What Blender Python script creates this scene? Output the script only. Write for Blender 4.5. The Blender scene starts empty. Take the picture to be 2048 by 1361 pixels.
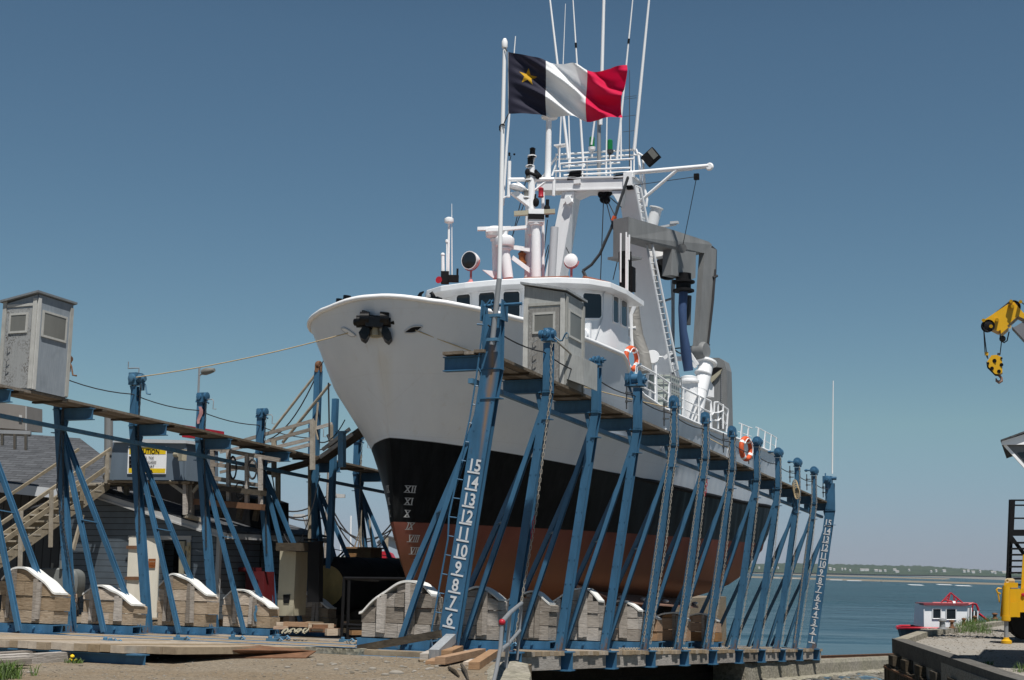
import bpy, math, random
import numpy as np
random.seed(7)
R=math.radians
A=lambda *a: np.array(a,float)
scene=bpy.context.scene
# ------------------------------------------------------------------ camera (50 mm lens, tilted up)
F_PX=2843.; PIT,ROL,YAW,SLP=R(9.06),R(1.0),R(24.01),R(2.4)
CF=A(0,math.cos(PIT),math.sin(PIT)); CU0=A(0,-math.sin(PIT),math.cos(PIT)); CR0=A(1,0,0)
CR=CR0*math.cos(ROL)+CU0*math.sin(ROL); CU=-CR0*math.sin(ROL)+CU0*math.cos(ROL)
CAM=A(0,0,1.55)
cd=bpy.data.cameras.new('camera'); cam=bpy.data.objects.new('camera',cd); scene.collection.objects.link(cam)
from mathutils import Matrix
cam.matrix_world=Matrix([[CR[0],CU[0],-CF[0],CAM[0]],[CR[1],CU[1],-CF[1],CAM[1]],[CR[2],CU[2],-CF[2],CAM[2]],[0,0,0,1]])
cd.sensor_width=36; cd.lens=F_PX/2048*36; cd.clip_end=30000; cd.clip_start=.1
scene.camera=cam
# ------------------------------------------------------------------ frames
DH=A(math.sin(YAW),math.cos(YAW),0); V=A(math.cos(YAW),-math.sin(YAW),0); Z=A(0,0,1)
D=A(math.sin(YAW)*math.cos(SLP),math.cos(YAW)*math.cos(SLP),-math.sin(SLP))
O=A(-1.05,25.66,.05)
VC=-5.33
def P(u,v,w): return O+D*u+V*v+Z*w            # cradle frame: along the slip, to the right, up
def S(x,s,z): return O+DH*s+V*(x+VC)+Z*z       # ship frame: from the keel line, aft, up
def ray(x,y):
    d=CF*F_PX+CR*(x-1024)-CU*(y-680.5); return d/np.linalg.norm(d)
def at(x,y,Y):                                 # the point of the world seen at a photo position, at depth Y
    d=ray(x,y); return CAM+d*(Y/d[1])
def onz(x,y,z):
    d=ray(x,y); return CAM+d*((z-CAM[2])/d[2])
def _sol(a,b,c,rhs): return np.linalg.solve(np.array([a,b,c]).T,rhs)
def pu(x,y,u):
    d=ray(x,y); t=_sol(V,-d,Z,CAM-O-D*u); return CAM+d*t[1]
def ps(x,y,s):
    d=ray(x,y); t=_sol(V,-d,Z,CAM-O-DH*s); return CAM+d*t[1]
def px_(x,y,xx):
    d=ray(x,y); t=_sol(DH,-d,Z,CAM-O-V*(xx+VC)); return CAM+d*t[1]
def pv(x,y,v): return px_(x,y,v-VC)
def s2l(p):
    q=p-O; return A(q@V-VC,q@DH,q[2])
def unit(v):
    v=np.asarray(v,float); n=np.linalg.norm(v); return v/n if n>1e-12 else v
# ------------------------------------------------------------------ mesh builder
LOC={}
class MB:
    def __init__(s): s.v=[];s.f=[];s.mi=[];s.sm=[];s.ti=[];s.m=0;s.smooth=False;s.tint=None
    def add(s,vs,fs,smooth=None):
        b=len(s.v); s.v.extend([np.asarray(p,float) for p in vs])
        t=random.random() if s.tint is None else s.tint
        for f in fs:
            s.f.append([i+b for i in f]); s.mi.append(s.m); s.sm.append(s.smooth if smooth is None else smooth); s.ti.append(t)
        return b
    def hexa(s,c): # 8 corners: bottom 4 ccw, top 4
        s.add(c,[(3,2,1,0),(4,5,6,7),(0,1,5,4),(1,2,6,5),(2,3,7,6),(3,0,4,7)],False); return s
    def box(s,c,sx,sy,sz,ax=None):
        X,Y,Zz=ax if ax is not None else (A(1,0,0),A(0,1,0),Z)
        c=np.asarray(c,float); X=X*sx/2;Y=Y*sy/2;Zz=Zz*sz/2
        return s.hexa([c-X-Y-Zz,c+X-Y-Zz,c+X+Y-Zz,c-X+Y-Zz,c-X-Y+Zz,c+X-Y+Zz,c+X+Y+Zz,c-X+Y+Zz])
    def bar(s,p,q,w,h,up=None):
        p=np.asarray(p,float);q=np.asarray(q,float); d=unit(q-p); up=Z if up is None else up
        x=np.cross(d,up)
        if np.linalg.norm(x)<1e-4: x=np.cross(d,A(1,0,0))
        x=unit(x); y=np.cross(x,d); x=x*w/2; y=y*h/2
        return s.hexa([p-x-y,p+x-y,q+x-y,q-x-y,p-x+y,p+x+y,q+x+y,q-x+y])
    def ibar(s,p,q,w,h,up=None,t=.02):  # I-section: flanges above and below
        p=np.asarray(p,float);q=np.asarray(q,float); d=unit(q-p); up=Z if up is None else up
        x=unit(np.cross(d,up)); y=np.cross(x,d)
        t0=s.tint; s.tint=random.random() if t0 is None else t0
        s.bar(p+y*(h/2-t/2),q+y*(h/2-t/2),w,t,y); s.bar(p-y*(h/2-t/2),q-y*(h/2-t/2),w,t,y); s.bar(p,q,t*.8,h-2*t,y)
        s.tint=t0; return s
    def tube(s,pts,r,n=8,caps=True,closed=False):
        pts=[np.asarray(p,float) for p in pts]; m=len(pts); rs=r if hasattr(r,'__len__') else [r]*m
        vs=[];fs=[];pn=None
        for i,p in enumerate(pts):
            if closed: t=unit(pts[(i+1)%m]-pts[i-1])
            else: t=unit(pts[min(i+1,m-1)]-pts[max(i-1,0)])
            if pn is None:
                a=Z if abs(t[2])<.9 else A(1,0,0); pn=unit(np.cross(t,a))
            else: pn=unit(pn-t*(pn@t))
            b=np.cross(t,pn)
            for k in range(n):
                a=2*math.pi*k/n; vs.append(p+(pn*math.cos(a)+b*math.sin(a))*rs[i])
        for i in range(m if closed else m-1):
            j=(i+1)%m
            for k in range(n):
                l=(k+1)%n; fs.append((i*n+k,i*n+l,j*n+l,j*n+k))
        b=s.add(vs,fs,True)
        if caps and not closed:
            s.f.append([b+k for k in range(n)][::-1]); s.f.append([b+(m-1)*n+k for k in range(n)])
            for _ in(0,1): s.mi.append(s.m);s.sm.append(False);s.ti.append(.5)
        return s
    def lathe(s,prof,c,axis=None,n=16,smooth=True):
        c=np.asarray(c,float); ax=unit(Z if axis is None else axis); a=A(1,0,0) if abs(ax[0])<.9 else A(0,1,0)
        x=unit(np.cross(ax,a)); y=np.cross(ax,x); vs=[];fs=[]
        for r,h in prof:
            for k in range(n):
                t=2*math.pi*k/n; vs.append(c+ax*h+(x*math.cos(t)+y*math.sin(t))*max(r,1e-4))
        for i in range(len(prof)-1):
            for k in range(n):
                l=(k+1)%n; fs.append((i*n+k,i*n+l,(i+1)*n+l,(i+1)*n+k))
        fs.append(tuple(range(n))[::-1]); fs.append(tuple((len(prof)-1)*n+k for k in range(n)))
        s.add(vs,fs,smooth); return s
    def cyl(s,p,q,r,n=12,r2=None):
        p=np.asarray(p,float);q=np.asarray(q,float)
        L=np.linalg.norm(q-p); return s.lathe([(r,0),(r if r2 is None else r2,L)],p,q-p,n)
    def prism(s,pts,vec,smooth=False):
        pts=[np.asarray(p,float) for p in pts]; n=len(pts); vec=np.asarray(vec,float)
        s.add(pts+[p+vec for p in pts],[tuple(range(n)),tuple(range(2*n-1,n-1,-1))]+[((i+1)%n,i,i+n,(i+1)%n+n) for i in range(n)],smooth); return s
    def poly(s,pts): s.add(pts,[tuple(range(len(pts)))],False); return s
    def grid(s,rows,smooth=True,closed=False):
        n=len(rows[0]); vs=[p for r in rows for p in r]; fs=[]
        for i in range(len(rows)-1):
            for j in range(n if closed else n-1):
                k=(j+1)%n; fs.append((i*n+j,i*n+k,(i+1)*n+k,(i+1)*n+j))
        return s.add(vs,fs,smooth)
    def ball(s,c,r,n=12,m=8,sq=(1,1,1)):
        rows=[]
        for i in range(m+1):
            t=math.pi*i/m; rows.append([np.asarray(c,float)+A(math.sin(t)*math.cos(2*math.pi*k/n)*r*sq[0],math.sin(t)*math.sin(2*math.pi*k/n)*r*sq[1],math.cos(t)*r*sq[2]) for k in range(n)])
        s.grid(rows,True,True); return s
    def build(s,name,mats,parent=None,attrs=None,origin=None):
        if not isinstance(mats,(list,tuple)): mats=[mats]
        vs=np.array(s.v)
        if parent is not None: base=LOC[parent.name]
        elif origin is not None: base=np.asarray(origin,float)
        else:
            mn,mx=vs.min(0),vs.max(0); base=A((mn[0]+mx[0])/2,(mn[1]+mx[1])/2,mn[2])
        me=bpy.data.meshes.new(name); me.from_pydata([tuple(p) for p in vs-base],[],s.f)
        for m in mats: me.materials.append(m)
        me.polygons.foreach_set('material_index',s.mi); me.polygons.foreach_set('use_smooth',s.sm)
        a=me.attributes.new('tint','FLOAT','FACE'); a.data.foreach_set('value',s.ti)
        if attrs:
            for k,val in attrs.items():
                a=me.attributes.new(k,'FLOAT','POINT'); a.data.foreach_set('value',list(map(float,val)))
        me.validate(); me.update()
        if any(s.sm): me.set_sharp_from_angle(angle=R(38))
        o=bpy.data.objects.new(name,me); scene.collection.objects.link(o)
        if parent is not None: o.parent=parent
        else: o.location=base
        LOC[o.name]=base
        return o
def empty(name,loc):
    o=bpy.data.objects.new(name,None); scene.collection.objects.link(o); o.location=tuple(loc); o.empty_display_size=.3
    LOC[o.name]=np.asarray(loc,float); return o
def tag(o,label=None,cat=None,group=None,kind=None):
    if label: o['label']=label
    if cat: o['category']=cat
    if group: o['group']=group
    if kind: o['kind']=kind
    return o
def copy_tree(o,loc):
    """a thing and its parts, moved; meshes are shared"""
    c=o.copy(); scene.collection.objects.link(c); c.location=tuple(loc); LOC[c.name]=np.asarray(loc,float)
    def rec(a,b):
        for ch in list(a.children):
            d=ch.copy(); scene.collection.objects.link(d); d.parent=b; rec(ch,d)
    rec(o,c); return c
# ------------------------------------------------------------------ materials
def mat(name):
    m=bpy.data.materials.new(name); m.use_nodes=True; nt=m.node_tree; b=nt.nodes['Principled BSDF']; return m,nt,b
def node(nt,t,**k):
    n=nt.nodes.new(t)
    for a,v in k.items(): setattr(n,a,v)
    return n
def noise(nt,scale,detail=4,rough=.6,stretch=None,coord='Object'):
    tc=node(nt,'ShaderNodeTexCoord'); n=node(nt,'ShaderNodeTexNoise'); n.inputs['Scale'].default_value=scale; n.inputs['Detail'].default_value=detail; n.inputs['Roughness'].default_value=rough
    if stretch:
        mp=node(nt,'ShaderNodeMapping'); mp.inputs['Scale'].default_value=stretch; nt.links.new(tc.outputs[coord],mp.inputs[0]); nt.links.new(mp.outputs[0],n.inputs[0])
    else: nt.links.new(tc.outputs[coord],n.inputs[0])
    return n.outputs['Fac']
def ramp(nt,fac,stops):
    r=node(nt,'ShaderNodeValToRGB'); e=r.color_ramp.elements
    while len(e)<len(stops): e.new(.5)
    for i,(p,c) in enumerate(stops):
        e[i].position=p; e[i].color=(*c,1) if hasattr(c,'__len__') else (c,c,c,1)
    nt.links.new(fac,r.inputs[0]); return r.outputs[0]
def mix(nt,fac,a,b,mode='MIX'):
    m=node(nt,'ShaderNodeMix',data_type='RGBA',blend_type=mode)
    for s,v in ((0,fac),(6,a),(7,b)):
        if hasattr(v,'is_output'): nt.links.new(v,m.inputs[s])
        elif s==0: m.inputs[0].default_value=v
        else: m.inputs[s].default_value=(*v,1)
    return m.outputs[2]
def attr(nt,name): return node(nt,'ShaderNodeAttribute',attribute_name=name).outputs['Fac']
def mth(nt,op,a,b=0.,c=None):
    n=node(nt,'ShaderNodeMath',operation=op)
    for i,v in enumerate((a,b,c)):
        if v is None: continue
        if hasattr(v,'is_output'): nt.links.new(v,n.inputs[i])
        else: n.inputs[i].default_value=v
    return n.outputs[0]
def bump(nt,b,h,strength,dist=.02):
    n=node(nt,'ShaderNodeBump'); n.inputs['Strength'].default_value=strength; n.inputs['Distance'].default_value=dist
    nt.links.new(h,n.inputs['Height']); nt.links.new(n.outputs[0],b.inputs['Normal'])
RUST=(.22,.09,.03)
def paint(name,col,rough=.45,var=.18,rust=.0,metal=0,bmp=.0,scale=3.,streak=True,spec=.35,feet=False):
    m,nt,b=mat(name); b.inputs['Specular IOR Level'].default_value=spec; col=A(*col)
    n=noise(nt,scale,5,.65,(1,1,.25) if streak else None)
    c=mix(nt,ramp(nt,n,[(.3,0),(.7,1)]),tuple(np.clip(col*(1-var),0,1)),tuple(np.clip(col*(1+var*.7),0,1)))
    if rust>0:
        n2=noise(nt,scale*2.3,6,.7); c=mix(nt,ramp(nt,n2,[(.72-rust*.2,0),(.78-rust*.2,1)]),c,RUST)
    if rust>0:
        fl_=noise(nt,7.,7,.75); c=mix(nt,ramp(nt,fl_,[(.66-rust*.3,0),(.70-rust*.3,.55)]),c,tuple(np.clip(col*.45+A(.02,.012,.006),0,1)))
    if feet:   # rust creeping up from the foot, as the steel stands in salt water
        tc=node(nt,'ShaderNodeTexCoord'); sx=node(nt,'ShaderNodeSeparateXYZ'); nt.links.new(tc.outputs['Object'],sx.inputs[0]); fn=noise(nt,5.,6,.75,(1,1,.35))
        fm=ramp(nt,mth(nt,'ADD',mth(nt,'MULTIPLY',sx.outputs[2],-.55),mth(nt,'MULTIPLY_ADD',fn,1.5,-.28)),[(.40,0),(.56,.8)]); c=mix(nt,fm,c,(.14,.075,.035))
    w=attr(nt,'wear'); wn=noise(nt,9,5,.7,(1,1,.15)); wf=mth(nt,'MULTIPLY',w,mth(nt,'ADD',wn,.45)); c=mix(nt,mth(nt,'MINIMUM',wf,1.),c,(.29,.155,.045))
    nt.links.new(c,b.inputs['Base Color']); b.inputs['Roughness'].default_value=rough; b.inputs['Metallic'].default_value=metal
    if bmp: bump(nt,b,noise(nt,scale*6,4,.6),bmp,.02)
    return m
def wood(name,c1,c2,rough=.85,axis=(1,1,1),scale=6,bmp=.4,tv=.5):
    m,nt,b=mat(name); g=noise(nt,scale,6,.7,axis); t=attr(nt,'tint')
    c=mix(nt,ramp(nt,g,[(.25,0),(.75,1)]),c1,c2)
    k=noise(nt,1.3,3,.6); c=mix(nt,ramp(nt,k,[(.55,0),(.75,.5)]),c,tuple(A(*c1)*.55))
    hs=node(nt,'ShaderNodeHueSaturation'); nt.links.new(c,hs.inputs['Color'])
    nt.links.new(mth(nt,'MULTIPLY_ADD',t,tv,1-tv/2),hs.inputs['Value']); nt.links.new(mth(nt,'MULTIPLY_ADD',t,-.5,1.2),hs.inputs['Saturation'])
    nt.links.new(hs.outputs[0],b.inputs['Base Color']); b.inputs['Roughness'].default_value=rough; b.inputs['Specular IOR Level'].default_value=.2
    if bmp: bump(nt,b,g,bmp,.015)
    return m
M={}
M['blue']=paint('blue_steel_paint',(.042,.13,.232),.45,.30,.14,feet=True)
M['bluec']=paint('deck_beam_blue',(.043,.135,.24),.45,.28,.14)
M['bluer']=paint('worn_blue_paint',(.065,.165,.265),.55,.25,.35)
M['white']=paint('white_ship_paint',(.84,.845,.85),.35,.04)
M['whitep']=paint('white_pad',(.82,.82,.80),.5,.05)
M['pad']=paint('grimy_white_pad',(.74,.74,.71),.6,.14,.12,scale=5)
M['numb']=paint('white_marking_paint',(.62,.64,.66),.6,.12)
M['grayp']=paint('grey_ship_paint',(.50,.52,.54),.4,.06)
M['steel']=paint('galvanised_steel',(.30,.31,.32),.45,.15,.02,.3)
M['crane']=paint('aged_grey_crane_paint',(.19,.195,.195),.5,.18,.06)
M['dkgray']=paint('dark_grey_rubber',(.05,.055,.06),.6,.2)
M['black']=paint('gloss_black_paint',(.003,.003,.0035),.3,.2,spec=.25)
M['matblack']=paint('matt_black',(.010,.010,.011),.7,.2,spec=.1)
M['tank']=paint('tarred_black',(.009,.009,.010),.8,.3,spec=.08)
M['red']=paint('red_paint',(.40,.015,.03),.45,.15)
M['orange']=paint('orange_buoy',(.62,.10,.03),.5,.08)
M['pink']=paint('pink_bounce_tone',(.55,.2,.2),.6,.1)  # pink bounce from the red roof, put into the searchlight yoke colour
M['yellow']=paint('yellow_crane_paint',(.62,.34,.01),.38,.08)
M['rust']=paint('rusty_steel',(.17,.085,.045),.85,.35,.3)
M['chain']=paint('chain_steel',(.36,.33,.28),.6,.25,.1)
M['rope']=paint('manila_rope',(.45,.36,.22),.9,.15)
M['cable']=paint('dark_wire_rope',(.03,.03,.032),.7,.2)
M['cream']=paint('cream_paint',(.38,.35,.26),.6,.1,.05)
M['doorw']=paint('stained_white_door',(.74,.70,.60),.6,.10,.10)
M['alu']=paint('stovepipe_metal',(.34,.33,.31),.35,.12,0,.6)
M['green']=paint('green_lamp',(.01,.18,.05),.3,.1)
M['amber']=paint('amber_lantern',(.25,.08,.02),.4,.2)
M['timber_g']=wood('weathered_grey_timber',(.20,.175,.15),(.46,.415,.365),axis=(1,1,6),tv=.7,bmp=.8)
M['timber_t']=wood('tan_timber',(.24,.175,.115),(.54,.44,.33),axis=(1,1,6),tv=.7,bmp=.8)
M['timber_n']=wood('new_brown_timber',(.24,.135,.07),(.40,.25,.14),axis=(1,1,6))
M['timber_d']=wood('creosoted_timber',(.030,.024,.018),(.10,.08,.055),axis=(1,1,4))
M['board_g']=wood('grey_painted_board',(.17,.19,.21),(.30,.32,.33),axis=(4,4,.6))
M['deckw']=wood('deck_plank',(.26,.20,.14),(.46,.37,.26),axis=(1,1,1),tv=.45)
M['plankend']=wood('walkway_plank',(.10,.082,.062),(.23,.195,.155),axis=(2,2,2),tv=.5)
M['stairw']=wood('stair_timber',(.22,.19,.145),(.40,.35,.27),axis=(1,1,1))
def glass(name,col=(.015,.02,.025),rough=.06):
    m,nt,b=mat(name); n=noise(nt,1.2,3,.5); nt.links.new(mix(nt,n,tuple(A(*col)*.6),tuple(A(*col)*1.5)),b.inputs['Base Color']); b.inputs['Roughness'].default_value=rough; b.inputs['Specular IOR Level'].default_value=.5; return m
M['glass']=glass('window_glass')
M['frost']=paint('weathered_plexiglass',(.17,.17,.155),.35,.25,scale=1.2)
# ------------------------------------------------------------------ text
def text_mesh(s,size,offset=.0,shear=0):
    cu=bpy.data.curves.new('t','FONT'); cu.body=s; cu.size=size; cu.offset=offset; cu.align_x='CENTER'; cu.align_y='BOTTOM_BASELINE'; cu.resolution_u=3; cu.shear=shear
    o=bpy.data.objects.new('t',cu); scene.collection.objects.link(o); dg=bpy.context.evaluated_depsgraph_get(); dg.update()
    me=bpy.data.meshes.new_from_object(o.evaluated_get(dg)); vs=[A(*v.co) for v in me.vertices]; fs=[tuple(p.vertices) for p in me.polygons]
    bpy.data.objects.remove(o); bpy.data.meshes.remove(me); bpy.data.curves.remove(cu); return vs,fs
def put_text(mb,s,size,org,ex,ey,offset=0,sx=1.,thick=.004):
    vs,fs=text_mesh(s,size,offset); nrm=unit(np.cross(ex,ey))
    if fs: mb.add([org+ex*v[0]*sx+ey*v[1]+nrm*thick for v in vs],fs,False)
HAZE=.00007;SUN_E,SKY,EXPO,TINT=5.0,(.052,1.,.0,3.),0.13,1.065
# =================================================================== THE CRADLE: deck, posts, walkways, blocks
US=[0,2.62,5.32,8.04,10.86,13.64,16.33,19.15,21.85,24.58,27.19,29.95]
WL=-10.66; HB=5.02; EX=.78; HT=6.0
def vx(side,x): return x if side>0 else WL-x
def chain(mb,pts,pitch=.08,w=.04):
    pts=[np.asarray(p,float) for p in pts]; k=0
    for a,b in zip(pts[:-1],pts[1:]):
        L=np.linalg.norm(b-a); d=(b-a)/L; n=max(1,int(L/pitch)); ax=unit(np.cross(d,A(.3,.9,.1))); bx=np.cross(d,ax)
        for i in range(n):
            c=a+d*(i+.5)*L/n; x,y=(ax,bx) if k%2 else (bx,ax); k+=1
            l=pitch*.62; t=.012
            for sg in(-1,1): mb.box(c+x*sg*w*.42,t,t,l*2*.9,(x,y,d))
            for sg in(-1,1): mb.box(c+d*sg*l*.85,w*.8,t,t,(x,y,d))
def build_column(root,u,side,wf,hf,wear=False,top=HT):
    b=MB(); b.tint=.5
    f,m,t=P(u,vx(side,0),0),P(u,vx(side,EX),HB),P(u,vx(side,EX),top)
    b.ibar(f,m+unit(m-f)*.03,wf,hf,-DH,.022); b.ibar(m-Z*.02,t,wf,hf,-DH,.022)
    b.bar(f-V*wf*.75,f+V*wf*.75,hf*1.3,.03)
    for q in (HB-.02,HB-.55): b.bar(P(u-.01,vx(side,EX)-wf*.52,q),P(u-.01,vx(side,EX)+wf*.52,q),hf+.03,.02)
    for k in range(9):   # bolt heads down both flange edges
        q=.4+k*.5; c=f+(m-f)*(q/HB)
        for sg in(-1,1): b.cyl(c+V*sg*wf*.36-DH*(hf/2),c+V*sg*wf*.36-DH*(hf/2+.012),.014,6)
    o=b.build('column',M['blue'],root)
    return f,m,t
def build_braces(root,u,side):
    for foot,du,tp in ((-.95,-.05,4.70),(-1.58,.42,4.50)):
        b=MB(); b.tint=.5
        p,q=P(u+(-.04 if du<0 else .08),vx(side,EX*tp/HB-.03),tp),P(u+du,vx(side,foot),.03)
        b.ibar(p,q,.095,.095,-DH,.015)
        if du<0:
            c=p+(q-p)*.46; d=P(u+.08,vx(side,EX*4.5/HB-.03),4.50); e=P(u+.42,vx(side,-1.58),.03); g=d+(e-d)*.46; b.bar(c+(q-p)*.012,g,.09,.02)
        b.build('brace',M['blue'],root)
def build_bracket(root,u,side,w=5.13):
    b=MB(); b.tint=.5; b.ibar(P(u+.02,vx(side,EX-.13),w),P(u+.02,vx(side,-.2),w),.16,.27,Z,.02)
    b.bar(P(u+.02,vx(side,.55),w-.14),P(u+.02,vx(side,EX-.12),w-.62),.07,.07)
    b.build('bracket',M['blue'],root)
def crank(mb,c,ax,side,r=.26,h=.14):
    mb.tube([c,c+ax*.22,c+ax*.24-Z*r*.2+V*side*.03,c+ax*.26-Z*r,c+ax*(.26+h)-Z*(r+.01)],.016,6)
def winch(root,u,side,kind,mname='blue'):
    X=V*side; Fd=-DH; T=P(u,vx(side,EX),HT); b=MB(); b.tint=.5; ck=None
    if kind=='head':
        for sg in(-1,1): b.prism([T+V*(.19*sg)+Fd*.14-Z*.12,T+V*.19*sg-Fd*.16-Z*.12,T+V*.19*sg-Fd*.16+Z*.2,T+V*.19*sg+Fd*.1+Z*.26],V*.02*sg)
        b.cyl(T-V*.26+Z*.17,T+V*.55+Z*.17,.03,10); b.lathe([(.05,-.05),(.11,-.04),(.11,-.02),(.08,-.015),(.08,.015),(.11,.02),(.11,.04),(.05,.05)],T+Z*.17+V*.02,V,16)
        for k in range(10):
            a=k*.628; b.box(T+Z*(.17+.115*math.sin(a))-DH*.115*math.cos(a)+V*.02,.03,.03,.03)
        ck=None
    elif kind=='gear':
        b.box(T+Z*.04,.34,.3,.05,(V,DH,Z)); b.lathe([(.02,-.30),(.09,-.29),(.10,-.2),(.07,-.19),(.07,-.1),(.13,-.09),(.14,0),(.13,.1),(.08,.11),(.08,.2),(.03,.21)],T+Z*.17,V,14)
        b.lathe([(.10,0),(.10,.17),(.06,.19),(.06,.22)],T+Z*.17,Fd,14); b.box(T+Z*.17,.22,.22,.24,(V,DH,Z))
        for k in range(6):
            a=k*1.047; b.cyl(T+Z*(.17+.08*math.sin(a))+V*.08*math.cos(a)+Fd*.16,T+Z*(.17+.08*math.sin(a))+V*.08*math.cos(a)+Fd*.185,.012,6)
        ck=MB(); ck.tint=.5; ck.tube([T+V*.2+Z*.1,T+V*.34+Z*.02,T+V*.42+Z*.02,T+V*.5+Z*.14,T+V*.56+Z*.18],.02,6); ck.tube([T+V*.56+Z*.12+V*.06*math.cos(a)+Z*.06*math.sin(a) for a in np.linspace(0,6.28,10)],.008,5)
    elif kind=='cluster':
        b.box(T+Z*.03,.28,.26,.05,(V,DH,Z))
        for dx,r in((-.2,.07),(-.08,.11),(.06,.12),(.2,.08)): b.lathe([(r*.5,-.035),(r,-.03),(r,-.01),(r*.8,0),(r,.01),(r,.03),(r*.5,.035)],T+V*dx+Z*.15,V,14)
        b.cyl(T-V*.3+Z*.15,T+V*.32+Z*.15,.028,8)
        for sg in(-1,1): b.box(T+V*.14*sg+Z*.11,.02,.2,.2,(V,DH,Z))
    elif kind=='drum':
        b.box(T-V*.12+Z*.04,.95,.34,.05,(V,DH,Z)); b.box(T-V*.46+Z*.22,.24,.30,.34,(V,DH,Z)); b.lathe([(.12,0),(.12,.05),(.05,.06),(.05,.1)],T-V*.46+Z*.22+Fd*.15,Fd,14)
        b.lathe([(.24,-.02),(.24,.0),(.14,.02),(.15,.2),(.14,.38),(.24,.4),(.24,.42)],T-V*.3+Z*.24,V,20)
        b.box(T+V*.2+Z*.2,.18,.26,.3,(V,DH,Z)); b.lathe([(.1,0),(.1,.1),(.04,.11),(.04,.2)],T+V*.29+Z*.2,V,12)
        b.prism([T-V*.5+Z*.02+DH*.03,T-V*.1-Z*.55+DH*.03,T-V*.1-Z*.45+DH*.03,T-V*.4+Z*.02+DH*.03],-DH*.06)
        ck=MB(); ck.tint=.5; ck.tube([T-V*.06+Z*.42,T-V*.06+Z*.6,T+V*.12+Z*.66,T+V*.2+Z*.66],.02,6)
    elif kind=='sheave':
        n=12; pts=[T+V*.16+Z*-.1]+[T+V*.16*math.cos(a)+Z*(.14+.16*math.sin(a)) for a in np.linspace(0,math.pi,n)]+[T-V*.16-Z*.1]
        for o in(.02,-.13): b.prism([p+Fd*(.13+o) for p in pts],-Fd*.03)
        b.lathe([(.06,-.12),(.13,-.11),(.09,-.07),(.09,-.04),(.13,.0)],T+Z*.14+Fd*.12,Fd,18); b.lathe([(.07,0),(.07,.04),(.03,.045),(.03,.08)],T+Z*.14+Fd*.15,Fd,10)
        b.box(T+Z*-.02,.34,.3,.04,(V,DH,Z))
    elif kind=='motor':
        b.box(T+Z*.03,.3,.3,.05,(V,DH,Z)); b.lathe([(.05,-.2),(.165,-.2),(.165,.11),(.19,.11),(.19,.15),(.15,.15),(.15,.2)],T+Z*.2+V*.03,Fd,20)
        b.lathe([(.1,0),(.1,.06),(.05,.07),(.05,.1)],T+Z*.2+V*.03+Fd*.2,Fd,12); b.cyl(T+Z*.22-V*.14,T+Z*.22-V*.45,.035,8); b.cyl(T+Z*.22-V*.32,T+Z*.22-V*.42,.06,10); b.box(T+Z*.1+V*.03,.28,.24,.14,(V,DH,Z))
        for k in range(8):
            a=k*.785; c=T+Z*(.2+.145*math.sin(a))+V*(.03+.145*math.cos(a)); b.cyl(c+Fd*.17,c+Fd*.2,.013,6)
    elif kind=='box':
        b.box(T+V*-.1+Z*.14,.4,.34,.3,(V,DH,Z)); b.lathe([(.14,0),(.14,.1),(.06,.12),(.06,.2)],T+Z*.16-V*.05+Fd*.17,Fd,14); b.cyl(T+V*.1+Z*.2,T+V*.3+Z*.2,.07,10); b.cyl(T-V*.2+Z*.29,T-V*.2+Z*.42,.03,8)
    elif kind=='leftgear':
        b.box(T+Z*.03,.3,.3,.05,(V,DH,Z)); b.box(T+Z*.18+V*.02,.28,.26,.26,(V,DH,Z)); b.lathe([(.06,-.17),(.13,-.15),(.13,.13),(.05,.15)],T+Z*.2+V*.12,V,12); b.lathe([(.1,0),(.1,.05),(.05,.06)],T+Z*.18+V*.0+Fd*.13,Fd,12)
        for k in range(4): b.box(T+Z*(.08+.06*k)-V*.12+Fd*.12,.04,.05,.03,(V,DH,Z))
        b.cyl(T+V*.2+Z*.06,T+V*.32-Z*.02,.03,8)
        ck=MB(); ck.tint=.5; crank(ck,T+V*.26+Z*.1,V,1,.3)
    elif kind=='topcrank':
        b.box(T+Z*.2-V*.05,.34,.3,.34,(V,DH,Z)); b.lathe([(.12,-.02),(.12,.1),(.05,.12)],T+Z*.2-V*.02+Fd*.15,Fd,12); b.lathe([(.13,0),(.13,.16),(.07,.18),(.07,.26)],T+Z*.2+V*.13,V,14); b.box(T+V*.26-Z*.02,.1,.14,.2,(V,DH,Z))
        b.prism([T-V*.24+Z*.02,T+V*.0-Z*.5,T+V*.05-Z*.4,T-V*.14+Z*.02],-DH*.06)
        ck=MB(); ck.tint=.5; ck.tube([T+Z*.36+V*.08,T+Z*.5+V*.08,T+Z*.51-V*.1,T+Z*.51-V*.42,T+Z*.7-V*.42],.017,6); b.tube([T+V*.3+Z*.15,T+V*.42+Z*.0,T+V*.5-Z*.22,T+V*.66-Z*.24],.025,6)
    k1,k2={'head':(1,1),'gear':(.68,.95),'cluster':(.66,.85),'drum':(.47,.8),'sheave':(.72,.8),'motor':(.74,.8),'box':(.8,.9),'leftgear':(.72,.85),'topcrank':(.68,.9)}[kind]
    for mb_ in (b,ck):
        if mb_ is not None: mb_.v=[T+(p-T-V*((p-T)@V))*k2+V*((p-T)@V)*k1 for p in mb_.v]
    w=b.build('winch',M[mname],root)
    if ck is not None and ck.v: ck.build('crank',M['steel'] if side<0 else M['bluer'],w)
    return w
def stops(root,u,side):   # chain stopper bracket at the walkway side
    b=MB(); b.tint=.3; c=P(u-.12,vx(side,.55),5.75)
    b.tube([c-Z*.28,c+Z*.28],.018,6); 
    for q in(-.1,.1): b.tube([c+Z*q,P(u-.12,vx(side,EX-.1),5.75+q)],.016,6); b.box(c+Z*q,.06,.06,.05)
    b.build('stop_pin',M['dkgray'],root)
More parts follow.
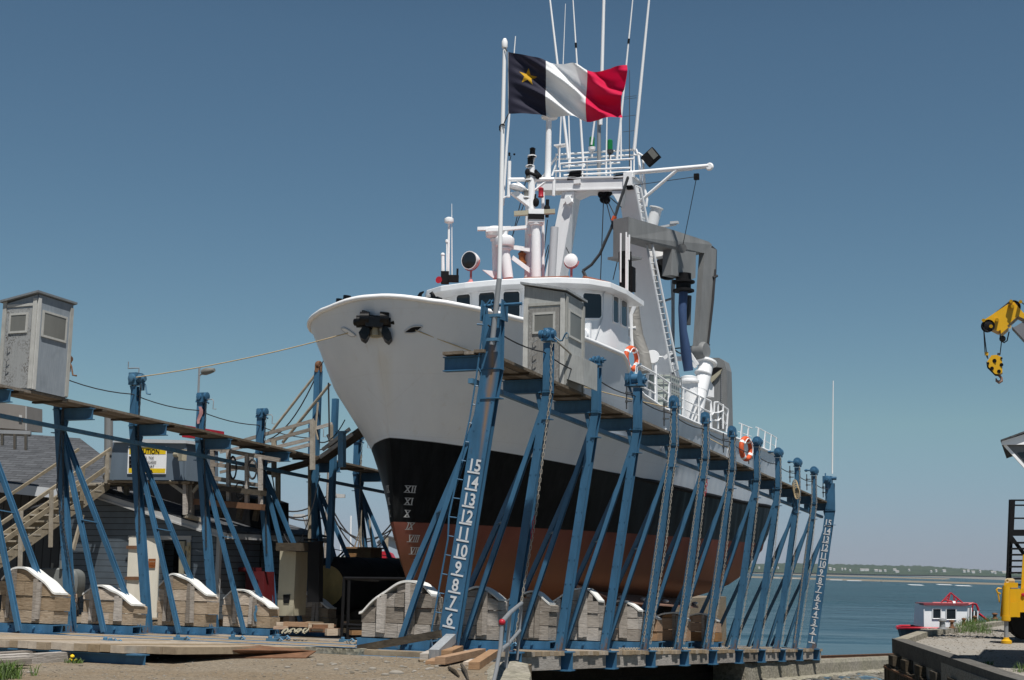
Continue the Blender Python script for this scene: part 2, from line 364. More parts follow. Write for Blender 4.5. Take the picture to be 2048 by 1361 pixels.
def post_chain(root,u,side,two=True,red=None,off=.16):
    t,m,f=P(u-.1,vx(side,EX+off*.6),6.05),P(u-.1,vx(side,EX+off*.75),HB),P(u-.14,vx(side,.05+off),.15)
    b=MB(); b.tint=.5; chain(b,[t,m-V*side*.02,m+(f-m)*.5+V*.05,f]); b.build('chain',M['chain'],root)
    if two: b=MB(); b.tint=.5; chain(b,[t-V*.14*side,P(u-.14,vx(side,EX-.06),HB),P(u-.15,vx(side,.04),.2)]); b.build('chain',M['chain'],root)
    if red:
        b=MB(); a,c=m+(f-m)*red,m+(f-m)*(red+.09); chain(b,[a+V*.03-DH*.012,c+V*.03-DH*.012],.085,.05); b.build('painted_links',M['red'],root)
right_info=[ # winch, chain style, label
 ('head',None,'big front blue post with ladder, white figures 6 to 15 and flagpole'),
 ('gear',(False,.5),'blue steel post before the right-hand grey shed with bent crank handle on top'),
 ('cluster',None,'blue steel post just right of the grey shed, topped by a cluster of small sprockets'),
 ('drum',None,'blue steel post topped by a big drum winch on a wide bracket'),
 ('sheave',(True,None),'blue post with rounded sheave block right of the drum winch post, two chains hanging'),
 ('sheave',(True,.12),'middle one of the three blue posts with rounded sheave blocks and hanging chains'),
 ('sheave',(True,None),'blue sheave-block post just left of the orange ring hanging beside the walkway'),
 ('motor',(False,None),'blue post with round gear housing just right of the orange ring by the walkway'),
 ('motor',(False,None),'second round-housing blue post right of the orange ring'),
 ('motor',(False,None),'blue round-housing post with a coil of rope tied below its top'),
 ('motor',(True,None),'round-housing blue post directly left of the far numbered end post'),
 ('box',None,'far blue end post by the water with white figures 1 to 15 painted down it')]
RG='blue A-frame posts along the right side of the cradle'; LG='blue A-frame posts along the left side of the cradle'
posts_r=[]
def figures(root,u,m0,ns,fw,face,mname='numb'):
    b=MB(); b.tint=.5
    f,m=P(u,0,0),P(u,EX,HB); d=unit(m-f); x=unit(V-d*(V@d)); n=unit(np.cross(x,d)); n=n if n@DH<0 else -n
    for k in ns:
        c=f+d*(k*.3048+m0)+n*(face+.004); b.box(c,fw*.72,.006,.032,(x,n,d))
        put_text(b,str(k),.30,c+d*.03,x,d,.006,.88,.004)
    b.build('depth_figures',M[mname],root)
def lean_plate(root,u,fw,face): # front plate of the first post with its long rust streak
    b=MB(); b.tint=.5; f,m,t=P(u,0,0),P(u,EX,HB),P(u,EX,HT); wear=[]; rows=[]
    N=90
    for i in range(N+1):
        h=i/N*HT; c=f+(m-f)*(h/HB) if h<HB else m+Z*(h-HB)
        row=[]
        for j in range(13):
            x=(j/12-.5)*fw; row.append(c+V*x-DH*face)
            ctr=.03+.05*max(0,min(1,(5.3-h)/2)); wd=.10 if h>4.6 else .08*max(.3,(h-2.6)/2)
            g=max(0,1-abs(x-ctr)/wd)*max(0,min(1,(5.75-h)/.5))*max(0,min(1,(h-2.9)/1.0)); wear.append(g*.8)
        rows.append(row)
    b.grid(rows,False); b.build('face_plate',M['blue'],root,{'wear':wear})
for i,u in enumerate(US):
    kind,ch,lab=right_info[i]
    root=empty('cradle_post',P(u,0,0)); tag(root,lab,'post',RG); posts_r.append(root)
    big=i in(0,11)
    build_column(root,u,1,.36 if i==0 else .33 if big else .165,.17 if big else .18,top=HT-.02 if not big else HT)
    build_braces(root,u,1); build_bracket(root,u,1); winch(root,u,1,kind)
    if ch: post_chain(root,u,1,ch[0],ch[1])
    if i in(3,4,6,7,9,10,11): stops(root,u,1)
    if i==0:
        lean_plate(root,0,.36,.091); figures(root,0,-1.39,range(6,16),.34,.093)
        b=MB(); b.tint=.5; pts=[pu(x,y,-.12) for x,y in((970,614),(963.5,675),(953,752),(940,835),(926,900),(898,1032),(896,1078),(875.6,1191),(861,1272),(866,1298))]
        b.tube(pts,.017,6)
        for k in range(18):
            w=.35+k*.335
            for a,c in zip(pts[:-1],pts[1:]):
                if (a[2]-O[2]-w)*(c[2]-O[2]-w)<=0:
                    p=a+(c-a)*((a[2]-O[2]-w)/(a[2]-c[2]+1e-9)); xe=EX*min(w,HB)/HB-.2; b.tube([p,P(-.1,xe+.01,w-(.1 if k>13 else 0.02))],.012,6); break
        b.tube([pu(970,614,-.12),pu(976,606,-.12),pu(981,600,-.1)],.015,6); b.tube([pu(954,649,-.15),pu(967,650,-.12)],.018,6)
        b.build('ladder',M['blue'],root)
    if i==11: figures(root,u,-.09,range(1,16),.34,.088)
    if i==9:
        b=MB(); b.tint=.5
        for k in range(5):
            c=P(u-.18,EX-.05+.02*k,5.35-.06*k); b.tube([c+V*.09*math.cos(a)+Z*.2*math.sin(a)-DH*.02*k for a in np.linspace(0,6.28,14)],.018,5)
        b.build('rope_coil',M['rope'],root)
# the whip antenna on the far post
b=MB(); b.tint=.5; q0,q1=pu(1664.5,948,30.0),pu(1666.5,762,30.0); b.tube([q0,q0+(q1-q0)*.45,q1],[.028,.024,.016],8); b.build('marker_rod',M['whitep'],posts_r[11])
left_info=[('leftgear','blue','blue post at the left picture edge, only its slanting braces in view'),
 ('topcrank','rust','blue post behind the left-hand grey shed, with rusty winch and hanging crank'),
 ('topcrank','bluer','blue post with rust-stained gearbox and long upward crank where the tan rope ends'),
 ('leftgear','blue','blue post right of the CAUTION sign with glass lamp and pink rag on top'),
 ('leftgear','blue','blue post in front of the timber platform with hanging cable coils'),
 ('leftgear','blue','blue post before the dark tank, standing right of the cream cabinet'),
 ('leftgear','blue','shadowed blue post nearest the bow on the left side, half hidden by a wooden block'),
 ('leftgear','blue','blue post on the left side wholly behind the black bow plating')]
posts_l=[]
for i in range(7):
    u=US[i]; kind,mn,lab=left_info[i]; root=empty('cradle_post',P(u,WL,0)); tag(root,lab,'post',LG); posts_l.append(root)
    build_column(root,u,-1,.165,.19); build_braces(root,u,-1); build_bracket(root,u,-1,4.89)
    winch(root,u,-1,kind,mn)
    if i in(1,2,3,4,6):
        b=MB(); b.tint=.5; X=-EX+.22; chain(b,[P(u-.1,WL+X,6.02),P(u-.1,WL+X,4.9),P(u-.12,WL+X+.25,2.2)]); 
        if i in(1,6): b.build('chain',M['dkgray'],root); b=MB(); b.tint=.5; chain(b,[P(u-.12,WL+X+.0,5.6),P(u-.16,WL+X+.02,3.2),P(u-.2,WL+.3,.5)])
        b.build('chain',M['chain'] if i==6 else M['dkgray'],root)
    if i==3:
        b=MB(); b.tint=.5; T=P(u,WL-EX,HT); b.tube([T-V*.12+Z*.1,T-V*.13+Z*.95],.03,6); b.tube([T-V*.1+Z*.75,T+V*.06+Z*.82],.02,6); b.build('lamp_arm',M['steel'],root)
        b=MB(); b.lathe([(.03,-.16),(.08,-.12),(.1,0),(.08,.14),(.05,.26)],T+V*.1+Z*.84,V*.9+Z*.1,10); b.build('lamp_glass',M['frost'],root)
        b=MB(); b.tint=.5; b.grid([[T+V*(.02+.05*math.sin(k*1.1)+.05*j)-DH*(.15+.02*math.sin(k+j))-Z*(.12+k*.09) for j in range(3)] for k in range(6)]); b.build('rag',paint('pink_rag',(.55,.28,.28),.9),root)
# ------------------------------------------------------------------- deck of the cradle
deck=empty('cradle_deck',P(0,VC,-.1)); tag(deck,'long plank-covered timber and steel deck carrying the ship','deck')
b=MB(); u=-.95
while u<31.2:
    w=random.uniform(.2,.28)
    hit=any(abs(u+w/2-q)<.2 for q in US)
    e=.13+random.uniform(-.03,.05); e=.02 if hit else e
    b.box(P(u+w/2,(-11.3+e)/2,-.055+random.uniform(-.008,.004)),e+11.3,w-.012,.09,(V,D,Z)); u+=w
b.build('deck_planks',M['deckw'],deck)
b=MB(); prev=-.6
for q in US+[31.3]:
    if q-.17>prev: b.bar(P(prev,-.05,-.245),P(q-.17,-.05,-.245),.3,.275)
    prev=q+.17
b.build('edge_timber',M['timber_g'],deck)
for q in US:
    b=MB(); b.tint=.5; b.ibar(P(q,WL-.3,-.21),P(q,.30,-.21),.30,.40,Z,.025); b.build('crossbeam',M['bluec'],deck)
b=MB()   # front apron of lengthwise planks
v=-12.5
while v<-2.3:
    w=random.uniform(.19,.27); u0=-5.45+random.uniform(-.05,.06)+(.0 if v<-2.9 else .5)
    if v>-6.2 and v<-4.2: u0-=.0
    b.box(P((u0-.98)/2,v+w/2,-.05+random.uniform(-.008,.004)),-.98-u0,w-.012,.11,(D,V,Z)); v+=w
b.build('apron_planks',M['deckw'],deck)
b=MB(); b.tint=.5
b.ibar(P(-5.32,-13.,-.215),P(-5.32,-2.4,-.215),.2,.2,Z,.02); b.ibar(P(-1.1,-11,-.2),P(-1.1,.1,-.2),.2,.2,Z,.02); b.build('front_beam',M['bluec'],deck)
for (x,y) in((360,1278),(225,1285),(215,1283),(470,1277),(545,1280),(690,1282),(560,1276),(1015,1290)):
    c=onz(x,y,.16 if x<600 else .08); b=MB(); b.tint=.5; b.box(c,.22,.1,.05,(V,DH,Z)); b.tube([c+V*.1,c+V*.16+Z*.04,c+V*.22,c+V*.16-Z*.01],.02,6); b.lathe([(.04,0),(.04,.06),(.02,.07)],c-V*.05,Z,8); b.build('cleat',M['bluer'],deck)
b=MB()
chain(b,[onz(x,y,.10) for x,y in((690,1284),(705,1287),(722,1285),(735,1284))],.09,.05); b.build('loose_chain',M['chain'],deck); b=MB(); chain(b,[P(9.5,-.15,.02),P(12,-.12,.02),P(15,-.15,.02)],.1,.06); b.build('loose_chain',M['chain'],deck); b=MB(); chain(b,[P(16.8,-.2,.02),P(21,-.16,.02),P(26,-.2,.02)],.1,.06)
b.build('loose_chain',M['chain'],deck)
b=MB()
for k in range(9): b.bar(P(-1.0,-1.5+.02*(k%2),-.62-.3*k),P(25,-1.5+.02*(k%2),-.62-.3*k),.25,.29)  # dark backing added so the gap under the deck reads black
tag(b.build('deck_shade_backing',M['timber_d']),'dark timber backing added to blacken the shade under the cradle deck','wall')
# ------------------------------------------------------------------- walkways
def walkway(side,u0,u1,wt,label):
    root=empty('walkway',P(u0,vx(side,.2),wt-.06)); tag(root,label,'walkway','plank walkways on the posts')
    b=MB()
    for k in range(4):
        x=-.17+.215*k+.1; u=u0+random.uniform(0,.05)
        while u<u1:
            L=min(random.uniform(4.5,5.6),u1-u); dz=random.uniform(-.012,.012)
            a,c=P(u,vx(side,x),wt-.03+dz),P(u+L-.015,vx(side,x),wt-.03+dz*.4)
            b.bar(a,c,.205,.055); u+=L
    b.build('planks',M['plankend'],root)
    for k,q in enumerate(np.arange(u0+.8,u1-.3,1.35)): b=MB(); b.bar(P(q,vx(side,-.2),wt-.075),P(q,vx(side,.7),wt-.075),.12,.04); b.build('batten',M['timber_d'],root)
    b=MB(); b.tint=.5
    b.bar(P(u0,vx(side,.42),wt-.56),P(u1,vx(side,.42),wt-.56),.09,.09); b.build('stringer',M['bluer'],root)
    return root
walkway(1,-.17,30.2,5.34,'dark plank walkway carried on brackets along the right-hand posts past the right shed')
walkway(-1,-4.5,19.5,5.10,'dark plank walkway along the left-hand posts, crossing in front of the CAUTION hut')
def handline(side,label,us,w=5.78):
    b=MB(); b.tint=.5; pts=[]
    for a,c in zip(us[:-1],us[1:]):
        for t in np.linspace(0,1,7)[:-1]:
            pts.append(P(a+(c-a)*t,vx(side,EX-.03),w-.32*t*(1-t)+.0)-DH*.17)
    pts.append(P(us[-1],vx(side,EX-.03),w)-DH*.17); b.tube(pts,.014,5); o=b.build('hand_line',M['cable'],None); tag(o,label,'cable','wire hand lines'); return o
handline(1,'dark wire hand line strung between the tops of the right-hand posts',[US[0]]+US[1:])
handline(-1,'dark wire hand line sagging between the left-hand posts above the walkway',US[:6])
# ------------------------------------------------------------------- bilge blocks
def block(u,side,H,x0,W,inner,wt,label,group,skirt=True,paintpatch=False):
    root=empty('bilge_block',P(u,vx(side,x0-W/2),0)); tag(root,label,'block',group)
    dep=.46; uf=u+.16
    def pt(x,w,du=0): return P(uf+du,vx(side,x0-W*x),w)
    def top(x):
        if x<.3: t=x/.3; return H*(.80+.20*math.sin(t*math.pi/2))
        t=(x-.3)/.7; return H*(1-(1-inner)*t**1.6)
    b=MB(); w0=.2; row=0
    while w0<H-.02:
        h=random.uniform(.25,.32); cuts=[0]+([random.uniform(.42,.62)] if row%2==0 and random.random()<.6 else [])+[1]
        for a,c in zip(cuts[:-1],cuts[1:]):
            jx=random.uniform(-.02,.03) if c==1 else 0; jo=random.uniform(-.03,.02) if a==0 else 0
            xs=np.linspace(a+.004+jo,c-.004+jx,9); lo=[];hi=[]
            for x in xs:
                tt=min(w0+h-.012,top(min(max(x,0),1))-.05)
                if tt>w0+.02: lo.append((x,w0));hi.append((x,tt))
            if len(lo)>1:
                du=random.uniform(-.02,.02); pts=[pt(x,w,du) for x,w in lo]+[pt(x,w,du) for x,w in hi[::-1]]
                if side<0: pts=pts[::-1]
                b.prism(pts,D*(dep+random.uniform(-.02,.02)))
        w0+=h; row+=1
    b.build('timbers',wt,root)
    for x in (.22+random.uniform(-.05,.04),.66+random.uniform(-.06,.05)):
        b=MB()
        for k in(0,1):
            xx=x+.075*k+random.uniform(-.01,.01); tl=random.uniform(-.02,.02); a,c=pt(xx+tl,.24+random.uniform(0,.05),-.045-.004*k),pt(xx,top(xx)-.06,-.045-.004*k); b.bar(a,c,.10,.045,-DH)
        b.build('cleat_board',M['timber_g'],root)
    b=MB(); b.tint=.5; rows=[]
    xs=np.linspace(-.005,1.03,22)
    rows=[]
    for x in xs:
        t=top(min(max(x,0),1)); j=.012*math.sin(x*17+u*3)
        e_=.012+.03*min(1,max(0,(x-.1)/.5)); rows.append([pt(x,t-.035+j,-e_),pt(x,t+.006+j,-e_),pt(x,t+.006+j,dep-.1),pt(x,t-.035+j,dep-.1)])
    b.grid(rows,False,True); b.add(rows[0],[(0,1,2,3)],False); b.add(rows[-1],[(3,2,1,0)],False)
    b.build('hull_pad',M['pad'],root)
    b=MB(); b.tint=.5; a,c=pt(-.06,.1,.2),pt(1.06,.1,.2); b.ibar(a,c,.5,.17,Z,.02); b.bar(pt(-.04,.1,-.045),pt(1.04,.1,-.045),.012,.15)
    for x in(.25,.7): b.cyl(pt(x,.11,-.05),pt(x,.11,-.085),.03,6); b.box(pt(x+.1,.03,-.04),.12,.1,.05,(V,DH,Z))
    b.build('base_beam',M['bluec'],root)
    if paintpatch:
        b=MB(); b.tint=.5; rows=[[pt(.72+.05*i/3+.02*math.sin(j*2.),.75-.1*j,-.10) for i in range(4)] for j in range(5)]; b.grid(rows,False); b.build('paint_smear',M['bluer'],root)
    return root
tg=paint; LB='curved timber blocks on the left of the cradle'; RB='curved timber blocks on the right of the cradle'
for i,H,inn,lab in((0,1.34,.62,'tan timber block with white curved pad at the left picture edge'),
  (1,1.05,.62,'low tan timber block with white curved pad before the grey oil tank'),
  (2,1.42,.66,'tallest tan timber block on the left, standing before the white door'),
  (3,1.16,.62,'tan timber block stained with blue paint, left of the cream cabinet')):
    block(US[i],-1,H,-.12 if i else -.2,1.42,inn,M['timber_t'],lab,LB,paintpatch=(i==3))
for i in(4,5,6): block(US[i],-1,1.2,-.15,1.42,.65,M['timber_t'],['shadowed timber block behind the bow, standing nearest the cream cabinet','shadowed timber block on the left, second behind the bow','shadowed timber block on the left, farthest behind the bow'][i-4],LB)
for i,H,x0,W,inn,lab in((0,1.24,-.42,1.42,.52,'grey timber block with rounded white pad beside the numbered ladder post'),
  (1,1.22,-.28,1.4,.55,'grey timber block directly behind the post numbered 6 to 15, half in shade'),
  (2,1.22,-.32,1.4,.55,'grey timber block seen through the gap left of the sprocket-topped post'),
  (3,1.40,-.2,1.4,.6,'tallest grey timber block with stepped timbers right of the sprocket-topped post'),
  (4,1.18,-.2,1.4,.6,'grey timber block with drooping white pad left of the first sheave post'),
  (5,.98,-.62,1.4,.6,'dark shaded timber block under the brown bilge plate, nearer the bow'),
  (6,1.0,-.62,1.4,.6,'dark shaded timber block under the middle of the brown bilge plate'),
  (7,1.02,-.55,1.5,.7,'dark brown timber block under the stern end of the brown bilge plate')):
    block(US[i],1,H,x0,W,inn,M['timber_g'] if i<5 else M['timber_n'],lab,RB)
# loose timber stack under the stern and keel blocks along the centre line
for i,u in enumerate(np.arange(9.5,30,2.75)):
    b=MB(); w=.02
    zt=.30+.042*u-.02-(.0 if u<24 else 0)
    while w<max(.5,zt-.1): b.box(P(u,VC,w+.14),.9,.36,.275,(V,D,Z)); w+=.285
    o=b.build('keel_block',M['timber_d']); tag(o,'dark timber keel block under the ship centre line in shade','block','keel blocks under the ship')
# ------------------------------------------------------------------- watch sheds
def shed(name,u0,u1,v0,v1,w0,wl,wr,label,wallm,doorm,trim,box=False):
    root=empty(name,P((u0+u1)/2,(v0+v1)/2,w0)); tag(root,label,'shed','small grey sheds on the walkways')
    c=lambda u,v,w:P(u,v,w)
    b=MB(); b.tint=.45
    for (ua,va,ub,vb) in((u0,v0,u0,v1),(u0,v1,u1,v1),(u1,v1,u1,v0),(u1,v0,u0,v0)):
        wa=wl if va==v0 else wr; wb=wl if vb==v0 else wr
        pts=[c(ua,va,w0),c(ub,vb,w0),c(ub,vb,wb),c(ua,va,wa)]; n=unit(np.cross(pts[1]-pts[0],Z)); b.prism(pts,-n*.02)
    b.build('wall',wallm,root)
    b=MB(); e=.06; b.prism([c(u0-e-.03,v0-e,wl+.03),c(u0-e-.03,v1+e,wr+.025),c(u1+e,v1+e,wr+.025),c(u1+e,v0-e,wl+.03)],Z*.045); b.build('roof',M['board_g'],root)
    b=MB()
    fw=v1-v0
    for v in(v0+.05,v1-.06): b.box(c(u0-.016,v,(w0+wr)/2-.03),.10,.03,wr-w0-.12,(V,D,Z))
    b.box(c(u1-.05,v1+.014,(w0+wr)/2-.03),.03,.09,wr-w0-.1,(V,D,Z)); b.box(c(u0+.04,v1+.014,(w0+wr)/2-.03),.03,.09,wr-w0-.1,(V,D,Z)); b.box(c(u0-.014,(v0+v1)/2,wr-.22),fw-.22,.025,.06,(V,D,Z))
    b.build('corner_trim',trim,root)
    b=MB(); b.tint=.3; dw=fw-.26; dc=(v0+v1)/2-.005; dh=wr-w0-.34; b.box(c(u0-.012,dc,w0+.04+dh/2),dw,.02,dh,(V,D,Z)); door=b.build('door',doorm,root)
    ww,wh=dw*.62,.36; wc=c(u0-.03,dc,w0+dh-.28)
    def win(ctr,ax,w,h,par):
        X,Y=ax; b=MB(); b.tint=.5
        for sg in(-1,1): b.box(ctr+X*sg*(w/2+.02),.045,.03,h+.085,(X,Y,Z)); b.box(ctr+Z*sg*(h/2+.02),w+.0,.03,.045,(X,Y,Z))
        o=b.build('window_frame',trim,par); b=MB(); b.box(ctr,w,.012,h,(X,Y,Z)); b.build('pane',M['frost'],o if par is root else par)
    win(wc,(V,D),ww,wh,door)
    win(c((u0+u1)/2-.02,v1+.02,w0+dh-.27),(D,V),(u1-u0)*.62,.5,root)
    for q in(.9,.62,.45): b=MB(); b.tint=.5; b.tube([c(u0-.03,v0+.22,w0+q),c(u0-.07,v0+.25,w0+q+.02),c(u0-.07,v0+.33,w0+q+.07)],.01,5); b.build('handle',M['steel'],door)
    if box:
        b=MB(); b.tint=.45; q0,q1,va,vb,wa,wb=2.96+.96,4.72,v1+.02,1.02,5.36,6.0
        pts=[c(q0,va,wa+.14),c(q0,vb,wa),c(q0,vb,wb-.08),c(q0,va,wb+.03)]; b.prism(pts,D*(q1-q0)); b.build('side_box',wallm,root)
        b=MB(); b.bar(c(q0,va+.1,wb+.02),c(q0-1.2,va+.0,wb+.28),.05,.04); b.build('rail_board',trim,root)
    return root
M['shedr']=wood('pale_grey_painted_ply',(.30,.31,.30),(.43,.44,.43),axis=(5,5,.5),bmp=.15); M['shedl']=wood('blue_grey_painted_ply',(.20,.235,.27),(.30,.335,.37),axis=(5,5,.5),bmp=.15)
M['shedtrim']=wood('pale_trim_board',(.36,.36,.34),(.50,.50,.47),axis=(3,3,1),bmp=.15)
def speckle_wood(name,c1,c2,c3):
    m,nt,b=mat(name); g=noise(nt,7,6,.7,(6,6,.5)); c=mix(nt,ramp(nt,g,[(.3,0),(.7,1)]),c1,c2); k=noise(nt,26,3,.6); k2=noise(nt,1.6,3,.6)
    c=mix(nt,mth(nt,'MULTIPLY',ramp(nt,k,[(.5,0),(.56,1)]),ramp(nt,k2,[(.4,0),(.62,1)])),c,c3); nt.links.new(c,b.inputs['Base Color']); b.inputs['Roughness'].default_value=.9; bump(nt,b,g,.4,.01); return m
M['doorr']=speckle_wood('bare_weathered_door',(.16,.155,.145),(.27,.265,.25),(.33,.33,.32)); M['doorl']=speckle_wood('flaking_painted_door',(.26,.27,.27),(.33,.34,.34),(.10,.09,.08))
shed('watch_shed',3.9,4.95,-.32,.62,5.35,7.50,7.30,'grey wooden shed with weathered door and lower side box, beside the wheelhouse',M['shedr'],M['doorr'],M['shedtrim'],True)
shed('watch_shed',.64,1.76,-11.42,-10.46,5.12,7.05,7.22,'blue-grey wooden shed on the left walkway at the left picture edge',M['shedl'],M['doorl'],M['shedtrim'])
# ------------------------------------------------------------------- flagpole and flag
fp=empty('flagpole',pu(984,690,-.25)); tag(fp,'slender white flagpole with grey lower tube clamped to the first post','flagpole')
p0,p1,p2=pu(984,690,-.25),pu(998.5,558,-.25),pu(1009.5,82,-.25)
b=MB(); b.tint=.5; b.tube([p0,p1],.047,12); b.build('lower_tube',M['steel'],fp)
b=MB(); b.tint=.5; b.tube([p1-Z*.05,p1+(p2-p1)*.5,p2],[.04,.04,.034],12); b.lathe([(.05,-.02),(.055,.0),(.055,.1),(.03,.16),(.0,.165)],p2-Z*.12,Z,12); b.build('upper_pole',M['white'],fp)
b=MB(); b.tint=.5
for (x,y) in((991,632),(986,680)): b.box(pu(x,y,-.235),.2,.13,.055,(V,DH,Z))
b.build('clamp',M['bluer'],fp)
b=MB(); b.tint=.5; b.tube([pu(1004,252,-.32)+V*.05*math.cos(a)+Z*.04*math.sin(a)+A(0,.02*a,0) for a in np.linspace(0,12,20)],.012,5); b.build('halyard',M['cable'],fp); b=MB(); b.tint=.5; b.tube([pu(1010,96,-.3),pu(1014,103,-.3)],.012,5); b.build('toggle',M['cable'],fp); b=MB(); b.tint=.5; b.tube([pu(1017,228,-.3),pu(1011,240,-.3),pu(1006,252,-.3)],.01,5); b.build('halyard',M['cable'],fp)
top_=[(0,1015.5,104),(.315,1090,121),(.665,1172,137),(.86,1218,140),(1,1249,132)]; bot_=[(0,1016.5,228),(.315,1092,230),(.665,1174,240),(.8,1200,242),(1,1247,232)]
def lerp3(T,a): return np.interp(a,[t[0] for t in T],[t[1] for t in T]),np.interp(a,[t[0] for t in T],[t[2] for t in T])
def cloth(a,bb):
    t,bt=lerp3(top_,a),lerp3(bot_,a); x=t[0]+(bt[0]-t[0])*bb+3.5*math.sin(bb*5+1)*a*(1 if a<.99 else 1.6); y=t[1]+(bt[1]-t[1])*bb
    p=pu(x,y,-.3); ph=bb-1.3*a
    d=.135*math.sin(2*math.pi*1.9*ph+.6+.8*math.sin(a*5))*min(1,a*2.2)+.018*math.sin(2*math.pi*6*(bb-.9*a)+2*math.sin(7*a))*min(1,a*6)*(1.2-a*.5)+.035*math.sin(9*a-3*bb+1)*a+.03*math.sin(2*math.pi*(3.1*bb-1.5*a)+3*a)*a
    return p+A(.05,1,0)*d*1.0
flag=empty('flag',pu(1016,105,-.3)); tag(flag,'navy, white and red striped flag with gold star flying from the flagpole','flag')
def clothmat(name,col):
    m,nt,b=mat(name); n=noise(nt,60,2,.5); nt.links.new(mix(nt,n,tuple(A(*col)*.92),tuple(A(*col)*1.05)),b.inputs['Base Color']); b.inputs['Roughness'].default_value=.75; b.inputs['Specular IOR Level'].default_value=.25
    tr=node(nt,'ShaderNodeBsdfTranslucent'); tr.inputs[0].default_value=(*col,1); ms=node(nt,'ShaderNodeMixShader'); ms.inputs[0].default_value=.28
    nt.links.new(b.outputs[0],ms.inputs[1]); nt.links.new(tr.outputs[0],ms.inputs[2]); nt.links.new(ms.outputs[0],nt.nodes['Material Output'].inputs[0]); return m
for nm,a0,a1,col in(('navy_panel',.0,.318,(.028,.028,.05)),('white_panel',.318,.665,(.86,.87,.88)),('red_panel',.665,1.,(.66,.008,.07))):
    b=MB(); b.grid([[cloth(a,k/44) for a in np.linspace(a0,a1,44)] for k in range(45)]); b.build(nm,clothmat(nm,col),flag)
b=MB(); b.grid([[cloth(a,k/30)-A(0,.003,0) for a in(-.012,0.004)] for k in range(31)]); b.build('hoist_band',clothmat('hoist_canvas',(.6,.6,.6)),flag)
b=MB(); ctr=(.167,.35); rr=.160; pts=[]
for k in range(10):
    a=-math.pi/2+k*math.pi/5+.08; r_=1 if k%2==0 else .40; pts.append((ctr[0]+rr*.50*r_*math.cos(a)*.98,ctr[1]+rr*r_*math.sin(a)))
vs=[];fs=[];n=6
for k in range(10):
    A0,A1=pts[k],pts[(k+1)%10]; base=len(vs)
    for i in range(n+1):
        for j in range(i+1):
            t=i/n; s_=j/max(i,1); q=(ctr[0]+(A0[0]+(A1[0]-A0[0])*s_-ctr[0])*t,ctr[1]+(A0[1]+(A1[1]-A0[1])*s_-ctr[1])*t); vs.append(cloth(*q)-A(0,.008,0))
    ix=lambda i,j:base+i*(i+1)//2+j
    for i in range(n):
        for j in range(i+1):
            fs.append((ix(i,j),ix(i+1,j),ix(i+1,j+1)))
            if j<i: fs.append((ix(i,j),ix(i+1,j+1),ix(i,j+1)))
b.add(vs,fs,True); b.build('star',clothmat('gold_star',(.62,.36,.02)),flag)
# =================================================================== THE SHIP (frame: x to starboard from the centre line, s aft, z up)
ship=empty('ship',S(0,20,.3)); tag(ship,'white, black and red steel ship with tall masts standing on the cradle','ship')
I=np.interp
def HXf(z): return -.22+.26*min(1,max(0,(z-4.6)/3))
def SH(x,s,z): return S(x+HXf(z),s,z)
STEM0=[(.25,9.9),(.5,9.2),(1.08,8.47),(1.74,8.04),(2.54,7.66),(3.66,7.51),(4.62,7.33),(5.68,6.98),(6.61,6.63),(7.80,6.26)]
STEM=STEM0[:2]+[(lambda l:(l[2],l[1]))(s2l(px_(x,y,HXf(s2l(px_(x,y,0))[2])))) for x,y in((815,1165),(800,1110),(787,1043),(784,950),(779,870),(768,780),(757,700),(746,594))]
print('stem',STEM)
def stem(z): return I(z,[p[0] for p in STEM],[p[1] for p in STEM])
S0_,Z0_=STEM[-1][1],STEM[-1][0]
def capz(s): return I(s,[S0_,S0_+.3,S0_+.8,8,9.5,11,13.6,13.9,14.6,15.5,17.2,20,24.5,30,34],[Z0_,Z0_-.12,Z0_-.24,7.48,7.45,7.40,7.33,7.2,6.65,6.42,6.24,6.14,6.08,6.05,6.05])
def blz(s): return I(s,[7.3,10,14,18,22,28,34],[4.62,4.42,4.27,4.15,4.03,3.98,4.05])
def keelz(s): return I(s,[9.9,22,24.5,27,29,31,33.5,34.2],[.25,.0,.05,.30,.72,1.32,2.20,2.5])
HBC=[(0,0),(.03,.40),(.08,.72),(.2,1.15),(.4,1.68),(.7,2.15),(1.,2.44),(1.35,2.68),(1.8,2.9),(2.7,3.2),(3.7,3.45),(4.7,3.58),(7.4,3.76),(10,3.82),(22,3.80),(25,3.6),(28,3.25)]
HBM=[(0,0),(.1,.36),(.3,.80),(.7,1.46),(1.2,2.0),(2.2,2.66),(3.7,3.12),(5.7,3.42),(8,3.58),(11,3.70),(20,3.72),(24,3.6),(28,3.2)]
HBB=[(0,0),(.12,.2),(.4,.5),(.8,.88),(1.7,1.5),(2.7,1.94),(4.7,2.44),(6.7,2.85),(8.7,3.17),(10.7,3.4),(13,3.52),(20,3.6),(24,3.5),(27,3.2)]
HBR=[(0,0),(.12,.14),(.4,.33),(1.3,.76),(2.3,1.18),(4.3,1.78),(7.3,2.48),(10.3,2.98),(14.3,3.3),(20,3.4),(24,3.25),(26.5,2.8)]
HB1=[(0,0),(.2,.12),(1.5,.52),(3.5,1.02),(6.5,1.72),(9.5,2.4),(13.5,2.85),(17,3.1),(20,3.1),(23,2.9)]
HB0=[(0,0),(.3,.08),(3,.35),(6,.95),(9,1.6),(12,2.1),(15,2.3),(18,2.4)]
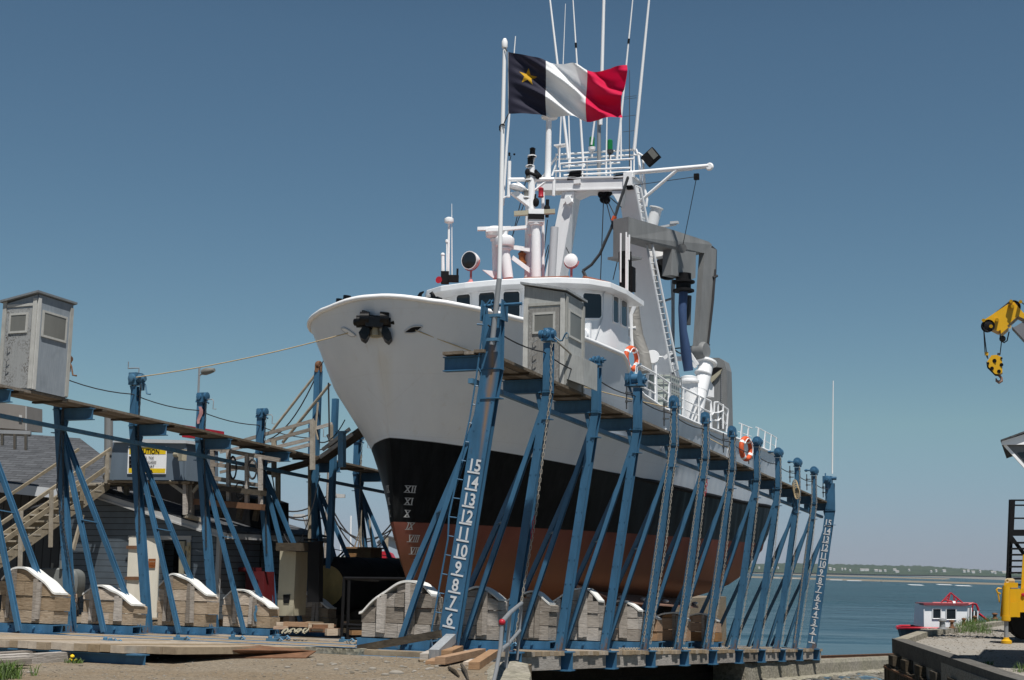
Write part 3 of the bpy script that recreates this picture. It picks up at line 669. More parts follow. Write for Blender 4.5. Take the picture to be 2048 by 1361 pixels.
def hb(s,z):
    d=max(0.,s-stem(z)); zb=keelz(max(s,9.9)); zc=capz(s); bl=blz(s); mid=bl+(zc-bl)*.5
    L=[(min(.35,2.0),HB0),(1.0,HB1),(2.54,HBR),(bl,HBB),(mid,HBM),(zc,HBC)]
    h=I(z,[l[0] for l in L],[I(d,[q[0] for q in l[1]],[q[1] for q in l[1]]) for l in L])
    r=z-zb   # close the bottom (turn of the bilge)
    rb=1.2-.65*min(1,max(0,(s-20)/6))
    if s>9.9 and r<rb: h*= math.sqrt(max(0,1-(1-max(r,0)/rb)**2))*.75+.25*max(r,0)/rb
    if 13<s<33.5 and 2.6<z<6.2: h-= .016*(math.sin(2*math.pi*s/.62)+.6*math.sin(s*5.3+z*2.1))*min(1,(s-13)/3)*(.4+.6*abs(math.sin(s*1.7+z)))
    return h
Nr=46; dl=[0,.03,.08,.15,.25,.4,.6,.85,1.15,1.5,2.,2.6,3.3,4.1,5,6,7,7.6,7.9,8.3,8.9,9.6]+list(np.arange(10.2,26.9,.21)); dmx=dl[-1]
SE=34.0
def col_s(d,z): return stem(z)+(SE-.25*max(0,(z-2.7))*0-stem(z))*d/dmx
def hull_rows(side):
    rows=[];zb_=[];zr_=[]
    for i in range(Nr+1):
        t=i/Nr; row=[]
        for d in dl:
            sn=6.3+(SE-6.3)*d/dmx if d>0 else 6.3
            zlo=keelz(max(9.9,8+(SE-8)*d/dmx)); z=zlo
            for _ in range(6):
                zc=capz(col_s(d,z)) if d>0 else STEM[-1][0]
                z=zlo+(zc-zlo)*t
            s=col_s(d,z); h=hb(s,z) if d>0 else 0.0
            row.append(SH(side*(h+(.0 if d>0 else 0)),s,z)); zb_.append(z-blz(s)); zr_.append(z-2.54)
        rows.append(row)
    return rows,zb_,zr_
b=MB(); b.tint=.5; WB=[];WR=[]
for sd in(1,-1):
    rows,zb_,zr_=hull_rows(sd)
    if sd<0: rows=[r[::-1] for r in rows]; n=len(dl); zb_=sum([zb_[i*n:(i+1)*n][::-1] for i in range(Nr+1)],[]); zr_=sum([zr_[i*n:(i+1)*n][::-1] for i in range(Nr+1)],[])
    b.grid(rows,True); WB+=zb_; WR+=zr_
# transom and bottom
rs,_,_=hull_rows(1); rp,_,_=hull_rows(-1)
tr=[r[-1] for r in rs]; tp=[r[-1] for r in rp]; n=len(tr)
b.grid([[tp[i],tr[i]] for i in range(n)],False); 
for i in range(n): z=s2l(tr[i])[2]; WB+=[z-4.05]*2; WR+=[z-2.54]*2
b.grid([[rp[0][j],rs[0][j]] for j in range(len(dl))],False)
for j in range(len(dl)): WB+=[-3,-3]; WR+=[-1,-1]
m,nt,bs=mat('hull_paint')
zbn=attr(nt,'zb'); zrn=attr(nt,'zr')
n1=noise(nt,1.1,5,.6,(1,1,.4)); n2=noise(nt,5,6,.7,(1,1,.2)); n3=noise(nt,.35,3,.5)
wh=mix(nt,ramp(nt,n1,[(.3,0),(.75,1)]),(.60,.655,.715),(.68,.73,.78)); wh=mix(nt,ramp(nt,n2,[(.66,0),(.80,.30)]),wh,(.58,.55,.49))
bk=mix(nt,ramp(nt,n2,[(.35,0),(.8,1)]),(.003,.0032,.0035),(.012,.013,.014))
rd=mix(nt,ramp(nt,n1,[(.3,0),(.7,1)]),(.125,.044,.035),(.195,.072,.053)); rd=mix(nt,ramp(nt,n2,[(.55,0),(.8,.5)]),rd,(.13,.06,.035))
tc=node(nt,'ShaderNodeTexCoord'); mp=node(nt,'ShaderNodeMapping'); mp.inputs['Rotation'].default_value=(0,0,YAW); nt.links.new(tc.outputs['Object'],mp.inputs[0]); sx=node(nt,'ShaderNodeSeparateXYZ'); nt.links.new(mp.outputs[0],sx.inputs[0]); cx=node(nt,'ShaderNodeCombineXYZ'); nt.links.new(sx.outputs[1],cx.inputs[0]); nt.links.new(sx.outputs[2],cx.inputs[1])
bk_=node(nt,'ShaderNodeTexBrick'); nt.links.new(cx.outputs[0],bk_.inputs[0]); bk_.inputs['Scale'].default_value=1; bk_.inputs['Brick Width'].default_value=4.2; bk_.inputs['Row Height'].default_value=1.45; bk_.inputs['Mortar Size'].default_value=.012; bk_.inputs['Mortar Smooth'].default_value=.6; seam=bk_.outputs['Fac']
strk=noise(nt,3.2,6,.8,(1,1,.06)); n4=noise(nt,.9,4,.6)
wh=mix(nt,mth(nt,'MULTIPLY',ramp(nt,strk,[(.56,0),(.72,.5)]),ramp(nt,n4,[(.4,0),(.65,1)])),wh,(.45,.42,.36)); wh=mix(nt,mth(nt,'MULTIPLY',seam,.12),wh,(.40,.40,.40))
wh=mix(nt,mth(nt,'MINIMUM',attr(nt,'streak'),1.),wh,(.50,.44,.30))
bk=mix(nt,mth(nt,'MULTIPLY',ramp(nt,strk,[(.5,0),(.75,.6)]),ramp(nt,n4,[(.45,0),(.7,1)])),bk,(.035,.037,.036))
low=mth(nt,'MULTIPLY',ramp(nt,mth(nt,'MULTIPLY_ADD',zrn,-.9,0),[(.15,0),(.9,1)]),.7); rd=mix(nt,low,rd,(.15,.072,.038))
step=lambda x:ramp(nt,mth(nt,'MULTIPLY_ADD',x,60,.5),[(.0,0),(1,1)])
c=mix(nt,step(mth(nt,'ADD',zrn,mth(nt,'MULTIPLY_ADD',n2,.03,-.015))),rd,bk); c=mix(nt,step(zbn),c,wh)
nt.links.new(c,bs.inputs['Base Color'])
ro=mix(nt,step(zrn),(.62,.62,.62),(.38,.38,.38)); nt.links.new(ro,bs.inputs['Roughness']); nt.links.new(mix(nt,step(zbn),(.07,.07,.07),(.4,.4,.4)),bs.inputs['Specular IOR Level'])
bump(nt,bs,mth(nt,'ADD',mth(nt,'ADD',n3,mth(nt,'MULTIPLY',n4,.12)),mth(nt,'MULTIPLY',seam,.025)),.3,.10)
WS=[]
for p in b.v:
    l=s2l(p); d=l[1]-stem(l[2]); x=abs(l[0]-HXf(l[2])); WS.append(max(0,.4*math.exp(-((l[0]-HXf(l[2])-.05)/.16)**2)*max(0,min(1,(6.75-l[2])/.3))*max(0,min(1,(l[2]-4.4)/2.2))*(1 if d<1.2 else 0)))
hull=b.build('hull',m,ship,{'zb':WB,'zr':WR,'streak':WS})
# recesses are added as pieces set on the plating
def hp(s,z,side=1,o=.01):  # a point on the plating, o proud of it
    h=hb(s,z); e=.03; ds=(hb(s+e,z)-hb(s-e,z))/(2*e); dz=(hb(s,z+e)-hb(s,z-e))/(2*e); n=unit(A(1,-ds,-dz)); q=A(h,s,z)+n*o; return SH(q[0]*side,q[1],q[2])
def hitx(x,y,side=1):      # photo position -> (s,z) on the plating
    d=ray(x,y); t=15.; best=None
    ts=np.arange(20,75,.05); prev=None
    for t in ts:
        l=s2l(CAM+d*t); zc=capz(l[1]) if l[1]>6.3 else 7.9
        if l[1]>stem(l[2]) and l[2]<zc and l[2]>.2:
            f=abs(l[0]-HXf(l[2]))-hb(l[1],l[2])
            if f<0 and ((l[0]-HXf(l[2]))*side>=0): return l[1],l[2]
    return None
# cap rail and rubbing strake
b=MB(); b.tint=.5
ss=[S0_+q for q in(0,.02,.05,.1,.16,.24,.34,.46,.6,.75,.95,1.2,1.5,1.9,2.4,3,3.7,4.5,5.5,6.6)]+[13,13.6]
pts=[SH(-hb(s+.02,capz(s)-.005),s,capz(s)) for s in ss[::-1]]+[SH(hb(s+.02,capz(s)-.005),s,capz(s)) for s in ss]
b.tube(pts,.062,10)
for sd in(1,-1):
    ss2=[13.6,13.75,13.9,14.2,14.6,15,15.5,16.3,17.2]+list(np.arange(18,33.9,.8))
    b.tube([SH(sd*hb(s,capz(s)-.01),s,capz(s)) for s in ss2],.06,8)
b.build('cap_rail',M['white'],ship)
b=MB(); b.tint=.5
for sd in(1,-1): b.tube([SH(sd*(hb(s,blz(s)-.03)+.0),s,blz(s)-.03) for s in np.arange(14.5,34,.5)],[.015+.06*min(1,k/8) for k in range(39)],8)
b.tube([SH(x,34,4.02) for x in np.linspace(-3.2,3.2,9)],.07,8); b.build('rubbing_strake',M['matblack'],ship)
b=MB(); b.tint=.5
b.grid([[SH(x*hb(s,capz(s)-1.0)*.985,s,I(s,[6.5,13.6,13.8,34],[6.7,6.35,5.2,5.1])) for x in(-1,-.5,0,.5,1)] for s in [6.9,7.3,8,9,10,12,13.6,13.8]+list(np.arange(15,33.9,1.5))],False)
b.build('deck',M['grayp'],ship)
# the bow anchor in its pocket on the stem
anc=MB(); anc.tint=.5
def BP(x,y,o=.0): # on a plane square to the view at the stem
    return at(x,y,at(750,650,33.2)[1] if False else YB)-A(0,o,0)
YB=ps(752,655,6.62)[1]-.10
anc.prism([BP(722,640,.12),BP(728,632,.12),BP(770,632,.12),BP(780,640,.12),BP(778,655,.12),BP(724,655,.12)],A(0,.34,0))
anc.cyl(BP(714,645,.10),BP(783,645,.10),.15,18); 
for sg,cx in((-1,731),(1,771)): 
    anc.cyl(BP(cx-9,641,.16),BP(cx+9,641,.16),.185,20); anc.lathe([(.05,-.02),(.09,0),(.09,.1),(.04,.12)],BP(cx+sg*13,646,.1),V*sg,14); anc.cyl(BP(cx-7,629,.0),BP(cx+7,629,.0),.10,12)
    x0=cx+sg*0; fl=[(728,655),(740,656),(741,668),(735,680),(731,683),(723,678),(719,668)] if sg<0 else [(765,656),(775,655),(783,668),(785,678),(778,686),(770,680),(764,668)]
    anc.prism([BP(x,y,.2) for x,y in fl][::-1],A(0,.2,-.06))
anc.box(BP(751,648,.16),.42,.3,.24); anc.cyl(BP(740,655,.10),BP(742,662,.10),.06,8)
an=anc.build('anchor',M['black'],ship)
b=MB(); b.tint=.5; b.prism([BP(738,662,.03),BP(760,662,.03),BP(766,674,.03),BP(754,676,.03),BP(740,674,.03)][::-1],A(0,.3,.0)); b.cyl(BP(750,655,.05),BP(751,672,.05),.10,8); b.build('hawse_lip',M['cream'],ship)
# fairleads: rolled rim round a flat patch, black for shade, white for sky
for (x,y,side,w,h,mm) in((828,659,1,.14,.075,'matblack'),(705,664,-1,.10,.11,'whitep')):
    r=hitx(x,y,side)
    if r is None: continue
    s0,z0=r; rim=MB(); rim.tint=.5; ring=[]; 
    for k in range(18):
        a=2*math.pi*k/18; ca,sa=math.cos(a),math.sin(a); e=.5; sl_=(hb(s0+.05,z0)-hb(s0-.05,z0))/.1; ring.append((s0+w/math.sqrt(1+sl_*sl_)*abs(ca)**e*np.sign(ca),z0+h*abs(sa)**e*np.sign(sa)))
    rim.tube([hp(q[0],q[1],side,.015) for q in ring],.022,6,closed=True); f=rim.build('fairlead',M['grayp'],ship)
    b=MB(); b.poly([hp(q[0],q[1],side,.03) for q in ring]); b.build('opening_patch',M[mm],f)
# bollards seen over the bow rail
for pxs,ss_,kind in(((686,600),7.6,'roller'),((838,592),9.6,'horn')):
    b=MB(); b.tint=.5; c=ps(*pxs,ss_)
    if kind=='roller': b.cyl(c-V*.12-Z*.3,c-V*.1+Z*.03,.09,10); b.cyl(c+V*.08-Z*.3,c+V*.12+Z*.1,.1,10); b.box(c-Z*.12,.36,.25,.05,(V,DH,Z))
    else:
        for sg,q in((-1,0),(1,.42)):
            o=c+V*q; b.tube([o-Z*.25,o-Z*.05,o+Z*.06+V*.05*sg*-1,o+Z*.1+V*.14*sg*-1 if sg<0 else o+Z*.03-V*.1],[.09,.07,.045,.02],8)
        b.box(c+V*.2-Z*.13,.85,.25,.1,(V,DH,Z))
    b.build('bollard',M['black'],ship)
# Roman draught marks on both bows
M['dmark']=paint('dull_white_marks',(.36,.37,.37),.7,.2)
RN=['VI','VII','VIII','IX','X','XI','XII']
def stroke(b,side,s0,z0,pts,w,dirx):
    (a,c),(e,f)=pts; p=A(a,c);q=A(e,f); d=unit(q-p); nn=A(-d[1],d[0])*w/2
    b.poly([hp(s0+dirx*u[0],z0+u[1],side,.012) for u in((p-nn),(p+nn),(q+nn),(q-nn))])
for side in(1,-1):
    for k,t in enumerate(RN):
        b=MB(); b.tint=.5
        z=1.53+.3*k-.06
        s0=stem(z)+(.20 if side>0 else .10); h=.165; x=0; sk=.0
        for ch in t:
            if ch=='I': segs=[((.02,0),(.02,h))]; wd=.055
            elif ch=='V': segs=[((0,h),(.05,0)),((.1,h),(.05,0))]; wd=.125
            else: segs=[((0,h),(.1,0)),((.1,h),(0,0))]; wd=.125
            for sg in segs: stroke(b,side,s0+x,z,sg,.026,1)
            if ch=='X': 
                for q in(0,h): stroke(b,side,s0+x-.01,z,((.0,q),(.12,q)),.012,1)
            x+=wd
        for q in(0,h): stroke(b,side,s0,z,((-.02,q),(x-.01,q)),.014,1)
        b.build('draught_mark',M['dmark'],ship)
# bilge keel with zinc blocks
b=MB(); b.tint=.5
sk=np.linspace(15.5,27.2,20)
def bk(s,o): 
    z=I(s,[15,16.5,18,22,27.5],[1.15,.98,.80,.62,.42]); h=hb(s,z); return SH(h+o,s,z-.45*o)
wid=[.02+.55*min(1,(i)/5,(19-i)/3+.15) for i in range(20)]
b.grid([[bk(s,-.1),bk(s,w)] for s,w in zip(sk,wid)],False); b.grid([[bk(s,w),bk(s,w)-Z*.05,bk(s,-.1)-Z*.06] for s,w in zip(sk,wid)],False)
bkk=b.build('bilge_keel',paint('bilge_plate',(.27,.16,.12),.7,.15),ship)
for q in(18.6,20.4,22.1,23.8,25.6):
    b=MB(); b.tint=.5; b.ball(bk(q,.42)+Z*.05,.1,10,6,(1.2,1.6,.6)); b.build('zinc_block',M['whitep'],bkk)
b=MB(); b.tint=.5; b.box(S(0,30.5,1.0),.3,1.4,1.7,(V,DH,Z)); b.box(S(0,27.3,.15),.25,4.5,.6,(V,DH,Z)); b.tube([S(0,28.3,1.),S(0,29.6,1.)],.18,10); b.build('rudder',M['matblack'],ship)
for k,s0 in enumerate((17.9,22.5,24.9)): # freeing ports: oval outlines welded on the bulwark
    b=MB(); b.tint=.5; pts=[]
    for i in range(16):
        a=2*math.pi*i/16; pts.append((s0+.10*np.sign(math.cos(a))*abs(math.cos(a))**.5,5.35+.33*np.sign(math.sin(a))*abs(math.sin(a))**.5))
    b.tube([hp(q[0],q[1],1,.01) for q in pts],.022,6,closed=True); b.build('freeing_port',M['grayp'],ship)
b=MB(); b.tint=.5; b.poly([hp(s,z,1,.012) for s,z in((29.0,4.35),(29.9,4.35),(29.9,4.55),(29.0,4.55))]); b.build('scupper_plate',M['timber_d'],ship)
# ------------------------------------------------------------------- wheelhouse
WP=[(-2.66,17.25),(-2.75,16.0),(-2.66,15.2),(-2.35,14.65),(-1.7,14.2),(-.9,13.98),(0,13.92),(.9,13.98),(1.7,14.2),(2.3,14.55),(2.6,15.0),(2.72,15.5),(2.72,16.0),(2.66,17.25)]
ZF,ZT=6.3,9.46
wh_=MB(); wh_.tint=.5
wh_.grid([[S(x,s,z) for x,s in WP] for z in(ZF,7,8,9,ZT)],True); wh_.add([S(x,s,ZT) for x,s in WP],[tuple(range(len(WP)))],False)
wh_.add([S(WP[0][0],WP[0][1],ZF),S(WP[-1][0],WP[-1][1],ZF),S(WP[-1][0],WP[-1][1],ZT),S(WP[0][0],WP[0][1],ZT)],[(0,1,2,3)],False)
house=wh_.build('wheelhouse',M['white'],ship)
def wall_hit(x,y):
    d=ray(x,y); best=None
    for (a,c) in zip(WP[:-1],WP[1:]):
        p=S(a[0],a[1],0);q=S(c[0],c[1],0); e=q-p
        try: t=_sol(e,-d,Z,CAM-p)
        except Exception: continue
        if -.02<=t[0]<=1.02 and t[1]>1 and (best is None or t[1]<best[0]): best=(t[1],unit(np.cross(e,Z)))
    if best is None: return None
    return CAM+d*best[0],best[1]
def window(px4,r=.07):
    pts=[wall_hit(*q) for q in px4]
    if any(p is None for p in pts): print('no wall',px4); return
    n=unit(sum(p[1] for p in pts)); n=n if n@(CAM-pts[0][0])>0 else -n
    c=[p[0] for p in pts]; rn=[]
    for i in range(4):
        a,p,q=c[i-1],c[i],c[(i+1)%4]; u1=unit(a-p);u2=unit(q-p)
        for k in range(5):
            t=k/4*math.pi/2; rn.append(p+u1*r*(1-math.sin(t))+u2*r*(1-math.cos(t)))
    b=MB(); b.tint=.5; rows=[[],[]]; ring=[]
    (x0,y0),(x1,y1),(x2,y2),(x3,y3)=px4; W_=x1-x0; rpx=min(6,W_*.3)
    for i in range(15):
        t=i/14; e_=min(t,1-t)*W_; ins=rpx-math.sqrt(max(0,rpx**2-max(0,rpx-e_)**2))
        for r_,(ya,yb,sg) in enumerate(((y0,y1,1),(y3,y2,-1))):
            h_=wall_hit(x0+(x1-x0)*t if r_==0 else x3+(x2-x3)*t,ya+(yb-ya)*t+ins*sg)
            if h_ is None: return
            nn=h_[1] if h_[1]@(CAM-h_[0])>0 else -h_[1]; rows[r_].append(h_[0]+nn*.016)
    b.grid(rows,True); fr=MB(); fr.tint=.5; fr.tube(rows[0]+rows[1][::-1],.024,6,closed=True)
    f=fr.build('window_frame',M['white'],ship); b.build('pane',M['glass'],f)
for q in(((873,596),(898,591),(898,640),(873,640)),((913,590),(942,587),(942,640),(913,640)),((957,586),(991,583),(991,640),(957,640)),((1006,583),(1041,582),(1041,637),(1006,637)),
  ((1057,582),(1095,582),(1095,637),(1057,637)),((1112,583),(1150,584),(1150,638),(1112,638)),((1165,585),(1203,588),(1203,638),(1165,638)),((1225,592),(1236,594),(1236,648),(1225,645)),((1241,599),(1253,603),(1253,656),(1241,651))): window(q)
# roof with thick rounded edge
RP=[(-2.95,17.75),(-3.08,17.2),(-3.16,15.6),(-3.0,14.7),(-2.6,14.05),(-1.9,13.6),(-1.0,13.38),(0,13.3),(1.0,13.38),(1.9,13.58),(2.6,14.0),(3.0,14.7),(3.1,15.8),(2.98,17.75)]
b=MB(); b.tint=.5
def rz(s): return I(s,[13.3,18.8],[0,-.0])
prof=[(0.93,9.44),(.992,9.45),(1.0,9.46),(1.0,9.60),(.992,9.62),(.93,9.66)]
b.grid([[S(x*k,16+(s-16)*k,z) for x,s in RP] for k,z in prof],False); 
for zz,o in((9.66,1),(9.44,-1)): b.add([S(x*.93,16+(s-16)*.93,zz) for x,s in RP][::o],[tuple(range(len(RP)))],False)
b.add([S(RP[0][0],RP[0][1],9.46),S(RP[-1][0],RP[-1][1],9.46),S(RP[-1][0],RP[-1][1],9.6),S(RP[0][0],RP[0][1],9.6)],[(0,1,2,3)],False)
roof=b.build('wheelhouse_roof',M['white'],ship)
b=MB(); b.tint=.5; b.prism([S(x*.9,16+(s-16)*.9,9.664) for x,s in RP][::-1],Z*.008); b.build('roof_deck_paint',paint('red_deck_paint',(.34,.07,.06),.6,.15),roof)
b=MB(); b.tint=.5; b.tube([S(2.4,14.1,9.68),S(2.75,15.2,9.70),S(2.8,17.2,9.70)],.05,6); b.tube([S(.7,13.75,9.7),S(2.0,14.0,9.7)],.035,6); b.build('roof_batten',paint('red_brown_wood',(.25,.09,.05),.7),roof)
# box vent with round port on the forward bulkhead, cable runs
def whpt(x,y,o=.03):
    r=wall_hit(x,y); 
    if r is None: return ps(x,y,14.5)
    n=r[1] if r[1]@(CAM-r[0])>0 else -r[1]; return r[0]+n*o
b=MB(); b.tint=.5; c=whpt(1170,663); b.box(c,.34,.12,.45,(V,DH,Z)); b.lathe([(.14,0),(.16,.05),(.13,.09)],c-DH*.06-Z*.1,-DH,16); 
for k in range(4): b.box(c-DH*.13-Z*(.1)+V*(.06*k-.09),.02,.02,.2,(V,DH,Z))
b.build('vent_box',M['white'],ship)
b=MB(); b.tint=.5; b.tube([whpt(*q) for q in((1214,578),(1205,588),(1203,636),(1196,660),(1188,682))],.02,6); b.tube([whpt(*q) for q in((903,575),(885,580),(873,590))],.012,5); b.tube([whpt(*q) for q in((948,574),(935,586))],.012,5); b.build('cable_run',M['grayp'],house)
# ------------------------------------------------------------------- roof gear
def Yof(x,s): return S(x,s,0)[1]
Y0=Yof(0,14.6); Y1=Yof(-2.3,15.2); Y2=Yof(1.4,14.8)
def searchlight(cx,cy,Y,r,look,back):
    root=None; b=MB(); b.tint=.5; c=at(cx,cy,Y); d=unit(A(*look)); L=.34
    b.lathe([(r*.2,-L),(r*.75,-L*.9),(r*.98,-L*.4),(r,0),(r*1.06,.0),(r*1.06,.03),(r*.97,.03)],c,d,20); o=b.build('searchlight',M['white'],ship)
    b=MB(); b.lathe([(r*.96,.032),(r*.5,.06),(.001,.07)],c,d,20); b.build('lens',M['glass'] if not back else M['white'],o)
    b=MB(); b.tint=.5; cc=c-d*.1; sd=unit(np.cross(d,Z)); b.tube([cc+sd*r*1.12*math.cos(a)+Z*r*1.15*math.sin(a) for a in np.linspace(math.pi,2*math.pi,12)],.02,6); b.cyl(cc-Z*r*1.1,cc-Z*(r*1.1+.26),.035,8); b.lathe([(.2,-.03),(.18,0),(.08,.05),(.05,.12)],A(cc[0],cc[1],at(cx,566,Y)[2]),Z,12); b.build('yoke',M['pink'],o)
searchlight(939,521,Y1,.27,(-.5,-.85,-.06),False); searchlight(1142,521,Y2,.19,(-.2,-1,.06),True)
def post(name,q0,q1,Y,r0,r1=None,m='white',par=None,n=12):
    b=MB(); b.tint=.5; p,q=at(*q0,Y),at(*q1,Y); b.tube([p,q],[r0,r0 if r1 is None else r1],n); return b.build(name,M[m],par or ship)
# radar scanners on pedestals
def radar(ped,top,bar0,bar1,Y,r,th,m='white'):
    o=post('radar_pedestal',ped,top,Y,r,r*.92); t=at(*top,Y)
    b=MB(); b.tint=.5; b.lathe([(r*1.3,-.02),(r*1.35,.03),(r*.8,.06)],t,Z,14); b.lathe([(.1,.05),(.27,.1),(.3,.2),(.29,.32),(.2,.4),(.08,.42)],t,Z,18) if m=='white' else b.box(t+Z*.24,.46,.4,.4)
    g=b.build('gearbox',M['white'],o)
    b=MB(); b.tint=.5; p,q=at(*bar0,Y),at(*bar1,Y); b.bar(p,q,.16,th); b.cyl(t+Z*.4,(p+q)/2,.07,10); b.build('scanner_bar',M[m],o)
    if m!='white':
        b=MB(); b.tint=.5; b.box(t+Z*.2-A(0,.02,0),.48,.42,.16); b.build('vent_band',M['matblack'],o)
    return o
radar((993,558),(990,481),(955,458.5),(1022,457),Y0+.5,.11,.10); radar((1016,557),(1009,499),(972,462),(1055,455),Y0+.1,.16,.09); radar((1072,556),(1072,450),(1028,428),(1110,423.5),Y0+.1,.15,.13,'cream')
b=MB(); b.tint=.5
for q in(((1024,515),(1064,545)),((1005,492),(1060,500)),((1008,540),(1003,520))): b.bar(at(*q[0],Y0+.25),at(*q[1],Y0+.25),.05,.13)
b.prism([at(965,540,Y0+.3),at(995,543,Y0+.3),at(987,557,Y0+.3)][::-1],A(0,.1,0)); b.tube([at(1055,557,Y0+.6),at(1057,400,Y0+.6)],.1,10); b.tube([at(1086,557,Y0+.9),at(1086,385,Y0+.9)],.05,8); b.build('mast_brace',M['white'],ship)
# signal mast with cross arm, lamps, radome
sm=post('signal_mast',(1063,470),(1063,332),Y0+.5,.13,.10); Ys=Y0+.5
b=MB(); b.tint=.5
b.tube([at(1017,360,Ys),at(1108,359,Ys)],.062,10); b.tube([at(1017,395,Ys),at(1019,323,Ys)],.055,8); b.tube([at(1108,360,Ys),at(1107,392,Ys)],.05,8)
b.tube([at(1034,364,Ys),at(1058,383,Ys)],.035,6); b.tube([at(1091,364,Ys),at(1066,384,Ys)],.035,6); b.tube([at(1006,397,Ys),at(1018,391,Ys),at(1018,328,Ys)],.03,6); b.cyl(at(1063,336,Ys),at(1069,315,Ys),.035,8)
for q in((1060,333),(1064,313),(1058,361),(1052,396)): b.lathe([(.14,-.02),(.14,.02)],at(*q,Ys),Z,12)
b.build('cross_arm',M['white'],sm)
for (x,y,r,m) in((1065,306,.10,'black'),(1060.5,325,.10,'black'),(1056,355,.085,'frost'),(1052,390,.08,'frost'),(1082,386,.09,'red')):
    b=MB(); b.tint=.5; c=at(x,y,Ys-.05); b.lathe([(r*.9,-.14),(r,-.12),(r*.85,-.1),(r*.85,.1),(r,.12),(r*.5,.16)],c,Z,12); b.build('signal_lamp',M[m],sm)
b=MB(); b.tint=.5
for (x,y,r) in((1055,345,.10),(1072,405,.12),(1094,418,.12),(1075,352,.09)): b.ball(at(x,y,Ys-.1),r,10,8,(.8,.6,1.2)); b.build('rigging_block',M['matblack'],sm); b=MB(); b.tint=.5
b.bar(at(1068,343,Ys),at(1080,356,Ys),.12,.16); b.tube([at(1055,345,Ys-.1),at(1075,352,Ys-.1)],.05,6); b.tube([at(1071,389,Ys-.1),at(1070,400,Ys-.1)],.03,6); b.tube([at(1095,400,Ys-.1),at(1094,435,Ys-.1)],.06,6); b.build('rigging_block',M['matblack'],sm)
b=MB(); b.tint=.5; b.prism([at(1021,385,Ys-.1),at(1036,383,Ys-.1),at(1063,402,Ys-.1),at(1060,415,Ys-.1)],A(0,.3,0)); b.lathe([(.12,0),(.22,.03),(.24,.10),(.15,.17),(.03,.18)],at(1032,381,Ys),A(.25,0,.97),14); b.build('radome_bracket',M['white'],sm)
b=MB(); b.tint=.5; b.tube([at(1019,323,Ys),at(1022,312,Ys)],.012,5); 
for k in range(3): a=k*2.09; b.ball(at(1022,309,Ys)+A(math.cos(a)*.1,math.sin(a)*.1,0),.035,6,5)
b.build('wind_vane',M['matblack'],sm)
b=MB(); b.tint=.5; c=at(1044,515,Y0+.4); b.lathe([(.03,.22),(.06,.18),(.13,.1),(.10,.05),(.10,-.12),(.14,-.14),(.14,-.2),(.07,-.24)],c,Z,12); b.build('deck_lantern',M['amber'],sm)
# left cluster of small aerials, horn
for nm,q0,q1,r0,r1 in(('aerial',(904,558),(903.6,408),.022,.008),('aerial',(896.5,558),(898,444),.038,.036),('aerial',(886,560),(885.6,510),.06,.05),('aerial',(893.5,558),(893.5,486),.022,.02),('aerial',(909,562),(908.5,552),.03,.02)):
    o=post(nm,q0,q1,Y1,r0,r1); c=at(*q1,Y1); b=MB(); b.tint=.5
    if q1[1]==444: b.lathe([(.05,-.06),(.14,-.02),(.15,.04),(.14,.1),(.06,.14)],c,Z,14); b.build('dome',M['white'],o)
    if q1[1]==510: b.ball(c,.065); b.build('ball_cap',M['white'],o)
    if q1[1]==486: b.lathe([(.03,0),(.05,.02),(.05,.08),(.02,.1)],c,Z,10); b.build('cap',M['white'],o)
b=MB(); b.tint=.5; c=at(890,556,Y1); b.box(c,.24,.3,.36); b.box(c+V*.3-Z*.05,.3,.2,.2); b.box(c+V*.42+Z*.05,.06,.1,.4); b.build('battery_box',M['matblack'],roof); b=MB(); b.lathe([(.03,0),(.05,.1),(.11,.22)],c-Z*.1-V*.1,A(-.4,-.9,0),12); b.build('horn',M['red'],roof)
# ------------------------------------------------------------------- gantry
YG=Yof(0,21.5)
def slab(pts,Y,th,name,m,par=None,yaw=True):
    b=MB(); b.tint=.5; q=[at(x,y,Y) for x,y in pts]; b.prism(q,DH*th if yaw else A(0,th,0)); return b.build(name,M[m],par or ship)
def gp(x,z,o=0): return S(x,21.2+o,z)
G=MB(); G.tint=.5
def boxleg(b,pa,pb,wa,wb,da,db): # tapered box between two centre points in the gantry plane
    b.hexa([pa-V*wa/2-DH*da/2,pa+V*wa/2-DH*da/2,pa+V*wa/2+DH*da/2,pa-V*wa/2+DH*da/2,pb-V*wb/2-DH*db/2,pb+V*wb/2-DH*db/2,pb+V*wb/2+DH*db/2,pb-V*wb/2+DH*db/2])
zt=s2l(ps(1180,372,21.2))[2]
gant=None
xl=s2l(ps(1122,400,21.2))[0]; xr=s2l(ps(1262,400,21.2))[0]; print('gantry',xl,xr,zt)
b=MB(); b.tint=.5; boxleg(b,S(xl+.0,21.2,zt-.1),S(xl-.2,21.2,zt+.22),.5,.5,.55,.55); 
boxleg(b,ps(1086,700,21.2),ps(1146,372,21.2),.62,.46,.75,.6); b.prism([ps(1142,398,21.0),ps(1182,380,21.0),ps(1172,378,21.0),ps(1135,380,21.0)],DH*.5); lg=b.build('gantry_leg',M['white'],ship)
b=MB(); b.tint=.5; boxleg(b,ps(1325,760,23.9),ps(1257,372,21.2),0.90,.58,.6,.6); b.build('gantry_leg',M['white'],ship)
b=MB(); b.tint=.5; b.bar(ps(1082,374,21.2),ps(1272,370,21.2),.75,.44); b.bar(ps(1078,364,21.2),ps(1276,359,21.2),.85,.06); b.bar(ps(1120,386,21.2),ps(1258,383,21.2),.8,.05); b.prism([ps(1132,384,20.85),ps(1150,384,20.85),ps(1126,410,20.85)],DH*.5); b.prism([ps(1222,382,20.85),ps(1248,382,20.85),ps(1240,412,20.85)],DH*.5); beam=b.build('gantry_beam',M['white'],ship)
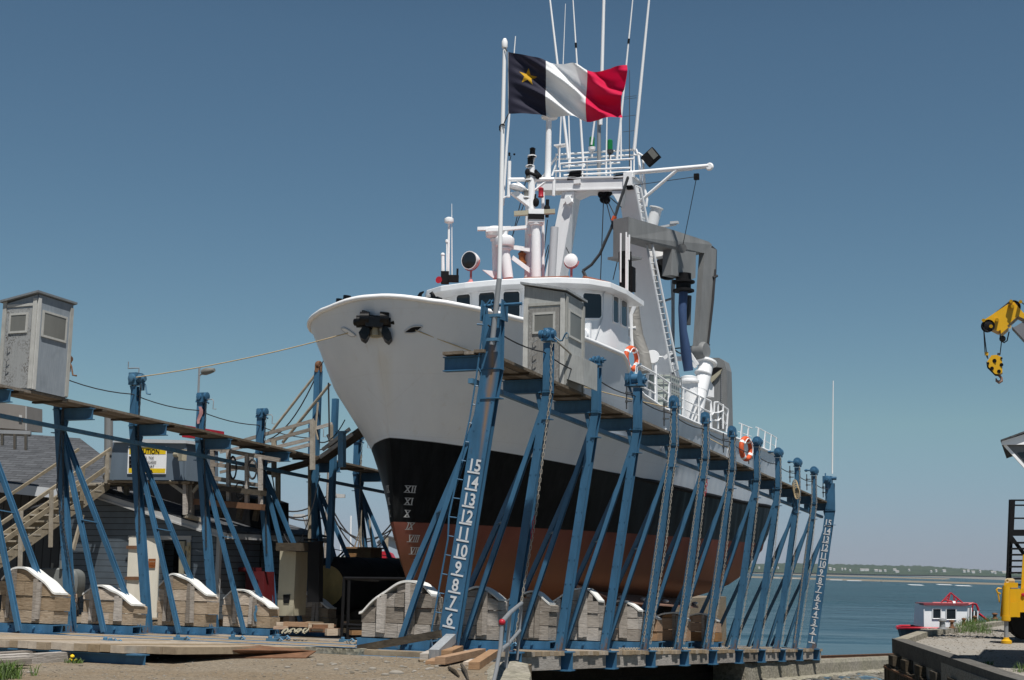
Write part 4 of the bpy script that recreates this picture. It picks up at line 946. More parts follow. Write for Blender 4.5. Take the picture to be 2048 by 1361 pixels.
b=MB(); b.tint=.5; c=ps(1138,402,20.8); b.box(c,.2,.2,.24,(unit(V+Z*.5),DH,unit(Z-V*.5))); b.box(ps(1155,364,20.8),.24,.1,.14,(V,DH,Z)); b.build('junction_box',M['white'],beam)
# rail basket on the beam
b=MB(); b.tint=.5
for y0,y1,x0,x1,o in((310,300,1112,1270,21.6),(319,310,1112,1276,21.6),(328,318,1122,1268,20.9),(343,336,1110,1262,20.9),(351,344,1128,1266,20.9),(334,326,1126,1240,21.6)): b.tube([ps(x0,y0,o),ps(x1,y1,o)],.035,6)
for x,yt,yb,o in((1112,308,372,21.6),(1120,326,366,20.9),(1174,315,362,21.6),(1213,312,362,21.6),(1221,311,362,20.9),(1165,324,362,20.9),(1268,300,362,21.6),(1262,318,362,20.9),(1138,320,340,21)): b.tube([ps(x,yt,o),ps(x,yb,o)],.028,6)
for q in(((1112,315),(1080,362)),((1080,350),(1060,385)),((1112,330),(1104,352))): b.tube([ps(*q[0],21.4),ps(*q[1],21.4)],.035,6)
b.tube([ps(x,y,21.6) for x,y in((1262,299),(1272,300),(1277,312),(1287,400),(1290,408),(1285,413))],.045,8); b.tube([ps(x,y,21.4) for x,y in((1277,307),(1285,312),(1290,380),(1294,400),(1293,412),(1276,420))],.045,8)
b.box(ps(1122,292,21.3),.42,.3,.05,(V,DH,Z)); b.tube([ps(1117,293,21.3),ps(1117,312,21.3)],.03,6)
b.build('rail_basket',M['white'],beam)
for x,y,r in((1184,285,.09),(1220,291,.09)):
    b=MB(); b.tint=.5; c=ps(x,y,21.3); b.lathe([(r,-.16),(r,.16),(r*.6,.2)],c,Z,12); o=b.build('green_lamp',M['green'],beam); b=MB(); b.tint=.5; b.lathe([(.04,-.5),(.05,-.3),(.12,-.28),(.13,-.18),(.06,-.16)],c,Z,10); b.build('lamp_base',M['white'] if x<1200 else M['dkgray'],o)
for (x,y,w,h,t) in((1148,351,.52,.3,0),(1240,353,.5,.14,0)):
    b=MB(); b.tint=.5; c=ps(x,y,20.8); b.prism([c-V*w/2-Z*h/2,c+V*w/2-Z*h/2,c+V*w*.45+Z*h/2,c-V*w*.3+Z*h/2],DH*.4); 
    for k in range(3): b.box(c-Z*(h*.3*k-.1)-DH*.02,w*.9,.02,.02,(V,DH,Z))
    b.build('floodlight',M['matblack'],beam)
b=MB(); b.tint=.5; c=ps(1302,315,21.2); ax=(unit(V*.8-Z*-.62),DH,unit(Z*.8-V*.62)); b.box(c,.52,.22,.42,ax); b.tube([ps(1283,317,21.3),ps(1296,320,21.2)],.04,6); fl=b.build('floodlight',M['matblack'],beam); b=MB(); b.box(c+ax[0]*.13-DH*.115,.2,.02,.36,ax); b.build('lens',M['frost'],fl)
# davit boom with block and wire, hoist block and wires
b=MB(); b.tint=.5; b.tube([ps(1255,347,20.9),ps(1418,332.5,20.9)],.075,10); b.tube([ps(1276,407,20.9),ps(1357,338,20.9)],.06,8); b.lathe([(.1,-.06),(.14,0),(.1,.06)],ps(1419,334,20.9),DH,12); b.bar(ps(1350,341,20.9),ps(1385,338,20.9),.05,.1); b.box(ps(1258,360,20.9),.3,.3,.45,(V,DH,Z)); bo=b.build('davit_boom',M['white'],ship)
b=MB(); b.tint=.5; b.box(ps(1393,354,20.9),.16,.12,.2,(V,DH,Z)); b.build('davit_block',M['matblack'],bo); b=MB(); b.tint=.5; b.box(ps(1260,372,20.9),.2,.16,.24,(V,DH,Z)); b.build('davit_block',M['matblack'],bo)
b=MB(); b.tint=.5; b.tube([ps(1393,356,20.9),ps(1366,490,21.5)],.012,4); b.tube([ps(1391,354,20.9),ps(1268,371,20.9)],.012,4); b.build('davit_wire',M['cable'],bo)
b=MB(); b.tint=.5; c=ps(1210,392,21.2)
for q in((0,0),(.12,.1),(-.12,.05),(.05,-.16),(-.05,-.12)): b.ball(c+V*q[0]+Z*q[1],.14,8,6)
hb_=b.build('hoist_block',M['matblack'],ship)
b=MB(); b.tint=.5
for q in(((1207,402),(1201,560)),((1212,402),(1232,480)),((1214,400),(1229,430)),((1216,392),(1243,415)),((1095,440),(1086,520)),((1110,450),(1142,515)),((1085,560),(1108,452)),((1240,500),(1226,560)),((1076,560),(1097,490))): b.tube([ps(*q[0],21.0),ps(*q[1],21.0)],.016,4)
b.tube([ps(1052,360,20),ps(1019,498,20)],.016,4); b.tube([ps(1058,380,20),ps(1015,500,20)],.014,4)
b.build('hoist_wires',M['cable'],ship)
b=MB(); b.tint=.5; pts=[ps(x,y,20.2) for x,y in((1256,355),(1246,385),(1236,415),(1228,440),(1222,458),(1210,485),(1200,508),(1183,530),(1166,542))]; b.tube(pts,.05,7); b.tube([p+V*.04*math.sin(i*2.3)+Z*.03*math.cos(i*2.3) for i,p in enumerate([pts[0]+(pts[-1]-pts[0])*0 if False else p for p in pts])],.03,5); b.tube([ps(1166,542,20.2),ps(1172,556,20.2)],.06,6); hz=b.build('hose_line',M['dkgray'],ship); b=MB(); b.cyl(ps(1230,433,20.15),ps(1226,442,20.15),.075,8); b.build('hose_clip',M['orange'],hz)
# ladder up the starboard leg
b=MB(); b.tint=.5
for (x0,y0,x1,y1) in((1270,372,1344,745),(1281,376,1356,740)): b.tube([ps(x0,y0,20.6),ps(x1,y1,20.6)],.04,6)
for k in range(30):
    t=k/29; b.tube([ps(1270+74*t,372+373*t,20.6),ps(1281+75*t,376+364*t,20.6)],.022,5)
b.build('leg_ladder',M['grayp'],ship)
# whip aerials standing on the gantry and mast
WHIP=[((1137,318),(1099,-8),.055,.03),((1118,335),(1131,8),.03,.01),((1167,335),(1146,1),.045,.02),((1201,250),(1208,-8),.065,.05),((1234,318),(1266,-5),.045,.02),((1268.6,300),(1299,-8),.06,.035),((1259,345),(1259,141),.02,.01),((1140.5,330),(1137,225),.03,.025),((1183,290),(1190,235),.035,.03),((1212,350),(1214,225),.03,.02),((1242,320),(1242,225),.03,.025),((1013,300),(1031,73),.04,.015)]
for i,(q0,q1,r0,r1) in enumerate(WHIP):
    s_=21.2 if i<11 else 15.4
    b=MB(); b.tint=.5; p,q=ps(*q0,s_),ps(*q1,s_); b.tube([p,p+(q-p)*.5,q],[r0,(r0+r1)/2,r1],7); o=b.build('whip_aerial',M['white'] if i!=6 else M['dkgray'],ship)
    if i in(2,4): 
        c=p+(q-p)*.71; b=MB(); b.tint=.5; b.cyl(c,c+(q-p)*.03,.04,7); b.build('joint',M['matblack'],o)
    if i==6:
        b=MB(); b.tint=.5
        for t in(.4,.55,.72,.74): b.tube([p+(q-p)*t-V*.25,p+(q-p)*t+V*.25],.008,4)
        b.build('crossbars',M['dkgray'],o)
b=MB(); b.tint=.5; b.tube([ps(1198,372,21.3),ps(1198,240,21.3)],.07,10); b.build('centre_pole',M['steel'],ship)
b=MB(); b.tint=.5; b.tube([ps(1095,370,21.3),ps(1098,235,21.3)],[.12,.10],10); b.lathe([(.1,-.1),(.28,-.04),(.30,0),(.3,.03)],ps(1099,235,21.3),Z,16); b.build('pole_mast',M['white'],ship)
b=MB(); b.tint=.5; b.tube([ps(1006,411,15.4),ps(1013,300,15.4)],.04,7); b.build('aerial_base',M['white'],ship)
b=MB(); b.tint=.5; b.tube([ps(1103,560,19.5),ps(1109,455,19.5)],.14,10); b.build('stub_post',M['grayp'],ship)
# ------------------------------------------------------------------- knuckle boom crane (folded)
SC=24.0
BD=unit(ps(1435,490,24.5)-ps(1232,440,18.5)); BD=unit(A(BD[0],BD[1],0)); BN=unit(np.cross(BD,Z)); BN=BN if BN@V<0 else -BN
cr=empty('deck_crane',ps(1405,800,SC)); tag(cr,'folded grey knuckle boom crane with blue covered ram on the ship deck','crane')
def cq(x,y,o=0): return ps(x,y,I(x,[1232,1435],[18.5,24.0])+o*.3)
def cslab(pts,name,th=.6,o=-.3,m='crane',par=None):
    b=MB(); b.tint=.5; b.prism([cq(x,y)-BN*(-o-.3)*1. for x,y in pts],BN*th); return b.build(name,M[m],par or cr)
cslab([(1257,434),(1345,460),(1418,484),(1424,490),(1419,507),(1405,506),(1342,498),(1262,474),(1257,512)][::-1],'boom')
cslab([(1256,509),(1284,516),(1284,520),(1256,514)][::-1],'boom_foot',.8,-.3)
cslab([(1344,492),(1392,500),(1391,556),(1384,559),(1342,550)][::-1],'ram_housing',.35,-.3)
b=MB(); b.tint=.5; b.cyl(cq(1364,497,-.58),cq(1364,497,-.72),.16,12); b.build('pivot_cap',M['crane'],cr)
b=MB(); b.tint=.5; b.cyl(cq(1367,548),cq(1367,568),.26,16); b.lathe([(.22,0),(.36,.02),(.36,.08),(.25,.12),(.25,.3),(.38,.32),(.38,.38),(.2,.42)],cq(1367,585),Z,18); b.build('slew_ring',M['matblack'],cr)
b=MB(); b.tint=.5; q=[cq(1367,582),cq(1365,620),cq(1366,660),cq(1372,705),cq(1377,742)]; b.tube(q,[.15,.145,.13,.18,.16],12); b.build('covered_ram',paint('dark_blue_cover',(.035,.07,.16),.7,.25),cr)
b=MB(); b.tint=.5; b.cyl(cq(1378,592,.3),cq(1376,650,.3),.09,8); b.build('ram_rod',M['dkgray'],cr)
cslab([(1410,490),(1433,500),(1430,560),(1416,705),(1396,700)][::-1],'outer_arm',.22,-.3)
cslab([(1426,492),(1435,500),(1434,545),(1419,690),(1413,700)][::-1],'arm_rail',.2,-.28,'dkgray')
b=MB(); b.tint=.5; b.tube([cq(1430,540,.0),cq(1426,600,-.35),cq(1416,690,-.3)],.045,6); b.tube([cq(1434,552,-.1),cq(1426,556,-.1)],.05,6); b.build('arm_hoses',M['cable'],cr)
b=MB(); b.tint=.5; b.lathe([(.26,-.1),(.31,0),(.31,.3),(.22,.4)],cq(1408,702,-.2),BN,16); b.build('elbow',M['crane'],cr)
b=MB(); b.tint=.5; b.cyl(cq(1400,782),cq(1414,722),.26,14); b.lathe([(.3,0),(.36,.02),(.36,.09),(.28,.12)],cq(1413,728),cq(1414,722)-cq(1400,782),16); b.lathe([(.27,0),(.285,.02),(.285,.06),(.26,.08)],cq(1405,750),cq(1414,722)-cq(1400,782),16)
b.cyl(cq(1388,850),cq(1402,770),.25,14); b.build('pedestal',M['white'],cr)
b=MB(); b.tint=.5; b.cyl(cq(1380,860,-.6),cq(1380,765,-.6),.27,14); b.lathe([(.27,-.05),(.34,0),(.34,.06),(.28,.08),(.28,.18),(.15,.22)],cq(1378,765,-.6),Z,16); b.build('vent_trunk',M['white'],ship)
cslab([(1412,745),(1428,775),(1428,795),(1404,790)][::-1],'side_panel',.2,-.3,'white')
# winch housing behind, other deck gear
b=MB(); b.tint=.5
WH=[(1395,716),(1438,716),(1448,722),(1453,740),(1456,865),(1400,850),(1400,780)]
b.prism([ps(x,y,26.2) for x,y in WH][::-1],DH*.7); wh2=b.build('net_winch_housing',M['crane'],ship)
b=MB(); b.tint=.5; b.prism([ps(x,y,26.15) for x,y in((1416,733),(1444,736),(1420,775))][::-1],DH*.1); b.build('opening_patch',M['matblack'],wh2); b=MB(); b.tint=.5; b.prism([ps(x,y,26.1) for x,y in((1444,738),(1440,748),(1412,778),(1414,760))][::-1],DH*.1); b.build('tan_panel',M['cream'],wh2)  # the opening is a flat black patch standing in for its shade
b=MB(); b.tint=.5
for k in range(26): b.cyl(ps(1443,745+4.2*k,26.17)-DH*.02,ps(1443,745+4.2*k,26.17),.022,6)
b.build('rivets',M['steel'],wh2)
b=MB(); b.tint=.5; b.cyl(ps(1304,452,22.5),ps(1313,417,22.5),.20,14); b.lathe([(.21,0),(.25,.01),(.25,.05),(.2,.06)],ps(1312.5,418,22.5),ps(1313,417,22.5)-ps(1304,452,22.5),14); b.build('exhaust_stack',M['white'],ship); b=MB(); b.tint=.5; b.cyl(ps(1318,516,22.5),ps(1313,480,22.5),.2,12); b.build('vent_stub',M['white'],ship)
b=MB(); b.tint=.5; b.bar(ps(1320,455,22.5),ps(1352,449,22.5),.08,.07); b.box(ps(1349,446,22.5),.28,.14,.08,(V,DH,Z)); b.build('work_light',M['grayp'],ship)
b=MB(); b.tint=.5; c=ps(1336,535,23.2); ax=unit(-DH+V*.25); b.lathe([(.20,-.14),(.33,-.16),(.44,-.1),(.46,0),(.44,.1),(.33,.16),(.20,.14)],c,ax,24); ty=b.build('fender_tyre',M['matblack'],ship); b=MB(); b.tint=.5; b.lathe([(.0,.07),(.1,.09),(.2,.10),(.22,.13)],c,ax,20); b.build('rim',M['grayp'],ty)
b=MB(); b.tint=.5; q=[ps(x,y,18.6) for x,y in((1262,600),(1266,640),(1272,675),(1284,710),(1290,745))]; n=120; rows=[]
pp=[q[0]+(q[-1]-q[0])*0]; cs=[]
for i in range(n+1):
    t=i/n*4; k=min(int(t),3); cs.append(q[k]+(q[k+1]-q[k])*(t-k))
b.tube(cs,[.235+.012*(i%2) for i in range(n+1)],14); b.build('corrugated_duct',paint('grey_duct',(.30,.29,.27),.6,.1),ship)
b=MB(); b.tint=.5; b.tube([ps(x,y,18.4) for x,y in((1264,700),(1263,655),(1262,630),(1268,615),(1270,600))],.07,8); b.tube([ps(1258,657,18.4),ps(1272,656,18.4)],.05,8); b.tube([ps(1244,676,17.6),ps(1252,680,17.6),ps(1253,692,17.6),ps(1262,703,17.6)],.09,8); b.ball(ps(1252,681,17.6),.15,10,8); b.build('deck_pipe',M['white'],ship)
b=MB(); b.tint=.5; c=ps(1305,715,18.8); b.lathe([(.20,.12),(.23,.0),(.22,-.05),(.19,-.04),(.15,.06)],c,-DH*.9+V*.35,20); b.tube([c-Z*.15-V*.12,c-Z*.95-V*.2],.05,8); b.tube([c-Z*.15+V*.1,c-Z*.95+V*.1],.05,8); b.tube([c-V*.33,c+V*.33],.03,6); b.build('mushroom_vent',M['white'],ship)
b=MB(); b.tint=.5; b.tube([ps(1346,760,23.4),ps(1346,600,23.4),ps(1347,560,23.4)],.06,8); b.bar(ps(1318,606,23.4),ps(1348,596,23.4),.05,.07); b.build('guy_post',M['steel'],ship)
b=MB(); b.tint=.5; b.tube([ps(1346,698,23.4),ps(1420,690,23.4)],.025,5); b.tube([ps(1346,698,23.4),ps(1356,705,23.4),ps(1372,712,23.4)],.025,5); b.tube([ps(1346,720,23.4),ps(1342,560,23.4)],.01,4); b.build('deck_line',M['cable'],ship)
b=MB(); b.tint=.5; b.bar(ps(1328,717,21.5),ps(1344,705,21.5),.05,.12); b.build('deck_bracket',M['white'],ship); b=MB(); b.tint=.5; b.bar(ps(1352,718,22.5),ps(1364,718,22.5),.05,.16); b.build('deck_bracket',M['white'],ship); b=MB(); b.tint=.5; b.bar(ps(1347,725,22.5),ps(1362,775,22.5),.1,.12); b.build('deck_bracket',M['white'],ship); b=MB(); b.tint=.5; b.bar(ps(1372,695,22.8),ps(1395,730,22.8),.1,.1); b.build('deck_bracket',M['white'],ship); b=MB(); b.tint=.5; b.bar(ps(1370,712,22.8),ps(1392,735,22.8),.1,.1); b.build('deck_bracket',M['white'],ship)
b=MB(); b.tint=.5; b.box(ps(1255,560,17.2),.42,.3,.75,(V,DH,Z)); b.cyl(ps(1251,540,17.2),ps(1250,505,17.2),.2,12); b.build('exhaust_fan',M['matblack'],ship)
b=MB(); b.tint=.5
for x,y0,y1 in((1241,467,565),(1252,465,580),(1255,475,585),(1258,470,520)): b.tube([ps(x,y1,17.0),ps(x+.5,y0,17.0)],.028,6)
b.build('thin_aerials',M['white'],ship)
# railings on the main bulwark
def rail(name,pts,zs,step=1.3,lean=.0,x_off=.0):
    b=MB(); b.tint=.5
    def q(s,z): return SH(hb(s,capz(s)-.05)-.06-x_off,s,z)
    ss_=np.arange(pts[0],pts[1],.6)
    for dz in zs: b.tube([q(s,capz(s)+dz) for s in ss_],.02 if dz==zs[-1] else .013,5)
    for s in np.arange(pts[0]+.3,pts[1],step): b.prism([q(s-.09,capz(s)),q(s+.09,capz(s)),q(s+.03,capz(s)+zs[-1]),q(s-.05,capz(s)+zs[-1])],V*.03)
    return b.build(name,M['white'],ship)
b=MB(); b.tint=.5
def rq(x,y,s): return ps(x,y,s)
top=[(1254,715,14.),(1272,727,15.2),(1311,748,17.2),(1337,766,18.8),(1366,777,20.5),(1397,792,22.3),(1421,803,23.7)]
def rl(dy,r): b.tube([ps(x,y+dy*(1-.0*i),s) for i,(x,y,s) in enumerate(top[1:])],r,6)
rl(0,.035); rl(22,.022); rl(40,.022)
for (x,y,s) in top[1:]: b.prism([ps(x,y+58,s)-DH*.1,ps(x,y+58,s)+DH*.1,ps(x,y,s)+DH*.04,ps(x,y,s)-DH*.04],V*.04)
b.tube([ps(x,y,s) for x,y,s in((1421,803,23.7),(1424,830,23.7),(1428,826,24),(1429,805,24),(1436,805,24.5),(1456,819,25.6),(1453,865,25.6))],.035,6)
b.tube([ps(x,y,s) for x,y,s in((1428,826,24),(1436,826,24.4),(1446,822,25),(1453,832,25.6))],.03,6); b.tube([ps(x,y,s) for x,y,s in((1420,840,24),(1436,842,24.4),(1442,836,25),(1453,850,25.6))],.03,6)
for (x,s) in((1436,24.5),(1446,25)): b.tube([ps(x,809,s),ps(x,858,s)],.03,6)
b.build('side_rail',M['white'],ship)
rail('stern_rail',(28.6,33.6),(.35,.7),1.3)
rail('stern_rail',(26.2,28.4),(.3,.6),1.)
# mooring lines from the bow
def rope(name,pts,label,m='rope',r=.014):
    b=MB(); b.tint=.5; b.tube(pts,r,6); o=b.build(name,M[m]); tag(o,label,'rope'); return o
def sag(p,q,d,n=10): return [p+(q-p)*t-Z*d*4*t*(1-t) for t in np.linspace(0,1,n)]
f1=hitx(705,665,-1); f2=hitx(831,660,1)
pa=hp(f1[0],f1[1],-1,.03) if f1 else ps(706,664,8); pb=hp(f2[0],f2[1],1,.03) if f2 else ps(840,660,8)
rope('mooring_line',sag(pa,P(US[2],WL-EX+.1,6.2)-DH*.15,.10),'tan mooring rope from the bow to a rusty winch post on the left')
rope('mooring_line',sag(pb,P(US[4],EX-.15,5.95),.15),'tan mooring rope running from the bow fairlead behind the right-hand shed')
rope('mooring_line',[ps(1362,830,21.5),ps(1400,868,22),P(US[6]-.1,EX-.1,5.6)],'brown rope slanting down the hull side between the sheave posts')
# lifebuoys and tank: things of their own that rest on the ship or walkway
def lifebuoy(c,ax,r,label,flat=1.):
    root=empty('lifebuoy',c); tag(root,label,'lifebuoy')
    ax=unit(ax); x=unit(np.cross(ax,Z)); y=np.cross(x,ax)
    b=MB(); b.tint=.5; b.tube([c+x*r*math.cos(a)+y*r*math.sin(a) for a in np.linspace(0,2*math.pi,29)[:-1]],r*.26,10,closed=True); b.build('ring',M['orange'],root)
    b=MB(); b.tint=.5
    for k in range(4):
        a=k*math.pi/2+.6; o=c+x*r*math.cos(a)+y*r*math.sin(a); t=-x*math.sin(a)+y*math.cos(a); b.lathe([(r*.275,-.035),(r*.275,.035)],o,t,10)
    b.build('band',M['white'],root)
    b=MB(); b.tint=.5; b.tube([c+ax*r*.28+x*r*.9*math.cos(a)+y*r*1.0*math.sin(a)-Z*.04*math.sin(a*2)**2 for a in np.linspace(.6,3.7,12)],.016,5); b.build('grab_line',M['white'],root)
lifebuoy(ps(1263,718,15.8),V*.97-DH*.2,.31,'orange lifebuoy hanging on the ship rail below the wheelhouse')
lifebuoy(pu(1492,898,18.0),V*.97-DH*.22,.30,'orange lifebuoy hung on the hand line beside the right-hand walkway')
tk=empty('liquid_tank',ps(1320,830,19.5)); tag(tk,'white caged plastic tank on the ship deck below the gantry leg','tank')
c=ps(1318,793,19.5); b=MB(); b.box(c,1.05,1.0,1.25,(V,DH,Z)); b.lathe([(.14,0),(.14,.06)],c+Z*.63,Z,12); b.build('bottle',paint('milky_plastic',(.52,.57,.52),.4,.12),tk)
b=MB(); b.tint=.5
for k in range(6):
    z=-.6+.24*k; 
    for sg in(-1,1): b.tube([c+V*.56*-1+DH*.53*sg+Z*z,c+V*.56+DH*.53*sg+Z*z],.014,5); b.tube([c+V*.56*sg-DH*.53+Z*z,c+V*.56*sg+DH*.53+Z*z],.014,5)
for k in range(6):
    x=-.56+.224*k
    for sg in(-1,1): b.tube([c+V*x+DH*.54*sg-Z*.6,c+V*x+DH*.54*sg+Z*.64],.014,5); b.tube([c+V*.57*sg+DH*(x*.95)-Z*.6,c+V*.57*sg+DH*(x*.95)+Z*.64],.014,5)
b.build('cage',M['steel'],tk); b=MB(); b.tint=.5; b.box(c-V*.12-DH*.545-Z*.1,.42,.02,.5,(V,DH,Z)); b.build('label_plate',M['grayp'],tk)
# =================================================================== GROUND
def gravelmat(name,c1,c2,c3,bs=.6,sc=14):
    m,nt,b=mat(name); n=noise(nt,sc,8,.75); v=node(nt,'ShaderNodeTexVoronoi'); v.inputs['Scale'].default_value=sc*2.2; tc=node(nt,'ShaderNodeTexCoord'); nt.links.new(tc.outputs['Object'],v.inputs['Vector'])
    c=mix(nt,ramp(nt,n,[(.3,0),(.72,1)]),c1,c2); big=noise(nt,.45,7,.75); c=mix(nt,ramp(nt,big,[(.40,0),(.58,.9)]),c,c3)
    sp=node(nt,'ShaderNodeSeparateColor'); nt.links.new(v.outputs['Color'],sp.inputs[0]); hs=node(nt,'ShaderNodeHueSaturation'); nt.links.new(c,hs.inputs['Color']); nt.links.new(mth(nt,'MULTIPLY_ADD',sp.outputs[0],.55,.72),hs.inputs['Value'])
    nt.links.new(hs.outputs[0],b.inputs['Base Color']); b.inputs['Roughness'].default_value=.95; b.inputs['Specular IOR Level'].default_value=.15
    bump(nt,b,mth(nt,'ADD',v.outputs['Distance'],n),bs,.03); return m
M['gravel']=gravelmat('yard_gravel',(.14,.115,.085),(.31,.265,.205),(.20,.155,.105))
M['gravelq']=gravelmat('quay_gravel',(.23,.215,.19),(.36,.34,.31),(.29,.265,.23))
M['conc']=gravelmat('old_concrete',(.22,.20,.165),(.33,.305,.255),(.24,.225,.17),.5,6)
M['mud']=gravelmat('tidal_mud',(.07,.062,.05),(.19,.175,.14),(.10,.095,.07),1.,3)
def ext(name,pts,z,depth,m,kind='structure',label=None,cat=None):
    b=MB(); b.tint=.5; b.prism([A(p[0],p[1],z) for p in pts],-Z*depth); 
    o=b.build(name,m); tag(o,label,cat,None,kind); return o
q=lambda u,v:tuple(P(u,v,0)[:2])
yard=[(.30,-30),(.30,22.75),q(-1.35,2.2),q(-1.2,.35),q(-1.2,-11.75),q(45,-11.75),q(62,-12),(-60,170),(-400,260),(-400,-30)]
ext('yard_ground',yard,0.,7,M['gravel'])
quay=[(9.88,37.05),(8.2,24.2),(7.3,14),(6,-30),(80,-30),(80,60),(28,56),(17.9,52.6),(13.7,44.8),(12.3,42.6)]
ext('quay_ground',quay,-.24,6,M['gravelq'])
# slip bed, its side wall and the tidal foreshore
b=MB(); b.tint=.5; b.grid([[P(u,v,-1.9 if u<20 else -1.25) for v in(-11.75,-6,-.9)] for u in(-1.2,10,19.9,20.1,40,70,95)],False); tag(b.build('slip_bed',M['conc']),kind='structure')
b=MB(); b.tint=.5
us_=list(np.arange(20.3,96,.9)); rows=[]
for u in us_:
    j=.03*math.sin(u*1.7)+.02*math.sin(u*4.1); rows.append([P(u,-.95,-2.2),P(u,-.95,-.42),P(u,-.02+j*.3,-.42+j*.25),P(u,.05+j*.4,-.55),P(u,.10+j*.4,-1.0),P(u,.10,-2.4)])
b.grid(rows,False); b.add(rows[0],[(0,1,2,3,4,5)],False); w=b.build('slip_wall',M['conc']); tag(w,kind='structure')
b=MB(); b.tint=.5; rows=[]
for u in np.arange(22,90,.5):
    j=.05*math.sin(u*2.3)+.04*math.sin(u*5.7); rows.append([P(u,.1,-.93+j*.2),P(u,.40+j,-.95+j*.3),P(u,.55+j,-1.04+j*.6),P(u,.6+j,-1.5)])
b.grid(rows,False); tag(b.build('footing_ledge',M['conc']),'low rough concrete ledge along the foot of the slip wall','ledge')
for v,w_ in((-.55,-.36),):
    b=MB(); b.tint=.5; b.ibar(P(2,v,w_),P(92,v,w_),.09,.12,Z,.03); tag(b.build('slip_rail',M['rust']),'rusty rail running along the slip wall toward the water','rail')
b=MB(); b.tint=.5; rows=[]; rng=np.random.RandomState(3)
for u in np.arange(-8,96,.6):
    r=[]
    for v in list(np.arange(.05,7,.35))+[8,10,13,17,22,30,45]:
        p=P(u,v,-1.02-.045*v); h=.10*math.sin(u*1.3+v*2.)*math.sin(v*1.7-u*.6)+rng.uniform(-.05,.05)
        r.append(p+Z*h*(1 if v>.3 else .2))
    rows.append(r)
b.grid(rows,True)
mm,nt,bb=mat('wet_foreshore'); n=noise(nt,2.2,8,.7); n2=noise(nt,.45,4,.6); c=mix(nt,ramp(nt,n,[(.3,0),(.7,1)]),(.05,.045,.035),(.23,.215,.17)); n3=noise(nt,1.1,5,.7); c=mix(nt,ramp(nt,n3,[(.5,0),(.6,.8)]),c,(.055,.06,.03)); pud=ramp(nt,n2,[(.50,0),(.53,1)]); c=mix(nt,pud,c,(.03,.035,.035)); nt.links.new(c,bb.inputs['Base Color']); nt.links.new(ramp(nt,n2,[(.50,.85),(.53,.06)]),bb.inputs['Roughness']); bump(nt,bb,mth(nt,'MULTIPLY',n,mth(nt,'SUBTRACT',1,pud)),1.,.08)
tag(b.build('tidal_foreshore',mm),kind='structure')
b=MB()
for _ in range(900):
    u=rng.uniform(24,70); v=rng.uniform(.5,6.5); r=rng.uniform(.04,.16); c=P(u,v,-1.0-.045*v); k=b.tint=rng.uniform(0,1); b.ball(c,r,6,4,(1,rng.uniform(.6,1.2),.6))
tag(b.build('shore_stones',wood('shore_stone',(.07,.065,.05),(.25,.235,.2),tv=.7,scale=3)),'dark wet stones scattered over the tidal mud beside the slip','stones',None,'stuff')
b=MB(); rows=[]
for _ in range(1500):   # loose stones on the near gravel
    Y=19.2+5.2*rng.rand()**1.5; X=rng.uniform(-8.5,.25); p=A(X,Y,0)
    uvw=(p-O)@DH
    if uvw>-1.4: continue
    b.tint=rng.uniform(0,1); r=.007+.013*rng.rand()**3+(.018 if rng.rand()<.02 else 0); b.ball(p+Z*r*.2,r,5,3,(1,rng.uniform(.6,1.3),.6))
for _ in range(170):
    x=rng.uniform(660,1000); y=1306+50*rng.rand()**1.6; b.tint=rng.uniform(0,1); r=.012+.035*rng.rand()**3; b.ball(onz(x,y,r*.2),r,5,4,(1,rng.uniform(.6,1.4),.55))
for (x,y,r) in((792,1347,.09),(770,1350,.05),(575,1335,.04),(60,1345,.04),(640,1330,.05),(860,1338,.05),(1020,1352,.06),(745,1338,.05)): b.tint=.8; b.ball(onz(x,y,.01),r,7,5,(1.3,.8,.5))
tag(b.build('loose_stones',wood('loose_stone',(.16,.14,.11),(.29,.26,.22),tv=.6,scale=3)),'small loose stones strewn over the gravel in front','stones',None,'stuff')
# =================================================================== FOREGROUND TIMBER
def plank(p,q,w,h,m,label,cat='plank',grp=None,name='plank'):
    b=MB(); p=np.asarray(p);q=np.asarray(q); b.bar(p,q,w,h); d=unit(q-p)
    o=b.build(name,M[m]); tag(o,label,cat,grp); return o
g=lambda x,y,z=0.:onz(x,y,z)
for k in range(4):
    pa,pb=g(-40,1312+k*5,.10),g(62-k*2,1306+k*5.5,.10); plank(pa,pb,.2,.07,'timber_g','grey plank in the low stack at the bottom left corner, %s'%['farthest from the camera','second from the back','third from the back','nearest the camera'][k],'plank','planks stacked at the left corner')
plank(g(66,1318,.07),g(190,1310,.07),.17,.15,'timber_g','long grey timber lying on gravel behind the dandelion','timber')
b=MB(); b.tint=.4; b.prism([onz(333,1300,.17),onz(520,1291,.17),onz(632,1302,.10),onz(612,1315,.02),onz(388,1315,.02)],-Z*.018); b2=b.build('ramp_plate',M['rust']); tag(b2,'rusty flat steel plate ramping from gravel onto the deck','plate')
b=MB()
for k in range(9): b.box(onz(635+k*9,1300+.4*k,.05),.35,.25,.10,(unit(V+A(0,.2*math.sin(k),0)),DH,Z))
tag(b.build('broken_edging',M['conc']),'broken rough concrete edging between gravel and deck','edging')
def beam(p,q,w,h,m,label,cat='timber'): return plank(p,q,w,h,m,label,cat,None,'timber')
beam(g(716,1298,.06),pu(882,1268,-.75),.05,.13,'timber_d','long thin dark plank leaning across the foot of the numbered post','plank')
beam(pu(868,1309,-1.75),pu(902,1277,-.55),.17,.15,'board_g','short thick grey painted beam propped on timber scraps')
plank(g(880,1322,.09),g(962,1304,.09),.17,.11,'timber_n','long fresh brown plank lying in front of the handrail')
plank(g(948,1332,.06),g(988,1306,.06),.17,.11,'timber_n','shorter brown plank lying nearest the handrail')
plank(g(838,1322,.02),g(905,1322,.02),.13,.03,'timber_t','pale broken board under the brown planks')
